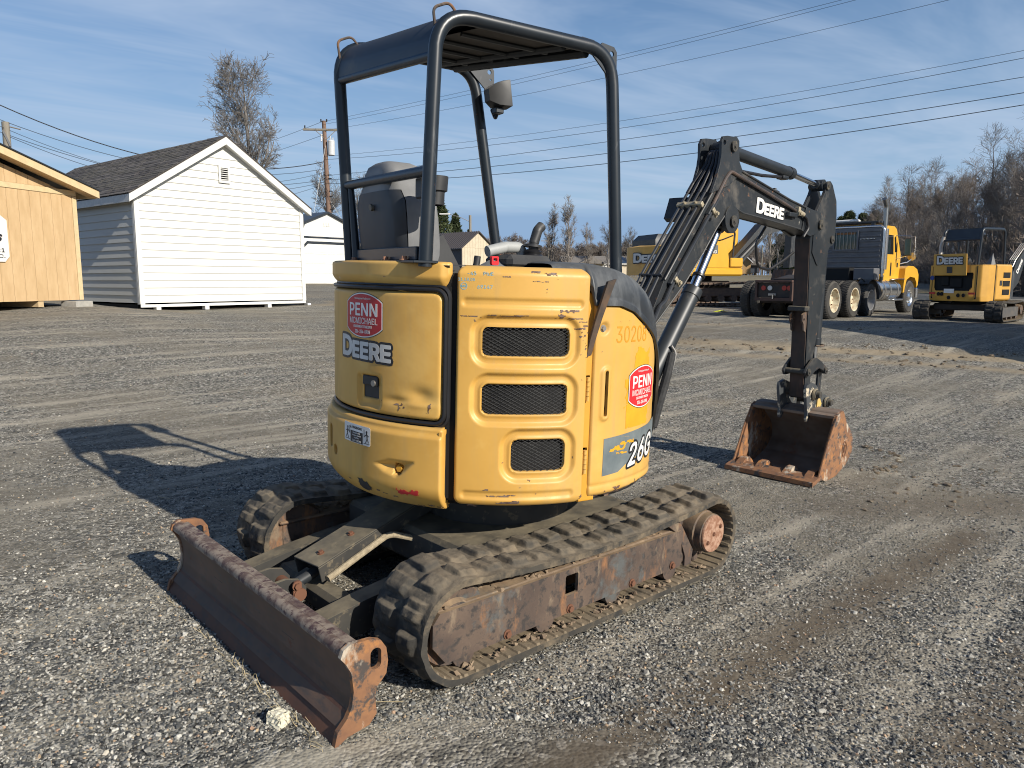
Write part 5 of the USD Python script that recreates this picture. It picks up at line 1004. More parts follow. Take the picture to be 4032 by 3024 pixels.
# arm
AR, AL = -.078, .038
armP = [(3.055, 1.80), (3.128, 1.216), (3.170, .72), (3.166, .60), (3.20, .585), (3.245, .60), (3.262, .66), (3.262, .86), (3.317, 1.088), (3.37, 1.443), (3.377, 1.75), (3.30, 1.86), (3.08, 1.86)]
arm = obj('arm', slab(armP, AR, AL), black_boom, exc)
obj('arm_front_face', toB(cat(hull([(3.052, y, 1.80) for y in (AR + .004, AL - .004)] + [(3.163, y, .60) for y in (AR + .004, AL - .004)] + [(3.060, y, 1.80) for y in (AR + .004, AL - .004)] + [(3.170, y, .60) for y in (AR + .004, AL - .004)]))), arm_front, arm)
kn = crv([(3.09, 1.88), (3.115, 2.005), (3.222, 2.142), (3.243, 2.19), (3.262, 2.228), (3.30, 2.242), (3.35, 2.215), (3.443, 2.103), (3.468, 2.00), (3.474, 1.80), (3.44, 1.765), (3.395, 1.762), (3.35, 1.70), (3.2, 1.60), (3.09, 1.70)], 5, .04)
for y0, y1 in ((AR - .008, AR + .014), (AL - .014, AL + .008)): obj('arm_cheek_plate', slab(kn, y0, y1), black_boom, arm)
pin('pin', 3.255, 2.200, .024, AR - .014, AL + .014, par=arm); pin('pin', 3.415, 1.812, .022, AR - .014, AL + .014, par=arm)
st_ = [(3.086, 1.20), (3.088, 1.262), (3.125, 1.262), (3.128, 1.18)]
obj('arm_stop', toB(box(3.045, 3.125, AR - .012, AL + .012, 1.262, 1.30, .006)), dusty_black, arm)
for y in (AR + .005, AL - .018):
    e = Polygon([(3.09, 1.265), (3.12, 1.265), (3.125, 1.10), (3.085, 1.12), (3.075, 1.165), (3.05, 1.19), (3.048, 1.235)]).difference(Point(3.075, 1.20).buffer(.012))
    obj('hook_ear', slab(list(e.exterior.coords), y, y + .013, [Point(3.075, 1.20).buffer(.012)]), rusty, arm)
bkc = cylinder('bucket_cylinder', (3.412, 1.80, WC), (3.43, 1.00, WC), (3.433, .80, WC), .042, .022)
obj('pipe_clip', toB(tube(bend([(3.29, AR - .01, .995), (3.33, AR - .03, .99), (3.42, AR - .025, .995), (3.44, WC, 1.0)], .02), .007, 8)), rusty, exc)
obj('loose_hose', toB(tube(bend([(2.62, .06, 1.86), (2.55, .09, 1.74), (2.62, .10, 1.58), (2.80, .10, 1.56), (2.95, .06, 1.64), (3.05, .04, 1.70)], .09), .010, 8)), rubber_seal, exc)
# bucket linkage
lk = crv([(3.085, .80), (3.112, .838), (3.20, .895), (3.268, .905), (3.36, .872), (3.47, .815), (3.474, .785), (3.44, .765), (3.40, .80), (3.33, .822), (3.25, .80), (3.20, .77), (3.11, .768)], 4, .02)
for y0, y1 in ((AR - .036, AR - .018), (AL + .018, AL + .036)): obj('bucket_lever', slab(lk, y0, y1), black_boom, exc)
hl = crv([(3.41, .80), (3.475, .80), (3.47, .68), (3.475, .56), (3.44, .52), (3.40, .55), (3.405, .68)], 4, .02)
for y0, y1 in ((AR + .0, AR + .016), (AL - .016, AL)): obj('bucket_link', slab(hl, y0, y1), black_boom, exc)
for s, z, r in ((3.125, .803, .020), (3.437, .795, .019)): pin('pin', s, z, r, AR - .045, AL + .045, brass if 0 else dusty_black, exc)
# bucket
BW = .330; BY = -.008
side = crv([(3.150, .497), (3.282, .527), (3.360, .425), (3.462, .350), (3.520, .272), (3.522, .172), (3.415, .080), (3.238, .020), (3.070, .008), (2.930, .052), (3.045, .310)], 5, .05)
bkt = None
outer_c = np.array([q for q in side][0:0] + crv([(3.282, .527), (3.360, .425), (3.462, .350), (3.520, .272), (3.522, .172), (3.415, .080), (3.238, .020), (3.070, .008), (2.915, .040)], 6, .08))
dn = np.gradient(outer_c, axis=0); dn /= np.linalg.norm(dn, axis=1, keepdims=True); nn_ = np.stack([dn[:, 1], -dn[:, 0]], 1)
inner_c = outer_c + nn_ * .012
if Polygon(np.vstack([outer_c, (3.1, .3)])).contains(Point(inner_c[len(inner_c) // 2])) is False: inner_c = outer_c - nn_ * .012
bkt = obj('bucket_shell', toB(xz(extr(Polygon(np.vstack([outer_c, inner_c[::-1]])), BY - BW, BY + BW))), bucket_in, exc, smooth=50)
for y0, y1 in ((BY - BW - .008, BY - BW + .006), (BY + BW - .006, BY + BW + .008)):
    obj('bucket_side', slab(side, y0, y1), rusty_orange, bkt)
for y0, y1 in ((BY - BW - .016, BY - BW - .008), (BY + BW + .008, BY + BW + .016)):
    obj('side_cutter', slab([(2.905, .062), (2.955, .05), (3.075, .306), (3.23, .48), (3.20, .512), (3.15, .497), (3.035, .318)], y0, y1), rusty_orange, bkt)
tp = np.array([(3.140, .495), (3.285, .530)])
obj('bucket_top_plate', toB(xz(extr([(3.138, .492), (3.286, .528), (3.283, .514), (3.20, .49), (3.145, .472)], BY - BW, BY + BW))), bucket_in, bkt)
obj('bucket_top_tube', toB(tube([(3.215, BY - BW, .488), (3.215, BY + BW, .488)], .035, 12)), bucket_in, bkt)
lip = obj('bolt_on_edge', slab([(2.795, .012), (2.800, .044), (2.94, .072), (3.0, .052), (2.94, .040)], BY - BW - .022, BY + BW + .022), rusty_orange, bkt)
for y in (BY - BW + .05, BY - .11, BY + .11, BY + BW - .06):
    obj('tooth_shank', toB(hull([(s, y + w, z) for s, z, w0 in ((2.865, .056, .030), (2.93, .095, .026), (2.99, .10, .026), (3.07, .035, .030), (2.90, .05, .03)) for w in (-w0, w0)])), rusty_orange, bkt)
for k in range(6): obj('edge_bolt', toB(hexbolt((2.80, BY - .28 + k * .112, .03), (-1, 0, .2), .008, .003)), bolt_rust, lip)
ear_ = crv([(3.075, .705), (3.15, .725), (3.245, .697), (3.30, .650), (3.346, .618), (3.43, .605), (3.50, .57), (3.525, .52), (3.44, .46), (3.30, .49), (3.19, .475), (3.155, .43), (3.135, .415), (3.118, .44), (3.12, .50), (3.10, .56), (3.09, .60), (3.07, .66)], 4, .025)
earm = weathered('scraped_ear_plate', (.035, .04, .045), (.06, .065, .068), .5, 6.0, spots=(((.55, .47, .34), 9, .56, .62, .8), ((.25, .12, .05), 8, .64, .72, .9)))
for y0, y1 in ((WC - .118, WC - .096), (WC + .096, WC + .118)): obj('bucket_ear', slab(ear_, y0, y1), earm, bkt)
obj('ear_gusset', slab([(3.27, .62), (3.305, .595), (3.345, .545), (3.31, .50), (3.265, .52)], WC - .128, WC - .119), weathered('yellow_gusset', (.60, .40, .10), (.45, .33, .14), .6, 14.0), bkt)
for s, z, r in ((3.205, .630, .026), (3.428, .548, .024)):
    p = obj('bucket_pin', toB(cat(tube([(s, WC - .175, z), (s, WC + .165, z)], r, 18), tube([(s, WC - .150, z), (s, WC - .119, z)], r * 1.55, 20), tube([(s, WC + .119, z), (s, WC + .15, z)], r * 1.55, 20))), dusty_black, bkt)
    obj('pin_collar', toB(cat(tube([(s, WC - .142, z), (s, WC - .128, z)], r * 1.7, 20))), brass, p)
em = unary_union([Point(0, 0).buffer(1, 16).difference(Point(0, 0).buffer(.86, 16)), LineString([(-.35, -.4), (.0, .45), (.05, -.35), (.4, .4)]).buffer(.07)]); em = affinity.scale(em, .042, .062, origin=(0, 0))
obj('cast_emblem', toB(xz(tf(extr(em, BY - BW - .012, BY - BW - .008), t=(3.36, .215, 0)))), weathered('emblem_steel', (.16, .07, .035), (.12, .06, .03), .8, 20.0), bkt)
# ---------------------------------------------------------------- sheds and houses (local: x along the gable, y back, z up)
def at(u, v, d): return CAM + d * ((u - 2016) / FPX * RIGHT - (v - 1512) / FPX * UP + FWD)
def lap_board(x0, x1, z0, z1, y, t0=.004, t1=.024, e0=0.0, e1=0.0):
    """one clapboard: proud at its lower edge; e0, e1 shorten the top edge at the ends (gable slopes)"""
    v = [(x0, y, z0), (x1, y, z0), (x1 - e1, y, z1), (x0 + e0, y, z1), (x0, y - t1, z0), (x1, y - t1, z0), (x1 - e1, y - t0, z1), (x0 + e0, y - t0, z1)]
    f = [(4, 5, 6), (4, 6, 7), (0, 4, 7), (0, 7, 3), (1, 2, 6), (1, 6, 5), (0, 1, 5), (0, 5, 4), (3, 7, 6), (3, 6, 2)]
    return np.array(v, float), np.array(f)
# --- white clapboard shed
ws = thing('white_shed', 'white clapboard shed with grey shingle roof and gable vent, left of the excavator', 'shed', at(554, 1194, 17.1), math.radians(8.5))
Wd, Hh, Hp, Ln = 4.50, 2.43, 4.0, 8.5
pit = (Hp - .12 - Hh) / (Wd / 2)
obj('wall_core', cat(xz(extr([(.02, 0), (Wd - .02, 0), (Wd - .02, Hh), (Wd / 2, Hp - .14), (.02, Hh)], .03, Ln))), white_vinyl, ws)
exp_ = Hh / 14.0
for k in range(23):
    z0, z1 = k * exp_, (k + 1) * exp_ + .004
    if z0 > Hp - .45: break
    if z0 < Hh - .02: obj('siding_board', lap_board(.10, Wd - .10, z0, z1, .03), white_vinyl, ws, smooth=False)
    else:
        a, b = (z0 - Hh) / pit, (z1 - Hh) / pit
        obj('siding_board', lap_board(max(a, .1), min(Wd - a, Wd - .1), z0, z1, .03, e0=b - max(a, .1), e1=b - max(a, .1)), white_vinyl, ws, smooth=False)
Rl = rz(-PI / 2)
for k in range(14):
    m = lap_board(-Ln + .1, -.10, k * exp_, (k + 1) * exp_ + .004, .0)
    obj('siding_board', tf(m, Rl, (.02, 0, 0)), white_vinyl, ws, smooth=False)
for b in ((-.012, .10, -.012, .03), (Wd - .10, Wd + .012, -.012, .03)): obj('corner_board', box(b[0], b[1], b[2] , b[3], -.03, Hh + .03, .004), white_trim, ws)
obj('corner_board', box(-.014, .018, .031, .12, -.03, Hh, .004), white_trim, ws)
OV, OS = .16, .17
for s in (-1, 1):
    x0 = Wd / 2; x1 = Wd / 2 + s * (Wd / 2 + OS)
    zr = lambda x: Hp - abs(x - Wd / 2) * pit
    pl = Polygon([(x0, Hp - .02), (x1, zr(x1) - .02), (x1, zr(x1) - .19), (x0, Hp - .20)])
    obj('rake_board', xz(extr(pl, -OV, -OV + .03)), white_trim, ws)
    obj('soffit', xz(extr(Polygon([(x0, Hp - .16), (x1, zr(x1) - .16), (x1, zr(x1) - .175), (x0, Hp - .175)]), -OV + .031, .028)), white_trim, ws)
obj('eave_fascia', box(-OS, -OS + .03, -OV + .031, Ln + OV, Hp - (Wd / 2 + OS) * pit - .19, Hp - (Wd / 2 + OS) * pit - .02, .004), white_trim, ws)
obj('eave_soffit', box(-OS + .031, .0, -OV + .032, Ln, Hh - .02, Hh - .005), white_trim, ws)
slope_len = math.hypot(Wd / 2 + OS + .02, (Wd / 2 + OS + .02) * pit); sa = math.atan(pit)
obj('roof_deck', cat(*[xz(extr(Polygon([(Wd / 2, Hp - .02), (Wd / 2 + s * (Wd / 2 + OS), Hp - .02 - (Wd / 2 + OS) * pit), (Wd / 2 + s * (Wd / 2 + OS), Hp - .0 - (Wd / 2 + OS) * pit), (Wd / 2, Hp)]), -OV - .01, Ln + OV)) for s in (-1, 1)]), shingle_m[2], ws)
ncr = 21; crs = slope_len / ncr; rs = random.Random(8)
for k in range(ncr):
    off = rs.uniform(0, .3)
    for j in range(9):
        y0 = max(-OV - .012, -OV - .012 + j * .95 - off); y1 = min(Ln + OV + .01, -OV - .012 + (j + 1) * .95 - off)
        if y1 - y0 < .05: continue
        ms = []
        y = y0
        while y < y1 - .02:
            e = min(y1, y + rs.choice((.16, .2, .24, .3))); dz = rs.choice((.004, .004, .009))
            ms.append(box(k * crs - .03, (k + 1) * crs - rs.choice((0, 0, .012)) + .0, y + .002, e - .002, .0, dz + .004)); y = e
        m = cat(*ms)
        # slope coordinate: distance down from the ridge on the left side
        v = m[0]; d, h = v[:, 0], v[:, 2] + .003 + k % 2 * .0004 + (v[:, 0] - k * crs) * .05
        P = np.stack([Wd / 2 - d * math.cos(sa) - h * math.sin(sa), v[:, 1], Hp - d * math.sin(sa) + h * math.cos(sa)], 1)
        obj('shingle', (P, m[1]), shingle_m[rs.choice((0, 0, 1, 2))], ws, smooth=False)
obj('drip_edge', xz(extr(Polygon([(Wd / 2, Hp + .014), (Wd + OS + .03, Hp + .014 - (Wd / 2 + OS + .03) * pit), (Wd + OS + .03, Hp + .000 - (Wd / 2 + OS + .03) * pit), (Wd / 2, Hp)]), -OV - .012, Ln + OV)), shingle_m[2], ws)
vx, vz = Wd / 2 - .01, 3.10
vent = obj('gable_vent', xz(extr(rrect(vx, vz, .30, .42, .01).difference(sbox(vx - .10, vz - .15, vx + .10, vz + .15)), -.028, .012)), white_trim, ws)
obj('vent_back', box(vx - .1, vx + .1, .001, .006, vz - .15, vz + .15), dark, vent)
for k in range(6): obj('louver', tf(box(-.10, .10, -.02, .02, -.004, .004), rx(.6), (vx, -.006, vz - .125 + k * .05)), white_trim, vent)
obj('floor_rim', box(.0, Wd, -.01, .03, -.10, -.032, .004), white_trim, ws)
for x in (.35, 1.55, 3.3, 4.55): obj('skid_end', box(x, x + .11, -.02, .14, -.19, -.101, .004), white_trim, ws)
obj('skid', cat(*[box(x + .005, x + .105, .141, Ln - .1, -.24, -.101) for x in (.35, 1.55, 3.3, 4.55)], box(.03, .15, .2, Ln - .2, -.16, -.04)), dark, ws)
# --- tan plywood shed with the sign
c0 = CAM + (at(328, 1176, 17.2284) - CAM) * 15.2 / 17.2284
ta = thing('tan_shed', 'tan plywood shed with grooved boards, cut by the left edge of the photo', 'shed', c0, math.radians(30.7))
TW, TH_, TP = 3.66, 2.03, .27         # local x runs from -TW (left) to 0 (right corner)
obj('wall_core', cat(xz(extr([(-TW, 0), (-.01, 0), (-.01, TH_), (-TW / 2, TH_ + TW / 2 * TP), (-TW, TH_)], .02, 5.0))), tan_wood, ta)
x = -.10
while x > -TW:
    w = min(.235, TW + x); a, b = x - w + .003, x - .003
    zt = lambda q: TH_ + (TW / 2 - abs(q + TW / 2)) * TP
    obj('siding_plank', xz(extr([(a, -.02), (b, -.02), (b, TH_ - .005), (a, TH_ - .005)], -.0, .019)), tan_wood, ta, smooth=False)
    if zt(b) > TH_ + .12: obj('siding_plank', xz(extr([(a, TH_ + .105), (b, TH_ + .105), (b, zt(b)), (a, zt(a))], .001, .019)), tan_wood, ta, smooth=False)
    x -= .235
obj('corner_board', box(-.095, .004, -.014, .018, -.02, TH_ - .01, .003), tan_trim, ta)
obj('corner_board', box(-.006, .010, .019, .10, -.02, TH_ - .01, .003), tan_trim, ta)
obj('band_board', box(-TW, .0, -.016, .018, TH_, TH_ + .10, .003), tan_trim, ta)
zr = lambda q: TH_ + .20 + (TW / 2 - abs(q + TW / 2)) * TP
obj('rake_board', xz(extr([(.30, zr(.30)), (-TW / 2, zr(-TW / 2)), (-TW / 2, zr(-TW / 2) - .14), (.30, zr(.30) - .14)], -.30, -.265)), tan_trim, ta)
obj('rake_board', xz(extr([(-TW - .3, zr(-TW - .3)), (-TW / 2, zr(-TW / 2)), (-TW / 2, zr(-TW / 2) - .14), (-TW - .3, zr(-TW - .3) - .14)], -.30, -.265)), tan_trim, ta)
obj('soffit', xz(extr([(.29, zr(.29) - .10), (-TW / 2, zr(-TW / 2) - .10), (-TW / 2, zr(-TW / 2) - .115), (.29, zr(.29) - .115)], -.264, -.002)), tan_wood, ta)
obj('roof', cat(xz(extr([(.33, zr(.33) + .002), (-TW / 2, zr(-TW / 2) + .002), (-TW / 2, zr(-TW / 2) + .022), (.33, zr(.33) + .022)], -.33, 5.2)), xz(extr([(-TW - .33, zr(-TW - .33) + .002), (-TW / 2, zr(-TW / 2) + .002), (-TW / 2, zr(-TW / 2) + .022), (-TW - .33, zr(-TW - .33) + .022)], -.33, 5.2))), roof_dark, ta)
obj('eave_fascia', box(.27, .30, -.264, 5.1, zr(.30) - .14, zr(.30) - .01), tan_trim, ta)
obj('skid', cat(box(-1.02, -.90, .02, 4.8, -.14, -.021, .004), box(-2.9, -2.78, .02, 4.8, -.14, -.021)), lumber, ta)
sg = thing('shed_sign', 'white sign with clipped corners and black lettering on the tan shed', 'sign', c0, math.radians(30.7))
pl = Polygon([(-2.75, .70), (-1.66, .70), (-1.57, .80), (-1.57, 1.44), (-1.68, 1.52), (-2.75, 1.52)])
obj('board', xz(extr(pl, -.030, -.018)), dec_white, sg)
def script_text(t, w, h): return affinity.skew(centred(text_poly(t, .2), w=w, h=h), 18).buffer(.004)
for t_, xx_, zz_, w_, h_ in (('rn', -1.83, 1.285, .20, .105), ('gs', -1.82, 1.10, .24, .17)):
    obj('lettering', xz(tf(extr(script_text(t_, w_, h_), -.034, -.031), t=(xx_, zz_, 0))), dec_black, sg)
for t_, xx_, zz_, w_, h_ in (('821', -1.775, .905, .24, .075), ('N.C.', -1.785, .80, .26, .065)):
    obj('lettering', xz(tf(extr(centred(text_poly(t_, .1), w=w_, h=h_), -.034, -.031), t=(xx_, zz_, 0))), dec_black, sg)
for u, v, d, nm, lb, dims in ((305, 1203, 15.0, 'concrete_block', 'pale concrete block at the corner of the tan shed', (.20, .40, .10)),):
    p = at(u, v, d); b = thing(nm, lb, 'block', (p[0], p[1], gz(p[0], p[1])), .5); obj('block', box(-dims[0], dims[0], -dims[1] / 2, dims[1] / 2, -.02, dims[2], .01), concrete, b)
# --- white barn roofed garage
gp = at(1296, 1126, 38)
ga = thing('white_garage', 'white portable garage with dark barn roof and panelled roll door', 'garage', gp, math.radians(5))
gw, gk, ge, gkz, gpz = 1.72, 1.38, 2.20, 3.13, 3.69
obj('wall', xz(extr([(-gw, 0), (gw, 0), (gw, ge), (gk, gkz - .05), (0, gpz - .06), (-gk, gkz - .05), (-gw, ge)], 0, 6)), white_trim, ga)
obj('roof', xz(extr([(-gw - .1, ge - .1), (-gk - .04, gkz), (0, gpz), (gk + .04, gkz), (gw + .1, ge - .1), (gw + .02, ge - .1), (gk - .03, gkz - .08), (0, gpz - .09), (-gk + .03, gkz - .08), (-gw - .02, ge - .1)], -.15, 6.1)), roof_dark, ga)
obj('band_trim', box(-gw, gw, -.03, -.002, 2.36, 2.44), roof_dark, ga)
fr = obj('door_frame', xz(extr(Polygon([(-1.46, .12), (-1.46, 1.95), (-1.2, 2.2), (1.2, 2.2), (1.46, 1.95), (1.46, .12)]).difference(Polygon([(-1.38, .12), (-1.38, 1.88), (-1.15, 2.08), (1.15, 2.08), (1.38, 1.88), (1.38, .12)])), -.025, -.002)), roof_dark, ga)
for k in range(4):
    dp = obj('door_panel', box(-1.37, 1.37, -.014, -.002, .14 + k * .48, .605 + k * .48, .004), white_trim, ga)
    obj('raised_field', cat(*[box(-1.25 + j * .64, -.75 + j * .64, -.020, -.015, .22 + k * .48, .52 + k * .48, .004) for j in range(4)]), white_trim, dp)
for k in range(3): obj('vent_pane', box(-.22 + k * .15, -.10 + k * .15, -.02, -.002, 2.95, 3.15), white_vinyl, ga)
obj('skid', cat(*[box(x, x + .12, .02, 5.8, -.2, -.001) for x in (-1.3, .0, 1.2)]), dark, ga)
# --- dark blue roofed small shed beside it
bp_ = at(1440, 1118, 41); bs_ = thing('blue_roofed_shed', 'small grey shed with dark blue metal roof beside the white garage', 'shed', (bp_[0], bp_[1], gz(bp_[0], bp_[1])), math.radians(20))
obj('wall', xz(extr([(-.1, 0), (2.6, 0), (2.6, 2.0), (-.1, 2.0)], 0, 3)), weathered('grey_green_siding', (.16, .17, .16), (.12, .13, .12), .7), bs_)
obj('roof', cat(hull([(-.3, -.2, 2.0), (2.8, -.2, 2.0), (2.8, 1.5, 3.0), (-.3, 1.5, 3.0), (-.3, -.2, 2.05), (2.8, -.2, 2.05), (2.8, 1.5, 3.05), (-.3, 1.5, 3.05)]), *[hull([(x, -.2, 2.05), (x + .03, -.2, 2.05), (x, 1.5, 3.05), (x + .03, 1.5, 3.05), (x, -.2, 2.08), (x + .03, -.2, 2.08), (x, 1.5, 3.08), (x + .03, 1.5, 3.08)]) for x in np.arange(-.25, 2.8, .3)]), flat('blue_metal_roof', (.035, .055, .10), .35, .3), bs_)
# --- beige shed with brown ribbed metal roof
mp_ = at(1818, 1085, 58); ms_ = thing('beige_shed', 'beige shed with brown ribbed metal roof behind the operator station', 'shed', mp_, math.radians(4))
mw, mh, mpk = 3.55, 2.2, 3.45
for k in range(12): obj('siding_panel', xz(extr([(k * mw / 12 + .006, 0), ((k + 1) * mw / 12 - .006, 0), ((k + 1) * mw / 12 - .006, mh + (mpk - mh - .1) * (1 - abs((k + 1) / 6 - 1))), (k * mw / 12 + .006, mh + (mpk - mh - .1) * (1 - abs(k / 6 - 1)))], -.02, 0)), beige, ms_)
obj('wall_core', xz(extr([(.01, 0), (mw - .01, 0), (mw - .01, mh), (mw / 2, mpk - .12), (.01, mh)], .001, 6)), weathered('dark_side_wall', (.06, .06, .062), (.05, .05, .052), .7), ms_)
for s in (0, 1):
    xs = lambda t: (mw / 2 - t * (mw / 2 + .2)) if s == 0 else (mw / 2 + t * (mw / 2 + .2)); zs = lambda t: mpk - t * (mpk - mh) * 1.11
    ms = [xz(extr([(xs(0), zs(0)), (xs(1), zs(1)), (xs(1), zs(1) - .06), (xs(0), zs(0) - .06)], -.2, 6.2))]
    for y in np.arange(-.15, 6.2, .25): ms.append(hull([(xs(t), yy, zs(t) + h) for t in (0, 1) for yy, h in ((y, 0), (y + .12, 0), (y + .04, .045), (y + .08, .045))]))
    obj('roof_panel', cat(*ms), roof_brown, ms_)
obj('corner_trim', box(-.03, .04, -.04, -.021, 0, mh), roof_brown, ms_); obj('band_trim', box(.05, mw, -.035, -.021, mh - .05, mh + .0), beige, ms_)
# --- far houses
hp_ = at(2507, 1085, 118); mo = thing('beige_house', 'long low beige house with grey roof far behind the black plastic hood', 'house', hp_, math.radians(-33))
obj('wall', box(-11.5, 0, 0, 5, 0, 1.85), beige, mo); obj('roof', hull([(-11.7, -.3, 1.85), (.2, -.3, 1.85), (-11.7, 2.5, 3.1), (.0, 2.5, 3.1), (-11.7, 5.3, 1.85), (.2, 5.3, 1.85)]), gray_roof, mo)
obj('fascia', box(-11.7, .2, -.34, -.30, 1.70, 1.86), white_trim, mo); obj('corner_trim', box(-.25, .02, -.03, -.001, 0, 1.7), white_trim, mo)
obj('door', box(-5.6, -4.7, -.06, -.002, .05, 1.6), white_trim, mo); obj('porch_gable', xz(extr([(-9.8, 1.8), (-7.6, 2.9), (-5.4, 1.8)], -1.2, 1.5)), gray_roof, mo); obj('roof_tarp', hull([(-3.0, -.36, 1.9), (.1, -.36, 1.9), (-4.4, 2.4, 3.14), (-2, 2.4, 3.14), (-3, -.36, 1.94), (.1, -.36, 1.94)]), flat('blue_tarp', (.03, .05, .09), .4), mo)
hp_ = at(2955, 1078, 140); ob = thing('unfinished_house', 'small unfinished house with bare tan sheathing behind the large excavator', 'house', hp_, math.radians(-60))
obj('wall', xz(extr([(-3.0, 0), (0, 0), (0, 2.1), (-1.5, 3.6), (-3.0, 2.1)], 0, 9)), osb, ob)
obj('roof', cat(*[xz(extr([(-1.5, 3.95), (-1.5 + s * 1.9, 2.15), (-1.5 + s * 1.9, 1.98), (-1.5, 3.78)], -.5, 9.3)) for s in (-1, 1)]), weathered('purple_roof_underlay', (.30, .25, .32), (.24, .21, .26), .8), ob)
obj('rake_board', cat(*[xz(extr([(-1.5, 3.9), (-1.5 + s * 1.9, 2.1), (-1.5 + s * 1.9, 1.9), (-1.5, 3.7)], -.56, -.51)) for s in (-1, 1)]), white_trim, ob)
obj('sheathing_strip', box(-1.65, -1.35, -.03, -.001, .4, 2.0), lumber, ob)
hp_ = at(2990, 1074, 150); gh = thing('grey_house', 'grey house with dark porch half hidden beyond the unfinished house', 'house', hp_, math.radians(-60))
obj('wall', box(-3, 0, 0, 8, 0, 1.5), weathered('dark_blue_siding', (.06, .075, .10), (.05, .06, .08), .7), gh); obj('roof', hull([(-3.4, -.5, 1.5), (.5, -.5, 1.5), (-1.5, -.5, 2.6), (-3.4, 8.5, 1.5), (.5, 8.5, 1.5), (-1.5, 8.5, 3.4), (-1.5, 3, 3.4)]), gray_roof, gh); obj('post', box(-.1, .05, -.4, -.25, 0, 1.5), bolt_rust, gh)
# storage barn beside the yard (its shadow crosses the yard in front of the far excavator)
bz0 = -.15; bn = thing('storage_barn', 'storage barn standing beyond the right edge of the photo', 'barn', (12.3, -3.6, bz0), 0.0)
obj('wall', xz(extr([(0, 0), (9, 0), (9, 2.6), (4.5, 6.2), (0, 2.6)], -6, 0)), tan_wood, bn); obj('roof', cat(*[xz(extr([(4.5, 6.35), (4.5 + s * 4.7, 2.55), (4.5 + s * 4.7, 2.43), (4.5, 6.2)], -6.2, .15)) for s in (-1, 1)]), roof_dark, bn)

# ---------------------------------------------------------------- road beyond the yard, poles and wires
rp = [at(2300, 1150, 46), at(3200, 1168, 40), at(3700, 1181, 36), at(4400, 1200, 33)]
rp = np.array([(q[0], q[1]) for q in rp]); rp = np.vstack([rp[0] - (rp[1] - rp[0]) * 3, rp, rp[-1] + (rp[-1] - rp[-2]) * 4])
u = np.linspace(0, 1, 60); sg_ = np.concatenate([[0], np.cumsum(np.linalg.norm(np.diff(rp, axis=0), axis=1))]); rc = np.stack([np.interp(u * sg_[-1], sg_, rp[:, k]) for k in (0, 1)], 1)
rt = np.gradient(rc, axis=0); rt /= np.linalg.norm(rt, axis=1, keepdims=True); rn = np.stack([-rt[:, 1], rt[:, 0]], 1)
def strip(o0, o1, dz):
    a, b = rc + rn * o0, rc + rn * o1; za, zb = ground_z(a) + dz, ground_z(b) + dz
    v = np.stack([np.column_stack([a, za]), np.column_stack([b, zb])], 1).reshape(-1, 3); return v, grid_faces(len(rc), 2)
road_up = 1 if (np.cross(rt[0], rn[0]) > 0) else -1
tag(obj('road', strip(-.0, 6.0, .05), weathered('asphalt', (.055, .055, .055), (.075, .073, .07), .9, 3.0), None), 'narrow asphalt road along the woods behind the yard', 'road', kind='structure')
kb = np.concatenate([rc + rn * -.28, rc[::-1]]); 
tag(obj('road_kerb', cat(*[hull([(p[0], p[1], z) for p in (rc[i] - rn[i] * .3, rc[i], rc[i + 1], rc[i + 1] - rn[i + 1] * .3) for z in (float(ground_z(rc[i:i + 1])[0]) - .1, float(ground_z(rc[i:i + 1])[0]) + .15)]) for i in range(len(rc) - 1)]), concrete), 'pale concrete kerb along the road', 'kerb', kind='structure')
up_ = thing('utility_pole', 'brown wooden utility pole with crossarm and grey transformer behind the white garage', 'utility pole', (19.0957, 35.224, 1.2))
b0, t0 = np.zeros(3), np.array([.483, 1.254, 9.10])
pole_at = lambda z: b0 + t0 * (z / 9.10)
obj('pole', tube([pole_at(-.2), pole_at(4.5), pole_at(9.1)], [.16, .14, .11], 14), wood_old, up_)
ad = np.array([1.272, -1.186, -.028]); ad /= np.linalg.norm(ad); q = pole_at(8.6)
obj('crossarm', tf(box(-1.25, 1.25, -.05, .05, -.06, .06, .01), np.stack([ad, np.cross([0, 0, 1], ad), [0, 0, 1]], 1), q + np.array([-.0, -.13, 0])), wood_gray, up_)
for s in (-1.15, 1.15, .08, -.08):
    pz = q + ad * s + (0, -.13, .06) if abs(s) > .5 else pole_at(9.05) + ad * s * 2
    obj('insulator', tf(revolve([(.001, 0), (.03, .0), (.045, .03), (.03, .06), (.045, .09), (.03, .12), (.045, .15), (.001, .17)], 12), t=pz), plastic, up_)
for s in (-.55, .55): obj('arm_brace', rod(q + ad * s + (0, -.14, -.05), pole_at(8.05) + (0, -.13, 0), .018), wood_gray, up_)
tr = obj('transformer', tf(cat(revolve([(.001, 0), (.19, .0), (.20, .02), (.20, .72), (.21, .74), (.19, .80), (.001, .86)], 20), tube([(.0, 0, .8), (-.05, 0, 1.05)], .03, 8), tube([(.12, 0, .8), (.12, 0, .98)], .03, 8)), t=pole_at(7.2) + np.array([.24, -.22, .0])), flat('transformer_grey', (.52, .53, .53), .45), up_)
obj('cutout_switch', tube([pole_at(8.2) + (-.3, -.2, .1), pole_at(7.9) + (-.35, -.25, 0)], .04, 8), dec_white, up_)
for z in (6.1, 5.9, 5.2, 4.9, 4.5, 4.2): obj('wire_spool', tube([pole_at(z) + ad * -.22 + (0, -.1, 0), pole_at(z) + ad * .22 + (0, -.1, 0)], .03, 8), wire_m, up_)
obj('meter_box', tf(box(-.06, .06, -.06, .06, 0, .5, .01), t=pole_at(3.2) + (.2, -.12, 0)), steel, up_)
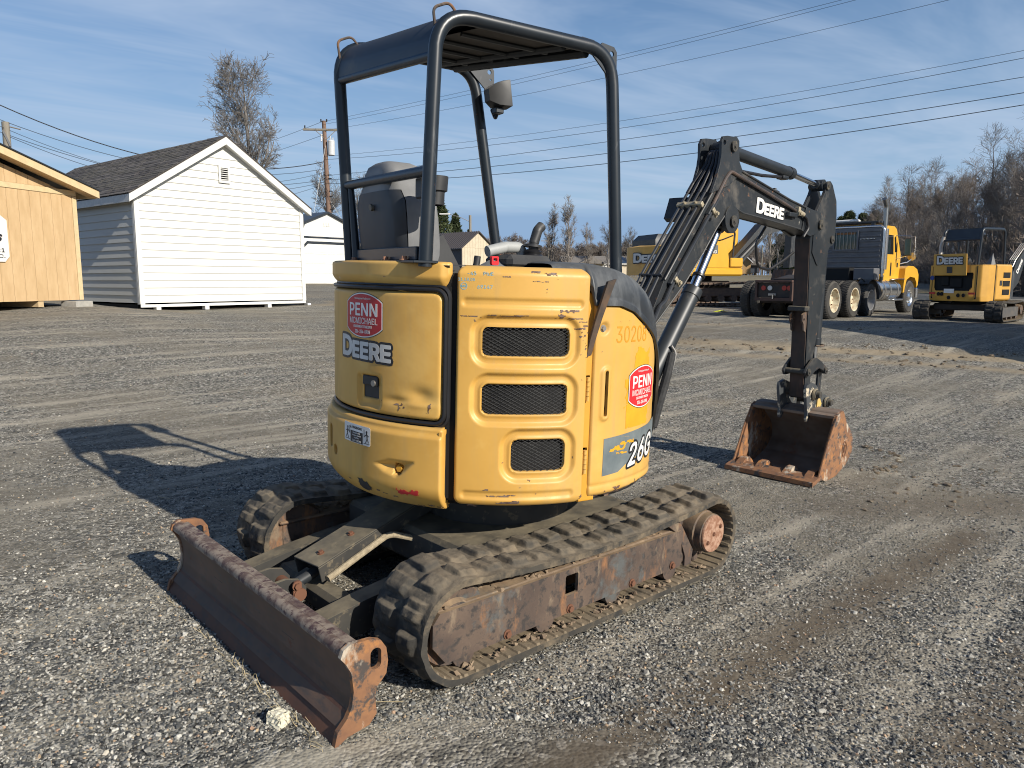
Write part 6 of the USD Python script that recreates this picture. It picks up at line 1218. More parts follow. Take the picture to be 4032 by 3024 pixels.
lp = thing('light_pole', 'thin grey pole with a street light arm behind the beige shed', 'light pole', (43.28, 52.2, gz(43.28, 52.2)))
obj('pole', tube([(0, 0, 0), (.1, .15, 5.9)], .12, 8), wood_gray, lp); obj('lamp_arm', tube([(.1, .15, 5.3), (-.6, .7, 5.7), (-1.3, 1.5, 6.0)], .03, 6), steel, lp); obj('lamp_head', tf(box(-.5, .5, -.1, .1, -.06, .06, .02), rz(-.8), (-1.6, 1.8, 6.02)), dec_white, lp)
sp2_ = thing('service_pole', 'weathered grey service pole rising behind the tan shed roof', 'utility pole', (3.91, 33.8, gz(3.91, 33.8)))
obj('pole', tube([(0, 0, 0), (.03, .1, 6.35)], .14, 12), wood_gray, sp2_); obj('bracket', cat(tube([(.05, .05, 6.2), (.5, -.1, 6.1)], .03, 6), tube([(-.1, 0, 6.0), (.1, -.1, 5.4)], .04, 6)), steel, sp2_)
for (u, v0, v1, d, lb) in ((2158, 935, 1085, 130, 'far thin utility pole with crossarm among bare trees left of the canopy post'), (2499, 950, 1082, 140, 'far thin utility pole with crossarm right of the front canopy post'), (2997, 967, 1075, 120, 'thin bare pole beyond the large excavator, beside dark pines')):
    p = at(u, v1, d); h = (v1 - v0) * d / FPX; t_ = thing('distant_pole', lb, 'utility pole', (p[0], p[1], p[2] - 1)); obj('pole', tube([(0, 0, 0), (0, 0, h + 1)], .13, 6), wood_gray, t_)
    if u < 2900: obj('crossarm', tf(box(-1.3, 1.3, -.06, .06, -.06, .06), rz(-.6), (0, 0, h + .3)), wood_gray, t_)
P1, P2, PL, PF = (19.1236, 35.7779), (27.5953, -2.6719), (-1.895, 33.042), (25.7876, 89.3754)
def wire(label, A, B, za, zb, sag, r=.012, name='power_line', t0=0.0, t1=1.0):
    t = np.linspace(t0, t1, 40); p = np.column_stack([A[0] + (B[0] - A[0]) * t, A[1] + (B[1] - A[1]) * t, za + (zb - za) * t - 4 * sag * t * (1 - t)])
    tag(obj(name, tube(p, r, 5), wire_m, smooth=True), label, 'wire')
for k, (za, zb, sg_, r_, lb) in enumerate(((10.109, 12.024, .335, .007, 'uppermost thin power wire right of the pole, leaving through the top of the photo'), (9.949, 12.009, .403, .007, 'second thin power wire from the top, close under the uppermost one'),
        (9.624, 11.142, .441, .007, 'third power wire from the top, starting at the crossarm'), (8.259, 9.037, .586, .007, 'thin fourth wire from the top, above the twisted cable'), (8.08, 8.90, .72, .009, 'fifth cable from the top, joining the thin wire above it'),
        (7.205, 8.131, .365, .010, 'third wire from the bottom of the right hand span'), (6.979, 7.723, .539, .012, 'second cable from the bottom of the right hand span'), (6.772, 7.448, .721, .013, 'lowest thick cable of the right hand span, passing behind the boom top'))):
    wire(lb, P1, P2, za, zb, sg_, r_)
for za, zb, sg_, r_, lb in ((10.945, 7.965, 2.297, .022, 'thick twisted cable, highest at the left edge above the white shed roof'), (9.883, 7.576, 1.91, .012, 'second cable from the top at the left edge'), (10.19, 7.39, 2.467, .010, 'third thin wire from the top at the left edge'), (9.412, 7.002, 1.894, .012, 'fourth cable at the left edge, passing the service pole top'), (9.961, 6.886, 2.408, .011, 'lowest cable at the left, sagging from the service pole to the white roof')):
    wire(lb, PL, P1, za, zb, sg_, r_, t0=-.3 if za != 9.961 else .28)
for za, zb, lb in ((14.176, 10.117, 'upper thin wire from the crossarm towards the bare tree'), (13.429, 9.4, 'lower thin wire from the pole towards the bare tree'), (8.828, 6.736, 'thin low wire going left from the pole behind the white roof')): wire(lb, PF, P1, za, zb, .8, .010)
for a, b, lb in (((19.42, 36.1, 8.9), (16.9, 34.6, 1.3), 'white guy wire slanting from the transformer to the ground at left'), ((19.3, 35.9, 6.2), (21.5, 34.2, 1.3), 'thin guy wire slanting from the pole to the right')):
    tag(obj('guy_wire', rod(a, b, .010, 5), dec_silver), lb, 'wire')
# ---------------------------------------------------------------- small things lying about
p = at(1097, 2832, 3.08); pz_ = float(ground_z([(p[0], p[1])])[0])
d_ = (1.0)
def ground_hit(u, v):
    lo, hi = 1.0, 90.0
    for _ in range(50):
        m = (lo + hi) / 2; q = at(u, v, m)
        if q[2] > ground_z([(q[0], q[1])])[0]: lo = m
        else: hi = m
    return at(u, v, lo)
q = ground_hit(1097, 2850); bl = thing('foam_scrap', 'small pale crumbled scrap lying by the blade cutting edge', 'scrap', (q[0], q[1], q[2]), .3)
rng2 = np.random.default_rng(2); pts = np.array([(x, y, z) for x in (-.022, .022) for y in (-.03, .03) for z in (-.004, .038)]); obj('scrap', mp(fine(box(-.024, .024, -.030, .030, -.005, .042, .005), .012), lambda v: v + rng2.normal(0, .0018, v.shape)), flat('pale_scrap', (.62, .58, .45), .9), bl)
q = ground_hit(2840, 1231); hv = thing('safety_vest', 'bright yellow cloth lying on the ground near the truck wheels', 'cloth', tuple(q), -.6)
gx, gy = np.meshgrid(np.linspace(-.19, .19, 26), np.linspace(-.12, .12, 14), indexing='ij'); gzz = .02 + .07 * meshkit.fbm(np.stack([gx * 9, gy * 9, 0 * gx], -1), 3, 5) * np.clip(1.2 - (gx / .19) ** 2, 0, 1)
obj('cloth', (np.stack([gx + .03 * np.sin(gy * 30), gy + .02 * np.sin(gx * 25), gzz], -1).reshape(-1, 3), grid_faces(26, 14)), flat('hi_vis_yellow', (.72, .75, .03), .7), hv, smooth=True)

# dry grass wisps caught along the blade's cutting edge
rng3 = np.random.default_rng(14); gm_ = []
for k in range(46):
    y = rng3.choice([rng3.uniform(-.75, -.1), rng3.uniform(-.75, .7)]); b = np.array([-1.318 - rng3.uniform(0, .03), y, .0]); d = np.array([-rng3.uniform(.0, .7), rng3.normal(0, .5), rng3.uniform(.3, 1.0)]); d /= np.linalg.norm(d); L = rng3.uniform(.02, .07); q = b + d * L * .6
    gm_.append(tube(np.array([b, q, q + (d + rng3.normal(0, .6, 3)) * L * .4]) @ REW.T, [.0012, .001, .0005], 3))
for k in range(14):
    p = CAM[:2] + rng3.uniform(2.4, 5.0) * np.array([math.cos(YAW + rng3.uniform(-.55, .45)), 0]) ; a = YAW + rng3.uniform(-.55, .55); r_ = rng3.uniform(2.4, 5.5); p = CAM[:2] + r_ * np.array([math.cos(a), math.sin(a)]); h = rng3.uniform(0, 6.28); e = np.array([math.cos(h), math.sin(h)]) * rng3.uniform(.02, .06)
    pts = np.array([p - e, p + e * .1, p + e]); gm_.append(tube(np.column_stack([pts, ground_z(pts) + .006]), .0013, 3))
tag(obj('dry_grass', cat(*gm_), flat('dry_straw', (.45, .37, .22), .9)), 'dry straw wisps along the blade edge and on the gravel', 'dry grass', kind='stuff')
# ---------------------------------------------------------------- yellow road tractor (x forward, y left)
TO = (17.44, 7.37, .40); tk = thing('semi_truck', 'yellow semi truck tractor with tall exhaust stack, parked behind the boom', 'truck', TO, math.radians(2.3))
rim_m = weathered('cream_wheel_rim', (.62, .57, .42), (.36, .25, .15), .5, 9.0, lo=.45, hi=.68)
alu = flat('polished_aluminium', (.72, .73, .74), .22, 1.0)
gray_pan = weathered('grey_bulkhead', (.125, .125, .13), (.095, .095, .10), .5, 3.0)
fr_m = weathered('dark_truck_frame', (.02, .018, .017), (.045, .032, .025), .75, 5.0)
def wheel(x, y, r, w, side, rim, par, dish=.10, dual=False):
    s = side
    prof = [(r * .60, -w / 2), (r * .9, -w / 2), (r * .97, -w / 2 + .03), (r, -w / 2 + .06), (r, w / 2 - .06), (r * .97, w / 2 - .03), (r * .9, w / 2), (r * .60, w / 2)]
    def place(m): v = np.asarray(m[0]); return np.stack([x + v[:, 0], y + v[:, 2] * s, r + v[:, 1]], 1), (m[1] if s < 0 else np.asarray(m[1])[:, ::-1])
    t = obj('tyre', place(revolve(prof, 44)), tyre, par)
    tr_ = []
    for k in range(44):
        a = k * 2 * PI / 44
        for q, o in ((-.30, 0), (0, .5), (.30, 0)):
            aa = a + o * 2 * PI / 44; c = np.array([math.cos(aa), math.sin(aa)]); tg = np.array([-c[1], c[0]]); hw = .40 * PI * r / 44
            tr_.append(hull([(c[0] * rr + tg[0] * h, c[1] * rr + tg[1] * h, z) for rr in (r - .004, r + .012) for h in (-hw, hw) for z in ((q - .13) * w, (q + .13) * w)]))
    obj('tread', place(cat(*tr_)), tyre, t, smooth=False)
    o = w / 2
    rm = obj('rim', place(revolve([(r * .61, o - .01), (r * .63, o + .006), (r * .58, o + .004), (r * .55, o - dish * .5), (r * .50, o - dish), (r * .30, o - dish - .02), (r * .26, o - dish + .03), (r * .13, o - dish + .05), (.001, o - dish + .06)], 32)), rim, t)
    obj('wheel_nut', place(cat(*[tube([(r * .38 * math.cos(k * PI / 5), r * .38 * math.sin(k * PI / 5), o - dish - .02), (r * .38 * math.cos(k * PI / 5), r * .38 * math.sin(k * PI / 5), o - dish + .03)], .016, 6) for k in range(10)])), bolt_rust if rim is rim_m else steel, rm)
for x in (0, 1.40):
    for s in (-1, 1):
        wheel(x, s * 1.10, .515, .27, s, rim_m, tk, .15); wheel(x, s * .79, .515, .27, s, rim_m, tk)
for s in (-1, 1):
    wheel(2.74, s * 1.06, .475, .28, s, flat('grey_wheel_rim', (.30, .30, .30), .45, .4), tk, .17); wheel(6.1, s * 1.06, .52, .29, s, alu, tk, .04)
obj('chassis', cat(box(-.9, 6.6, -.47, -.38, .72, .98, .01), box(-.9, 6.6, .38, .47, .72, .98, .01), box(-.4, .4, -.9, .9, .42, .60, .05), box(1.0, 1.8, -.9, .9, .42, .60, .05), box(5.9, 6.3, -.85, .85, .45, .58, .03), box(4.9, 6.5, -.4, .4, .60, 1.1, .05)), fr_m, tk)
tl = obj('tail_frame', cat(box(-1.02, -.86, -.52, .52, .985, 1.05, .01), box(-1.0, -.9, -.52, -.46, .50, .984), box(-1.0, -.9, .46, .52, .50, .984), box(-1.0, -.9, -.459, .459, .50, .58)), weathered('brown_rust_beam', (.085, .045, .033), (.055, .033, .026), .8, 5.0), tk)
obj('tail_plate', box(-.93, -.90, -.455, .455, .60, .98), fr_m, tl)
for y, m_ in ((.30, 'r'), (.12, 'w'), (-.28, 'r'), (-.42, 'r')): obj('tail_light', tf(tube([(-.955, y, .84), (-.931, y, .84)], .065, 16)), flat('tail_light_red', (.35, .02, .02), .3) if m_ == 'r' else dec_silver, tl)
obj('tow_hook', cat(box(-.97, -.931, -.06, .16, .63, .70, .01), tube(bend([(-.97, 0, .66), (-1.02, 0, .66), (-1.02, 0, .55)], .02), .018, 8)), steel, tl)
fw = obj('fifth_wheel', cat(box(-.1, 1.0, -.45, .45, 1.0, 1.10, .02), hull([(.1, -.45, 1.10), (.9, -.45, 1.10), (.1, .45, 1.10), (.9, .45, 1.10), (.5, -.3, 1.2), (.5, .3, 1.2), (.9, -.3, 1.2), (.9, .3, 1.2)])), fr_m, tk)
bk_ = obj('bulkhead', cat(box(3.45, 3.52, -1.17, 1.17, 1.22, 2.60, .01)), gray_pan, tk)
for k in range(9):
    z = 1.28 + k * .15
    if 1.95 < z < 2.52: 
        obj('bulkhead_rib', cat(box(3.425, 3.449, -1.12, -.50, z, z + .07, .01), box(3.425, 3.449, .27, 1.12, z, z + .07, .01)), gray_pan, bk_)
    else: obj('bulkhead_rib', box(3.425, 3.449, -1.12, 1.12, z, z + .07, .01), gray_pan, bk_)
obj('bulkhead_tube', tube(bend([(3.47, -1.20, 1.15), (3.47, -1.20, 2.63), (3.47, 1.20, 2.63), (3.47, 1.20, 1.15)], .16), .035, 12), alu, bk_)
wf = obj('rear_window', cat(yz(extr(rrect(-.11, 2.235, .76, .60, .02).difference(rrect(-.11, 2.235, .66, .50, .02)), 3.40, 3.449))), gray_pan, bk_)
obj('pane', box(3.441, 3.446, -.44, .22, 1.99, 2.48), flat('greenish_glass', (.10, .13, .11), .06), wf)
for k in range(6): obj('window_bar', rod((3.405, -.38 + k * .108, 1.97), (3.405, -.38 + k * .108, 2.49), .010, 6), steel, wf)
obj('amber_strip', box(3.42, 3.44, -.40, .19, 2.42, 2.475), flat('amber_panel', (.30, .12, .03), .5), wf)
ls_ = obj('light_strip', box(3.405, 3.424, -.98, -.53, 2.255, 2.285, .005), plastic, bk_); obj('lamp_row', cat(*[box(3.398, 3.404, -.96 + k * .04, -.94 + k * .04, 2.26, 2.28) for k in range(11)]), dec_white, ls_)
obj('side_box', cat(box(3.0, 3.44, -1.15, -.55, 1.05, 1.40, .02), ), gray_pan, tk); obj('battery_cabinet', box(2.98, 3.42, -.45, .65, .99, 1.42, .02), dark, tk)
obj('cabinet_label', box(2.972, 2.979, .48, .60, 1.20, 1.34), dec_white, tk)
obj('air_hose', cat(*[tube(bend([(3.42, .75 + k * .03, 1.75), (3.25, .80 + k * .03, 1.5), (3.1, .70 + k * .04, 1.15), (3.2, .62 + k * .04, 1.35), (3.4, .66, 1.2)], .1), .018, 6) for k in range(4)]), flat('green_hose', (.03, .07, .05), .5), tk)
rk = obj('roof_rack', cat(box(3.55, 4.3, -1.0, 1.0, 2.74, 2.80, .01), box(3.5, 3.6, -.9, -.8, 2.62, 2.74), box(3.5, 3.6, .8, .9, 2.62, 2.74)), plastic, tk); obj('beacon', box(3.6, 3.9, -.35, .35, 2.80, 2.88, .03), dec_white, rk)
# cab
cabp = Polygon([(3.62, 1.08), (3.62, 2.58), (3.72, 2.68), (4.9, 2.70), (5.12, 2.62), (5.46, 1.93), (5.62, 1.86), (5.62, .95), (4.2, .95)])
wnd = Polygon([(4.02, 1.84), (4.02, 2.42), (4.78, 2.42), (4.88, 1.84)])
cab = obj('cab', cat(hull([(a, y, b) for a, b in cabp.exterior.coords for y in (-1.0, 1.0)])), yellow_plain, tk, smooth=20)
for s in (-1, 1):
    y0 = s * 1.0
    dr_ = Polygon([(3.92, 1.0), (3.92, 2.50), (4.86, 2.50), (5.02, 1.85), (5.02, 1.0)]).buffer(-.02).buffer(.02)
    dd = obj('door', xz(extr(dr_, min(y0, y0 + s * .022) + s * .002, max(y0, y0 + s * .022) + s * .002)), yellow_plain, tk)
    obj('window', xz(extr(wnd.buffer(.0), *sorted((y0 + s * .026, y0 + s * .030)))), flat('dark_cab_glass', (.012, .014, .015), .05), dd)
    obj('vent_window', xz(extr(Polygon([(4.95, 1.9), (4.95, 2.35), (5.05, 2.40), (5.28, 1.93)]), *sorted((y0 + s * .002, y0 + s * .006)))), MATS['dark_cab_glass'], dd)
    obj('door_slot', xz(extr(rrect(4.72, 1.38, .10, .42, .04), *sorted((y0 + s * .026, y0 + s * .030)))), dark, dd)
    obj('door_handle', xz(extr(rrect(4.06, 1.12, .06, .15, .02), *sorted((y0 + s * .026, y0 + s * .045)))), plastic, dd)
    obj('grab_handle', tube(bend([(3.80, y0 + s * .01, 1.0), (3.80, y0 + s * .07, 1.1), (3.80, y0 + s * .07, 2.0), (3.95, y0 + s * .02, 2.05)], .06), .016, 8), alu, tk)
    mir = obj('mirror', cat(box(5.22, 5.30, y0 + s * .32 - .10, y0 + s * .32 + .10, 1.80, 2.34, .02)), plastic, tk); obj('mirror_glass', box(5.214, 5.219, y0 + s * .32 - .085, y0 + s * .32 + .085, 1.83, 2.31), flat('mirror_glass_green', (.20, .30, .27), .04, .6), mir)
    obj('mirror_arm', cat(tube([(5.1, y0, 2.42), (5.25, y0 + s * .35, 2.40), (5.25, y0 + s * .52, 2.38), (5.25, y0 + s * .52, 1.75)], .012, 6), tube([(5.25, y0 + s * .30, 1.80), (5.35, y0, 1.72)], .012, 6)), alu, mir)
    cm_ = obj('hood_mirror', tf(revolve([(.001, -.05), (.08, -.04), (.13, .0), (.13, .02), (.001, .03)], 20), ry(-PI / 2), (6.2, y0 + s * .16, 1.80)), alu, tk); obj('mirror_stem', tube([(6.18, y0 + s * .16, 1.72), (6.05, y0 + s * .08, 1.62), (5.75, y0 - s * .12, 1.55)], .015, 6), alu, cm_)
    fd = Polygon([(5.50, .66), (5.60, 1.42), (5.85, 1.50), (6.35, 1.50), (6.75, 1.40), (6.92, 1.22), (6.92, .92), (6.80, .80), (6.75, .98), (6.55, 1.13), (6.1, 1.16), (5.78, 1.06), (5.66, .82), (5.62, .66)])
    obj('front_fender', xz(extr(fd, *sorted((s * .80, s * 1.18)))), yellow_plain, tk)
    obj('door_emblem', xz(extr(rrect(5.36, 1.52, .12, .14, .01), *sorted((y0 + s * .001, y0 + s * .006)))), dark, tk)
obj('hood', hull([(a, y, b) for a, b, w in ((5.5, 1.92, .62), (5.5, 1.0, .8), (6.4, 1.78, .58), (6.9, 1.52, .55), (7.0, 1.3, .60), (7.0, .8, .62), (5.6, .9, .8)) for y in (-w, w)]), yellow_plain, tk, smooth=20)
obj('front_bumper', box(6.98, 7.15, -1.15, 1.15, .45, .80, .04), alu, tk)
obj('sun_visor', hull([(5.0, -.9, 2.60), (5.0, .9, 2.60), (5.42, -.9, 2.46), (5.42, .9, 2.46), (5.0, -.9, 2.63), (5.0, .9, 2.63)]), yellow_plain, tk)
for s in (-1, 1):
    ex = obj('exhaust_stack', cat(tube(bend([(3.72, s * 1.12, 1.25), (3.72, s * 1.12, 3.22), (3.52, s * 1.12, 3.42)], .16), .062, 16), tube([(3.72, s * 1.12, 1.2), (3.72, s * 1.05, .85), (4.1, s * .7, .8)], .06, 12)), flat('dull_chrome_pipe', (.32, .32, .31), .3, .9), tk) if s < 0 else None
    if ex: obj('heat_shield', cat(tube([(3.72, s * 1.12, 1.36), (3.72, s * 1.12, 2.56)], .115, 24)), weathered('perforated_shield', (.15, .15, .155), (.30, .30, .30), .35, 60.0, .8), ex)
    tn = obj('fuel_tank', (lambda m: (np.stack([3.62 + m[0][:, 2], s * .88 + m[0][:, 0], .74 + m[0][:, 1]], 1), m[1]))(revolve([(.001, 0), (.28, .0), (.325, .04), (.33, .08), (.33, 1.62), (.32, 1.68), (.001, 1.70)], 32)), alu, tk)
    for x in (3.85, 4.3, 4.95): obj('tank_strap', tube([(x, s * .88, .74), (x + .06, s * .88, .74)], .338, 32), steel, tn)
    obj('tank_step', cat(box(4.7, 5.55, *sorted((s * .95, s * 1.20)), 1.07, 1.10, .006), box(4.55, 5.35, *sorted((s * 1.0, s * 1.25)), .42, .47, .01)), alu, tk)
    obj('quarter_fender', tube([(2.2 + .62 * math.cos(t), s * 1.06, .48 + .62 * math.sin(t)) for t in np.linspace(.05, 1.9, 12)], .02, 6), plastic, tk)
    obj('mud_guard', (lambda P: (P, grid_faces(14, 2)))(np.array([(2.75 + .58 * math.cos(t), s * w, .48 + .58 * math.sin(t)) for t in np.linspace(.0, 2.2, 14) for w in (.90, 1.22)])), plastic, tk)

# ---------------------------------------------------------------- second excavator, rear towards the camera, hood raised
eg = at(3756, 1268, 19.3); H2 = math.radians(1.5)
ec = (eg[0] + 1.2 * math.cos(H2), eg[1] + 1.2 * math.sin(H2), eg[2] + .0)
e2 = thing('parked_excavator', 'dusty yellow mini excavator with raised rear hood, parked before the woods', 'mini excavator', ec, H2)
track_dark = weathered('dark_track_rubber', (.018, .018, .018), (.04, .036, .03), .85, 7.0, dust=((.16, .13, .09), .4))
_r, rubber = rubber, track_dark
undercarriage(e2, -.88, .88, .275, -.84, .40, .03, -1, False, .15, weathered('dark_side_frame', (.06, .06, .06), (.09, .08, .07), .7), n=420); undercarriage(e2, -.88, .88, .275, .84, .40, .03, 1, False, .15, MATS['dark_side_frame'], n=420)
rubber = _r
obj('centre_frame', cat(box(-.6, .6, -.7, .7, .28, .46, .03), tube([(0, 0, .4), (0, 0, .60)], .42, 32)), fr_m, e2)
R2 = rz(math.radians(-14.5)); h2 = lambda m: tf(mp(m, lambda v: v * np.array([.85, .78, 1.0])), R2, (0, 0, -.07))
def bowed(pts, z0, z1, top=.0):
    return hull([(x, y, z) for x, y in pts for z in (z0, z1)])
rear = Polygon([(-.30, -.95), (-.62, -.94), (-.86, -.86), (-1.00, -.55), (-1.06, 0), (-1.00, .55), (-.86, .86), (-.62, .94), (-.30, .95)])
opening = Polygon([(-.62, .92), (-.66, 1.22), (.66, 1.22), (.62, .92)]).buffer(.05)
# counterweight and rear body with the open engine bay
rows = []
prof_ = np.array(rear.exterior.coords)[:-1]; ss = np.linspace(0, 1, 90); sl = np.concatenate([[0], np.cumsum(np.linalg.norm(np.diff(prof_, axis=0), axis=1))]); pr = np.stack([np.interp(ss * sl[-1], sl, prof_[:, k]) for k in (0, 1)], 1)
zz = np.linspace(.60, 1.52, 60); G = np.array([[(x * (1 - .03 * max(0, (.72 - z) / .12)), y, z) for z in zz] for x, y in pr]).reshape(-1, 3); F = grid_faces(90, 60)
cen = G[F].mean(1); hole = shapely.contains(Polygon([(-.55, .90), (.55, .90), (.60, .96), (.62, 1.30), (-.62, 1.30), (-.60, .96)]).buffer(.03), shapely.points(cen[:, 1], cen[:, 2])) & (cen[:, 0] < -.8)
obj('rear_body', h2((G, F[~hole])), yellow_wt, e2, smooth=True)
obj('rear_body_lid', h2(extr(rear, 1.515, 1.53)), yellow_wt, e2)
obj('engine_bay', h2(cat(box(-.92, -.30, -.75, .75, .66, 1.50), box(-.97, -.921, -.3, .1, .95, 1.2, .02), box(-.96, -.93, .15, .4, 1.0, 1.25, .02))), dark, e2)
hdp = obj('raised_hood', h2(tf(cat(box(-.04, .0, -.56, .56, 0, .56, .03)), ry(-.10), (-1.03, .07, 1.26))), yellow_wt, e2)
let, outl, hgt = deere(.86)
hl_ = lambda poly, t: h2(tf((lambda m: (np.stack([-m[0][:, 2], -m[0][:, 0], m[0][:, 1]], 1), m[1]))(extr(poly, t, t + .003)), ry(-.10), (-1.118, .07, 1.66)))
a_ = obj('maker_sticker', hl_(outl, .002), dec_black, hdp); obj('lettering', hl_(let, .006), dec_silver, a_)
obj('latch', h2(tf(box(-.05, -.042, -.09, .09, .06, .22, .002), ry(-.10), (-1.035, .07, 1.27))), plastic, hdp)
for y, z, m_, w, h in ((.66, .80, dec_red, .20, .05), (-.66, .80, dec_red, .20, .05), (.05, .86, dec_white, .34, .11)):
    o_ = obj('sticker', h2(box(-1.075 + .14 * abs(y) ** 2 * .9, -1.068 + .14 * abs(y) ** 2 * .9, y - w / 2, y + w / 2, z - h / 2, z + h / 2)), m_, e2)
for y, z in ((.42, .78), (.30, .78), (.05, .69), (-.25, .75), (-.42, .75)): obj('recess', h2(tube([(-1.08 + .13 * y * y, y, z), (-1.05 + .13 * y * y, y, z)], .05, 14)), dark, e2)
obj('blue_label', h2(tube([(-1.0, .70, 1.2), (-.96, .72, 1.2)], .06, 16)), flat('blue_label', (.05, .09, .35), .5), e2)
sd_ = obj('side_door', h2(cat(box(-.27, .62, -.97, -.80, .62, 1.54, .04))), yellow_wt, e2)
for z in (1.20, .98, .76): obj('grille', h2(box(.12, .50, -.982, -.972, z, z + .14)), dark, sd_)
obj('seam', h2(box(-.30, -.272, -.96, -.8, .62, 1.52)), rubber_seal, e2)
obj('latch', h2(box(-.05, .07, -.983, -.972, 1.0, 1.13)), plastic, sd_)
obj('front_cover', h2(hull([(x, y, z) for x, y in ((.63, -.94), (.95, -.86), (1.08, -.6), (1.08, -.2), (.63, -.2)) for z in (.64, 1.30)] + [(.63, -.9, 1.5), (.63, -.25, 1.5), (.85, -.6, 1.5)])), plastic_cover, e2)
obj('left_body', h2(box(-.29, .9, .2, .93, .62, .98, .05)), yellow_wt, e2); obj('floor', h2(box(-.3, 1.0, -.2, .93, .98, 1.02)), plastic, e2)
for y in (-.62, .62):
    obj('canopy_hoop', h2(tube(bend([(-.72, y, 1.5), (-.62, y, 2.44), (.62, y, 2.46), (.72, y, 1.3)], .16), .040, 12)), tube_black, e2)
obj('roof_sheet', h2(cat(hull([(-.66, -.58, 2.20), (-.66, .58, 2.20), (-.50, -.58, 2.46), (-.50, .58, 2.46), (-.64, -.58, 2.20), (-.64, .58, 2.20), (-.48, -.58, 2.44), (-.48, .58, 2.44)]), box(-.49, .56, -.58, .58, 2.455, 2.475))), black, e2)
obj('rear_crossbar', h2(tube([(-.68, -.62, 2.18), (-.68, .62, 2.18)], .03, 8)), tube_black, e2); obj('ladder_pipe', h2(tube(bend([(-.76, .62, 1.56), (-.72, .66, 2.0), (-.66, .62, 2.28)], .1), .06, 10)), steel, e2)
obj('seat', h2(box(-.45, -.30, -.20, .28, 1.5, 1.72, .08)), seat_dark, e2); obj('console', h2(hull([(.2, -.5, 1.5), (.5, -.5, 1.5), (.35, -.45, 1.85), (.5, -.3, 1.5), (.2, -.3, 1.5)])), seat_gray, e2)
bm2 = rz(math.radians(-16)); b2 = lambda m: tf(m, bm2, (.15, .0, 0))
obj('boom', b2(xz(extr(Polygon([(1.0, .85), (1.25, 1.55), (1.75, 2.02), (1.95, 2.02), (2.0, 1.85), (1.65, 1.55), (1.45, 1.0), (1.2, .8)]), -.40, -.20))), black_boom, e2)
for k in range(4): obj('hydraulic_pipe', b2(tube([(1.12, -.38 + k * .05, 1.42), (1.25, -.38 + k * .05, 1.62), (1.72, -.38 + k * .05, 2.06)], .014, 6)), pm, e2)
obj('arm', b2(xz(extr(Polygon([(1.85, 2.02), (2.05, 1.95), (2.15, 1.2), (2.05, .7), (1.92, .7), (1.9, 1.4)]), -.37, -.23))), black_boom, e2)
obj('swing_casting', h2(cat(box(.95, 1.25, -.55, .05, .55, 1.0, .04))), rusty, e2)
obj('lettering', b2(xz(tf(extr(affinity.rotate(deere(.42)[0], 62, origin=(0, 0)), -.405, -.402), t=(1.42, 1.45, 0)))), dec_white, e2)
# ---------------------------------------------------------------- the large excavator behind the boom
lg = at(2722, 1196, 28.0); lx = thing('large_excavator', 'large yellow crawler excavator seen behind the boom, grey model plate on its side', 'excavator', (lg[0], lg[1], lg[2]), M=rz(math.radians(-22)) @ np.diag([1.2, 1.15, 1.0]))
tk_m = weathered('rusty_track_chain', (.075, .05, .037), (.12, .08, .055), .8, 8.0)
for y in (-1.05, 1.05):
    ms, u, q = [], None, None
    u, tot, q, nn = track_path(-1.45, 1.45, .40, .04, 400)
    tr_ = obj('track_chain', cat(*[hull([(q[k][0] + nn[k][0] * h + nn[k][1] * e, yy, q[k][1] + nn[k][1] * h - nn[k][0] * e) for h in (-.05, .0, ) for e in (-.07, .07) for yy in (y - .25, y + .25)] + [(q[k][0] + nn[k][0] * .03 + nn[k][1] * .02, yy, q[k][1] + nn[k][1] * .03 - nn[k][0] * .02) for yy in (y - .25, y + .25)]) for k in range(0, 400, 9)]), tk_m, lx, smooth=False)
    obj('side_frame', cat(box(-1.3, 1.3, y - .16, y + .16, .28, .60, .04), *[tube([(x, y - .2, .22), (x, y + .2, .22)], .12, 14) for x in np.linspace(-1.15, 1.15, 6)], tube([(-1.45, y - .15, .40), (-1.45, y + .15, .40)], .30, 20), tube([(1.45, y - .15, .40), (1.45, y + .15, .40)], .30, 20)), tk_m, lx)
obj('centre_frame', cat(box(-.8, .8, -.9, .9, .5, .85, .05), tube([(0, 0, .8), (0, 0, 1.02)], .6, 32)), fr_m, lx)
obj('lower_skirt', box(-1.15, 1.0, -1.25, -.45, 1.02, 1.30, .06), yellow_plain, lx)
obj('counterweight', hull([(x, y, z) for x, y in ((-1.15, -1.22), (-1.75, -1.05), (-2.0, -.5), (-2.0, .5), (-1.75, 1.05), (-1.15, 1.22)) for z in (1.05, 2.05)] + [(-1.15, -1.2, 2.12), (-1.9, 0, 2.1), (-1.15, 1.2, 2.12)]), yellow_wt, lx, smooth=25)
let, outl, hgt = deere(1.3)
cwm = lambda poly, t: (lambda m: tf((np.stack([-m[0][:, 2], -m[0][:, 0], m[0][:, 1]], 1), m[1]), rz(0.25), (-1.92, -.68, 1.65)))(extr(poly, t, t + .01))
a_ = obj('maker_sticker', cwm(outl, .03), dec_black, lx); obj('lettering', cwm(let, .045), dec_silver, a_)
bd = Polygon([(-1.13, 1.31), (-1.13, 2.22), (.05, 2.25), (.25, 2.20), (.42, 2.0), (.48, 1.62), (.95, 1.60), (.97, 1.31)])
obj('side_body', xz(extr(bd, -1.20, -.30)), yellow_plain, lx)
obj('step_box', box(.50, .96, -1.26, -1.201, 1.34, 1.66, .03), yellow_plain, lx)
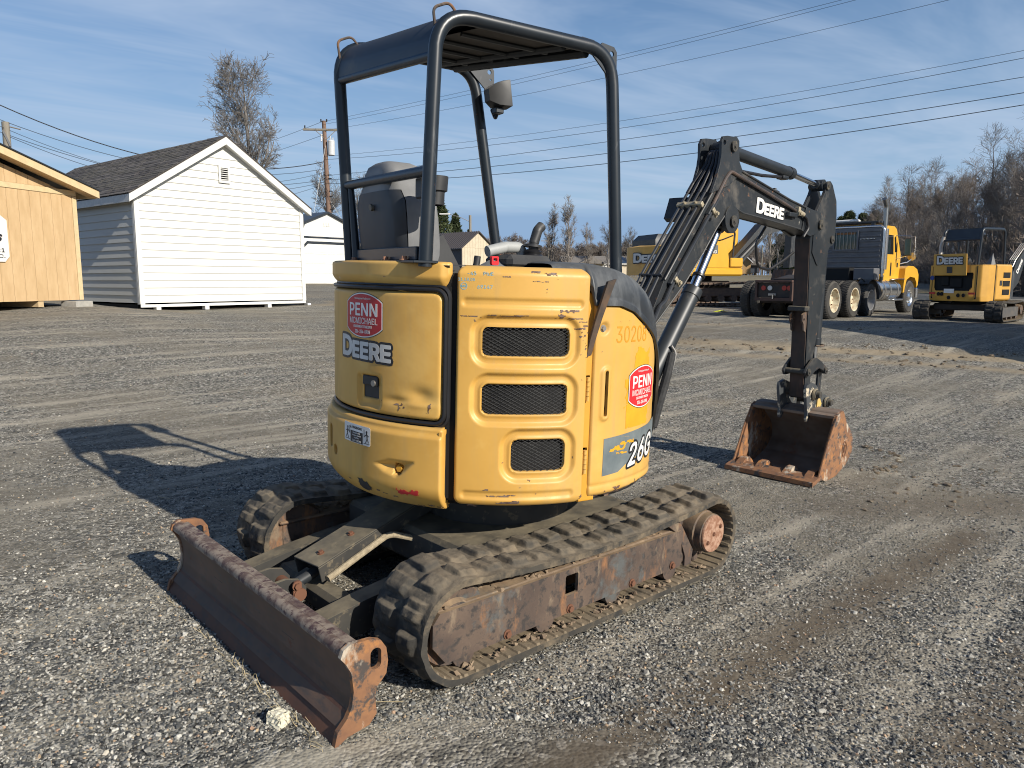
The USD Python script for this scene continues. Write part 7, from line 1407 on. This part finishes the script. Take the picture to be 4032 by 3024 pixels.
ml = obj('model_plate', xz(extr(sbox(-.42, 1.80, .08, 2.10), -1.206, -1.201)), flat('grey_plate', (.10, .11, .11), .5), lx); obj('lettering', xz(tf(extr(centred(text_poly('130G', .1), w=.36, h=.11), -1.212, -1.207), t=(-.14, 1.87, 0))), dec_white, ml)
obj('latch', xz(extr(sbox(-.72, 1.56, -.58, 1.70), -1.21, -1.201)), steel, lx); obj('panel_seam', xz(extr(sbox(-.50, 1.31, -.488, 2.22), -1.204, -1.2005)), fr_m, lx)
obj('hood_cover', hull([(x, y, z) for x in (-1.7, -.7) for y in (-.6, .8) for z in (2.08, 2.30)] + [(-1.55, -.5, 2.5), (-.8, -.5, 2.5), (-1.55, .7, 2.5), (-.8, .7, 2.5)]), plastic, lx)
obj('boom', xz(extr(Polygon([(.6, 1.3), (1.0, 1.3), (2.4, 3.0), (3.9, 3.3), (3.9, 3.0), (2.6, 2.6), (1.4, 1.2)]), -.25, .15)), black_boom, lx)
obj('cab', cat(box(.3, 1.9, .25, 1.25, 1.3, 2.9, .08)), yellow_plain, lx)
obj('handrail', tube(bend([(.62, -1.18, 1.6), (.66, -1.2, 2.5), (.52, -1.2, 2.95), (.45, -1.15, 3.0)], .1), .03, 8), plastic, lx); obj('mirror', box(.33, .63, -1.25, -1.18, 2.85, 3.25, .03), plastic, lx); obj('mirror_stay', tube(bend([(.1, -.8, 2.2), (.3, -1.1, 2.3), (.6, -1.2, 2.45)], .05), .025, 6), plastic, lx)
obj('arm', xz(extr(Polygon([(3.6, 3.2), (3.95, 3.2), (3.75, 1.4), (3.55, 1.35)]), -.22, .1)), black_boom, lx)
obj('boom_cylinder', tube([(1.2, -.3, 1.3), (2.3, -.3, 2.5)], .08, 10), plastic, lx)
obj('bucket', hull([(3.2, -.5, .1), (3.2, .5, .1), (4.1, -.5, .3), (4.1, .5, .3), (3.5, -.5, 1.3), (3.5, .5, 1.3), (4.1, -.5, 1.0), (4.1, .5, 1.0)]), rusty, lx)
# ---------------------------------------------------------------- bare trees, pines, brush
def ribbons(P, R, sides):
    """many polylines (n, K, 3) with radii (n, K) as prisms in one mesh"""
    n, K, _ = P.shape; T = np.gradient(P, axis=1); T /= np.maximum(np.linalg.norm(T, axis=2, keepdims=True), 1e-9)
    ref = np.where(np.abs(T[..., 2:3]) < .8, np.array([0, 0, 1.0]), np.array([1.0, 0, 0])); U = np.cross(T, ref); U /= np.maximum(np.linalg.norm(U, axis=2, keepdims=True), 1e-9); V = np.cross(T, U)
    a = np.arange(sides) / sides * 2 * PI
    ring = P[:, :, None] + R[:, :, None, None] * (np.cos(a)[:, None] * U[:, :, None] + np.sin(a)[:, None] * V[:, :, None])
    v = ring.reshape(-1, 3); j = np.arange(sides); j2 = (j + 1) % sides
    b = (np.arange(n)[:, None] * K + np.arange(K - 1)).ravel()[:, None] * sides
    f = np.concatenate([np.stack([b + j, b + j2, b + sides + j2], -1).reshape(-1, 3), np.stack([b + j, b + sides + j2, b + sides + j], -1).reshape(-1, 3)]); return v, f
def grow(rng, P, R, m, t0, ang, length, taper_len, curv, wob, K, ratio, rmin):
    n, K0, _ = P.shape; idx = np.repeat(np.arange(n), m); t = t0 + (1 - t0) * rng.random(len(idx)) ** .85
    x = t * (K0 - 1); i = np.minimum(x.astype(int), K0 - 2); fr_ = (x - i)[:, None]
    pos = P[idx, i] * (1 - fr_) + P[idx, i + 1] * fr_; d = P[idx, i + 1] - P[idx, i]; d /= np.linalg.norm(d, axis=1, keepdims=True)
    r0 = (R[idx, i] * (1 - fr_[:, 0]) + R[idx, i + 1] * fr_[:, 0]) * ratio
    q = rng.normal(size=d.shape); q -= d * (q * d).sum(1, keepdims=True); q /= np.linalg.norm(q, axis=1, keepdims=True)
    A = np.radians(rng.normal(ang, ang * .22, len(idx)))[:, None]; d = d * np.cos(A) + q * np.sin(A)
    L = length * (1 - taper_len * t) * rng.uniform(.55, 1.15, len(idx))
    out = [pos]
    for k in range(K - 1):
        d = d + np.array([0, 0, curv]) + rng.normal(0, wob, d.shape); d /= np.linalg.norm(d, axis=1, keepdims=True); pos = pos + d * (L / (K - 1))[:, None]; out.append(pos)
    return np.stack(out, 1), np.maximum(r0[:, None] * np.linspace(1, .35, K), rmin)
def bare_tree(seed, H, r0, levels, lean=(0, 0), wob=.05, K0=10, rmin=.006):
    rng = np.random.default_rng(seed)
    z = np.linspace(0, 1, K0); tr_ = np.column_stack([lean[0] * z + rng.normal(0, wob, K0).cumsum() * .25, lean[1] * z + rng.normal(0, wob, K0).cumsum() * .25, H * z])[None]
    tr_[0, 0, :2] = 0; Rr = (r0 * (1 - .90 * z ** 1.1))[None]
    trunk = ribbons(tr_, np.maximum(Rr, rmin), 8); P, R, ms = tr_, Rr, []
    keep = [(tr_, Rr)]
    for lv in levels:
        P, R = grow(rng, P, R, *lv[:-1], lv[-1]) if False else grow(rng, P, R, lv[0], lv[1], lv[2], lv[3], lv[4], lv[5], lv[6], lv[7], lv[8], rmin)
        ms.append(ribbons(P, R, 5 if len(P) < 60 else 3))
    return trunk, cat(*ms)
def plant(name, label, cat_, pos, trunk, crown, bm, cm=None, group=None, rot=0.0):
    t_ = thing(name, label, cat_, pos, rot, group=group)
    obj('trunk', trunk, bm, t_, smooth=True); obj('crown', crown, cm or bm, t_, smooth=True); return t_
def on_ground(u, v, d):
    p = at(u, v, d); return (p[0], p[1], gz(p[0], p[1]) - .1)
#                m  t0  ang len  tap  curv wob  K ratio
L_big = [(24, .30, 40, 5.2, .66, .10, .07, 7, .55), (8, .15, 38, 1.9, .45, .07, .12, 5, .55), (7, .1, 42, .85, .35, .05, .16, 4, .62), (3, .1, 40, .42, .3, .04, .18, 3, .7)]
tr_, cr_ = bare_tree(21, 12.5, .25, L_big, (-.6, .4), .14, 12, .0105)
plant('bare_tree', 'tall bare grey tree rising behind the white clapboard shed', 'tree', on_ground(1040, 1115, 48), tr_, cr_, bark)
L_mid = [(22, .12, 36, 3.4, .45, .10, .08, 6, .6), (8, .12, 36, 1.5, .4, .06, .12, 4, .6), (7, .1, 40, .7, .3, .05, .15, 3, .6)]
L_wood = [(20, .10, 34, 3.6, .55, .14, .09, 6, .6), (9, .12, 38, 1.6, .4, .06, .14, 4, .6), (8, .08, 42, .75, .3, .03, .18, 3, .62)]
tr_, cr_ = bare_tree(31, 8.3, .2, L_mid, (.4, 0), .15, 9, .012); first_mid = plant('bare_tree', 'rounded bare tree between the white shed and the canopy, behind the utility pole', 'tree', on_ground(1285, 1112, 70), tr_, cr_, bark)
copy_of(first_mid, 'bare_tree', 'bare tree seen through the canopy frame left of the seat back', 'tree', on_ground(1432, 1110, 72), 1.9, .93)
tr_, cr_ = bare_tree(37, 9.0, .16, [(26, .08, 24, 3.6, .4, .16, .05, 6, .5), (8, .1, 28, 1.5, .4, .1, .08, 4, .6), (6, .1, 34, .7, .3, .05, .12, 3, .6)], (0, 0), .1, 9, .016)
tl_ = plant('bare_tree', 'tall pale bare tree with upright limbs, right of the joystick', 'tree', on_ground(2238, 1085, 108), tr_, cr_, weathered('pale_bark', (.26, .23, .20), (.19, .165, .14), .9, 1.0))
copy_of(tl_, 'bare_tree', 'slightly lower pale bare tree immediately right of the joystick grip', 'tree', on_ground(2172, 1085, 110), 2.2, .92)
copy_of(tl_, 'bare_tree', 'pale bare sapling halfway between the tall pale tree and the front post', 'tree', on_ground(2312, 1085, 112), 4.1, .70)
copy_of(first_mid, 'bare_tree', 'broad brown bare tree hugging the left side of the front canopy post', 'tree', on_ground(2395, 1084, 115), .7, .80)
copy_of(first_mid, 'bare_tree', 'broad bare tree just right of the front canopy post', 'tree', on_ground(2480, 1084, 118), 3.0, .74)
copy_of(tl_, 'bare_tree', 'slender bare tree above the dark pines under the boom', 'tree', on_ground(3030, 1075, 118), 1.0, 1.02)
copy_of(first_mid, 'bare_tree', 'small reddish bare tree in front of the dark pines under the boom', 'tree', on_ground(3055, 1082, 90), 5.0, .62)
# woods at the right
wood = []
for k, (H, sd) in enumerate(((11.0, 51), (10.2, 52), (9.4, 53), (11.4, 54))):
    tr_, cr_ = bare_tree(sd, H, .15, L_wood, (rng.normal(0, .5), rng.normal(0, .5)), .18, 9, .008)
    wood.append((H, tr_, cr_))
WL_ = 'bare grey brown tree in the dense woods along the road at the right'; WG = 'bare trees of the woods at the right'
edge_px = [(3420, 118), (3480, 96), (3540, 84), (3600, 74), (3650, 67), (3700, 62), (3760, 56), (3830, 52), (3900, 49), (3960, 46), (4030, 44), (4110, 42)]
rs = random.Random(12); firsts = [None] * 4; prev_w = None
for row in range(3):
    for i in range(len(edge_px) - 1):
        for h_ in range(2):
            t = (h_ + rs.random()) / 2; u = edge_px[i][0] * (1 - t) + edge_px[i + 1][0] * t; d = (edge_px[i][1] * (1 - t) + edge_px[i + 1][1] * t) + row * 3.6 + rs.uniform(-1.2, 1.2)
            if row and rs.random() < .15: continue
            k = rs.randrange(4); pos = on_ground(u, 1160, d); s = rs.uniform(.66, .93) * (1 if row else .80)
            if firsts[k] is None: firsts[k] = plant('woodland_tree', WL_, 'tree', pos, wood[k][1], wood[k][2], bark_dark if k % 2 else bark_red, group=WG, rot=rs.uniform(0, 6))
            else: copy_of(firsts[k], 'woodland_tree', WL_, 'tree', pos, rs.uniform(0, 6.28), s, WG)
# brush: low tangled growth, one mass
def brush_mesh(seed, n=70, H=1.7, spread=.9):
    rng = np.random.default_rng(seed); K = 5; b = np.column_stack([rng.normal(0, spread * .5, (n, 2)), np.zeros(n)]); d = np.column_stack([rng.normal(0, .45, (n, 2)), np.ones(n)]); L = rng.uniform(.4, 1.0, n) * H
    out = [b]
    for _ in range(K - 1): d = d / np.linalg.norm(d, axis=1, keepdims=True) + rng.normal(0, .16, d.shape); out.append(out[-1] + d * (L / (K - 1))[:, None])
    P = np.stack(out, 1); R = np.full((n, K), .014) * np.linspace(1, .5, K); P2, R2 = grow(rng, P, R, 9, .2, 45, H * .42, .3, .0, .2, 3, .7, .007); return cat(ribbons(P, R, 3), ribbons(P2, R2, 3))
def mass(name, label, cat_, meshes, mat, pos, scales, seed, zoff=-.05):
    pi_ = UsdGeom.PointInstancer.Define(stage, '/World/' + name); tag(pi_.GetPrim(), label, cat_, kind='stuff'); UsdGeom.Scope.Define(stage, '/World/%s/kinds' % name); tg_ = []
    for k, m in enumerate(meshes): tg_.append(usdkit.mesh(stage, '/World/%s/kinds/clump_%03d' % (name, k), m, mat, smooth=True).GetPath())
    pos = np.asarray(pos); rng = np.random.default_rng(seed); n = len(pos); a = rng.uniform(0, 6.28, n)
    pi_.CreatePrototypesRel().SetTargets(tg_); pi_.CreateProtoIndicesAttr(Vt.IntArray.FromNumpy(rng.integers(0, len(meshes), n).astype(np.int32)))
    pi_.CreatePositionsAttr(Vt.Vec3fArray.FromNumpy(np.column_stack([pos, base_z(pos) + zoff]).astype(np.float32)))
    pi_.CreateOrientationsAttr(Vt.QuathArray([Gf.Quath(math.cos(x / 2), 0, 0, math.sin(x / 2)) for x in a])); pi_.CreateScalesAttr(Vt.Vec3fArray.FromNumpy(np.repeat(np.asarray(scales)[:, None], 3, 1).astype(np.float32)))
bp2 = []
for _ in range(300):
    x = rs.uniform(0, len(edge_px) - 1.001); i = int(x); t = x - i; u = edge_px[i][0] * (1 - t) + edge_px[i + 1][0] * t; d = edge_px[i][1] * (1 - t) + edge_px[i + 1][1] * t - 2.5 + rs.random() ** 1.5 * 15
    p = at(u, 1150, d); bp2.append((p[0], p[1]))
mass('woodland_brush', 'tangled bare brush filling the foot of the woods', 'brush', [brush_mesh(k) for k in (1, 2, 3)], bark_red, bp2, [rs.uniform(.7, 1.5) for _ in bp2], 5)
# far wood behind everything, reads as one mass
fp = []
for _ in range(420):
    u = rs.uniform(2080, 3050); d = rs.uniform(150, 190); p = at(u, 1090, d); fp.append((p[0], p[1]))
for _ in range(160):
    u = rs.uniform(1200, 2100); d = rs.uniform(110, 150); p = at(u, 1090, d); fp.append((p[0], p[1]))
for _ in range(150):
    u = rs.uniform(3230, 3620); d = rs.uniform(120, 160); p = at(u, 1090, d); fp.append((p[0], p[1]))
for _ in range(260):
    u = rs.uniform(4032, 8000); d = rs.uniform(34, 70); p = CAM + FWD * d + RIGHT * d * (u - 2016) / FPX
    if p[0] > 24: fp.append((p[0], p[1]))
far_m = [cat(*bare_tree(s_, 6.2, .14, [(16, .05, 34, 2.4, .4, .12, .08, 5, .6), (9, .1, 40, 1.1, .3, .04, .14, 3, .7), (5, .1, 40, .6, .3, .04, .14, 2, .7)], (0, 0), .15, 7, .022)) for s_ in (71, 72, 73)]
mass('far_wood', 'low brown line of far bare woods behind the yard', 'woods', far_m, bark_red, fp, [rs.uniform(.5, .95) for _ in fp], 9)
# pines
def pine(seed, H, W, n=5200, base=.12, round_=.6):
    rng = np.random.default_rng(seed); z = base + (1 - base) * rng.random(n) ** .8; a = rng.uniform(0, 2 * PI, n)
    wh = np.floor(z * 13) ; ph = np.floor(a / (2 * PI) * 7 + wh * .37) ; lump = meshkit.noise(np.stack([ph, wh, np.full(n, seed)], -1) + .5, 2)
    rad = W * np.clip((1 - z) ** round_ * (.35 + .9 * lump), .03, 1) * rng.random(n) ** .40
    c = np.column_stack([rad * np.cos(a), rad * np.sin(a), z * H + rad * (.25 - .5 * (1 - lump)) + rng.normal(0, .05, n)])
    q = rng.normal(size=(n, 3)) + np.column_stack([np.cos(a), np.sin(a), np.full(n, .5)]) * .9; q /= np.linalg.norm(q, axis=1, keepdims=True); L = rng.uniform(.14, .30, n)[:, None] * (W / 1.8)
    s = np.cross(q, rng.normal(size=(n, 3))); s /= np.linalg.norm(s, axis=1, keepdims=True); w = L * .22
    v = np.stack([c - s * w, c + s * w, c + q * L + s * w * .3, c + q * L - s * w * .3], 1).reshape(-1, 3); b = np.arange(n)[:, None] * 4; f = np.vstack([b + (0, 1, 2), b + (0, 2, 3)])
    nb_ = 60; zz_ = base + (1 - base) * rng.random(nb_); aa = rng.uniform(0, 6.28, nb_); rr = W * (1 - zz_) ** round_ * .8
    P = np.stack([np.column_stack([0 * aa, 0 * aa, zz_ * H]), np.column_stack([rr * np.cos(aa), rr * np.sin(aa), zz_ * H + rr * .15])], 1); br = ribbons(P, np.full((nb_, 2), .03) * (1, .4), 3)
    return cat(ribbons(np.array([[(0, 0, 0), (0, 0, H * .5), (0, 0, H * .97)]]), np.array([[.16, .1, .03]]), 8), br), (v, f)
p1t, p1c = pine(5, 8.2, 2.3); pn = plant('pine_tree', 'tall green pine behind the beige shed, right of the seat', 'tree', on_ground(1735, 1090, 78), p1t, p1c, bark_dark, needle)
copy_of(pn, 'pine_tree', 'middle green pine behind the beige shed roof', 'tree', on_ground(1795, 1090, 80), 2.0, .82); copy_of(pn, 'pine_tree', 'lowest pine at the right end of the row behind the beige shed', 'tree', on_ground(1850, 1090, 82), 4.0, .64); copy_of(pn, 'pine_tree', 'pine half hidden by the seat and cup holder', 'tree', on_ground(1690, 1090, 84), 5.2, .92)
p2t, p2c = pine(9, 9.0, 2.6, 4600, .05, .5); PG = 'dark pines beyond the large excavator'
pd = plant('dark_pine', 'dark pine in the clump beyond the unfinished house', 'tree', on_ground(3110, 1078, 120), p2t, p2c, bark_dark, needle, PG)
for u, d, s in ((3065, 125, .75), (3140, 118, .95), (3175, 122, 1.05), (3205, 126, .98), (3090, 132, .9), (3230, 130, .9), (3040, 135, .6), (3160, 108, .55)): copy_of(pd, 'dark_pine', 'dark pine in the clump beyond the unfinished house', 'tree', on_ground(u, 1080, d), rs.uniform(0, 6), s, PG)
p3t, p3c = pine(13, 10.5, 2.5, 3600, .45, .35); PR = 'pines showing over the truck roof'
pr_ = plant('roof_line_pine', 'flat topped pine showing above the truck roof', 'tree', on_ground(3330, 1090, 125), p3t, p3c, bark_dark, needle, PR)
for u, d, s in ((3300, 130, .95), (3385, 126, .98), (3430, 122, .98), (3480, 124, .90), (3510, 120, .86), (3560, 118, .84)): copy_of(pr_, 'roof_line_pine', 'flat topped pine showing above the truck roof', 'tree', on_ground(u, 1090, d), rs.uniform(0, 6), s, PR)
copy_of(pd, 'dark_pine', 'single dark evergreen inside the woods above the parked excavator canopy', 'tree', on_ground(3830, 1160, 54), 1.0, .42)
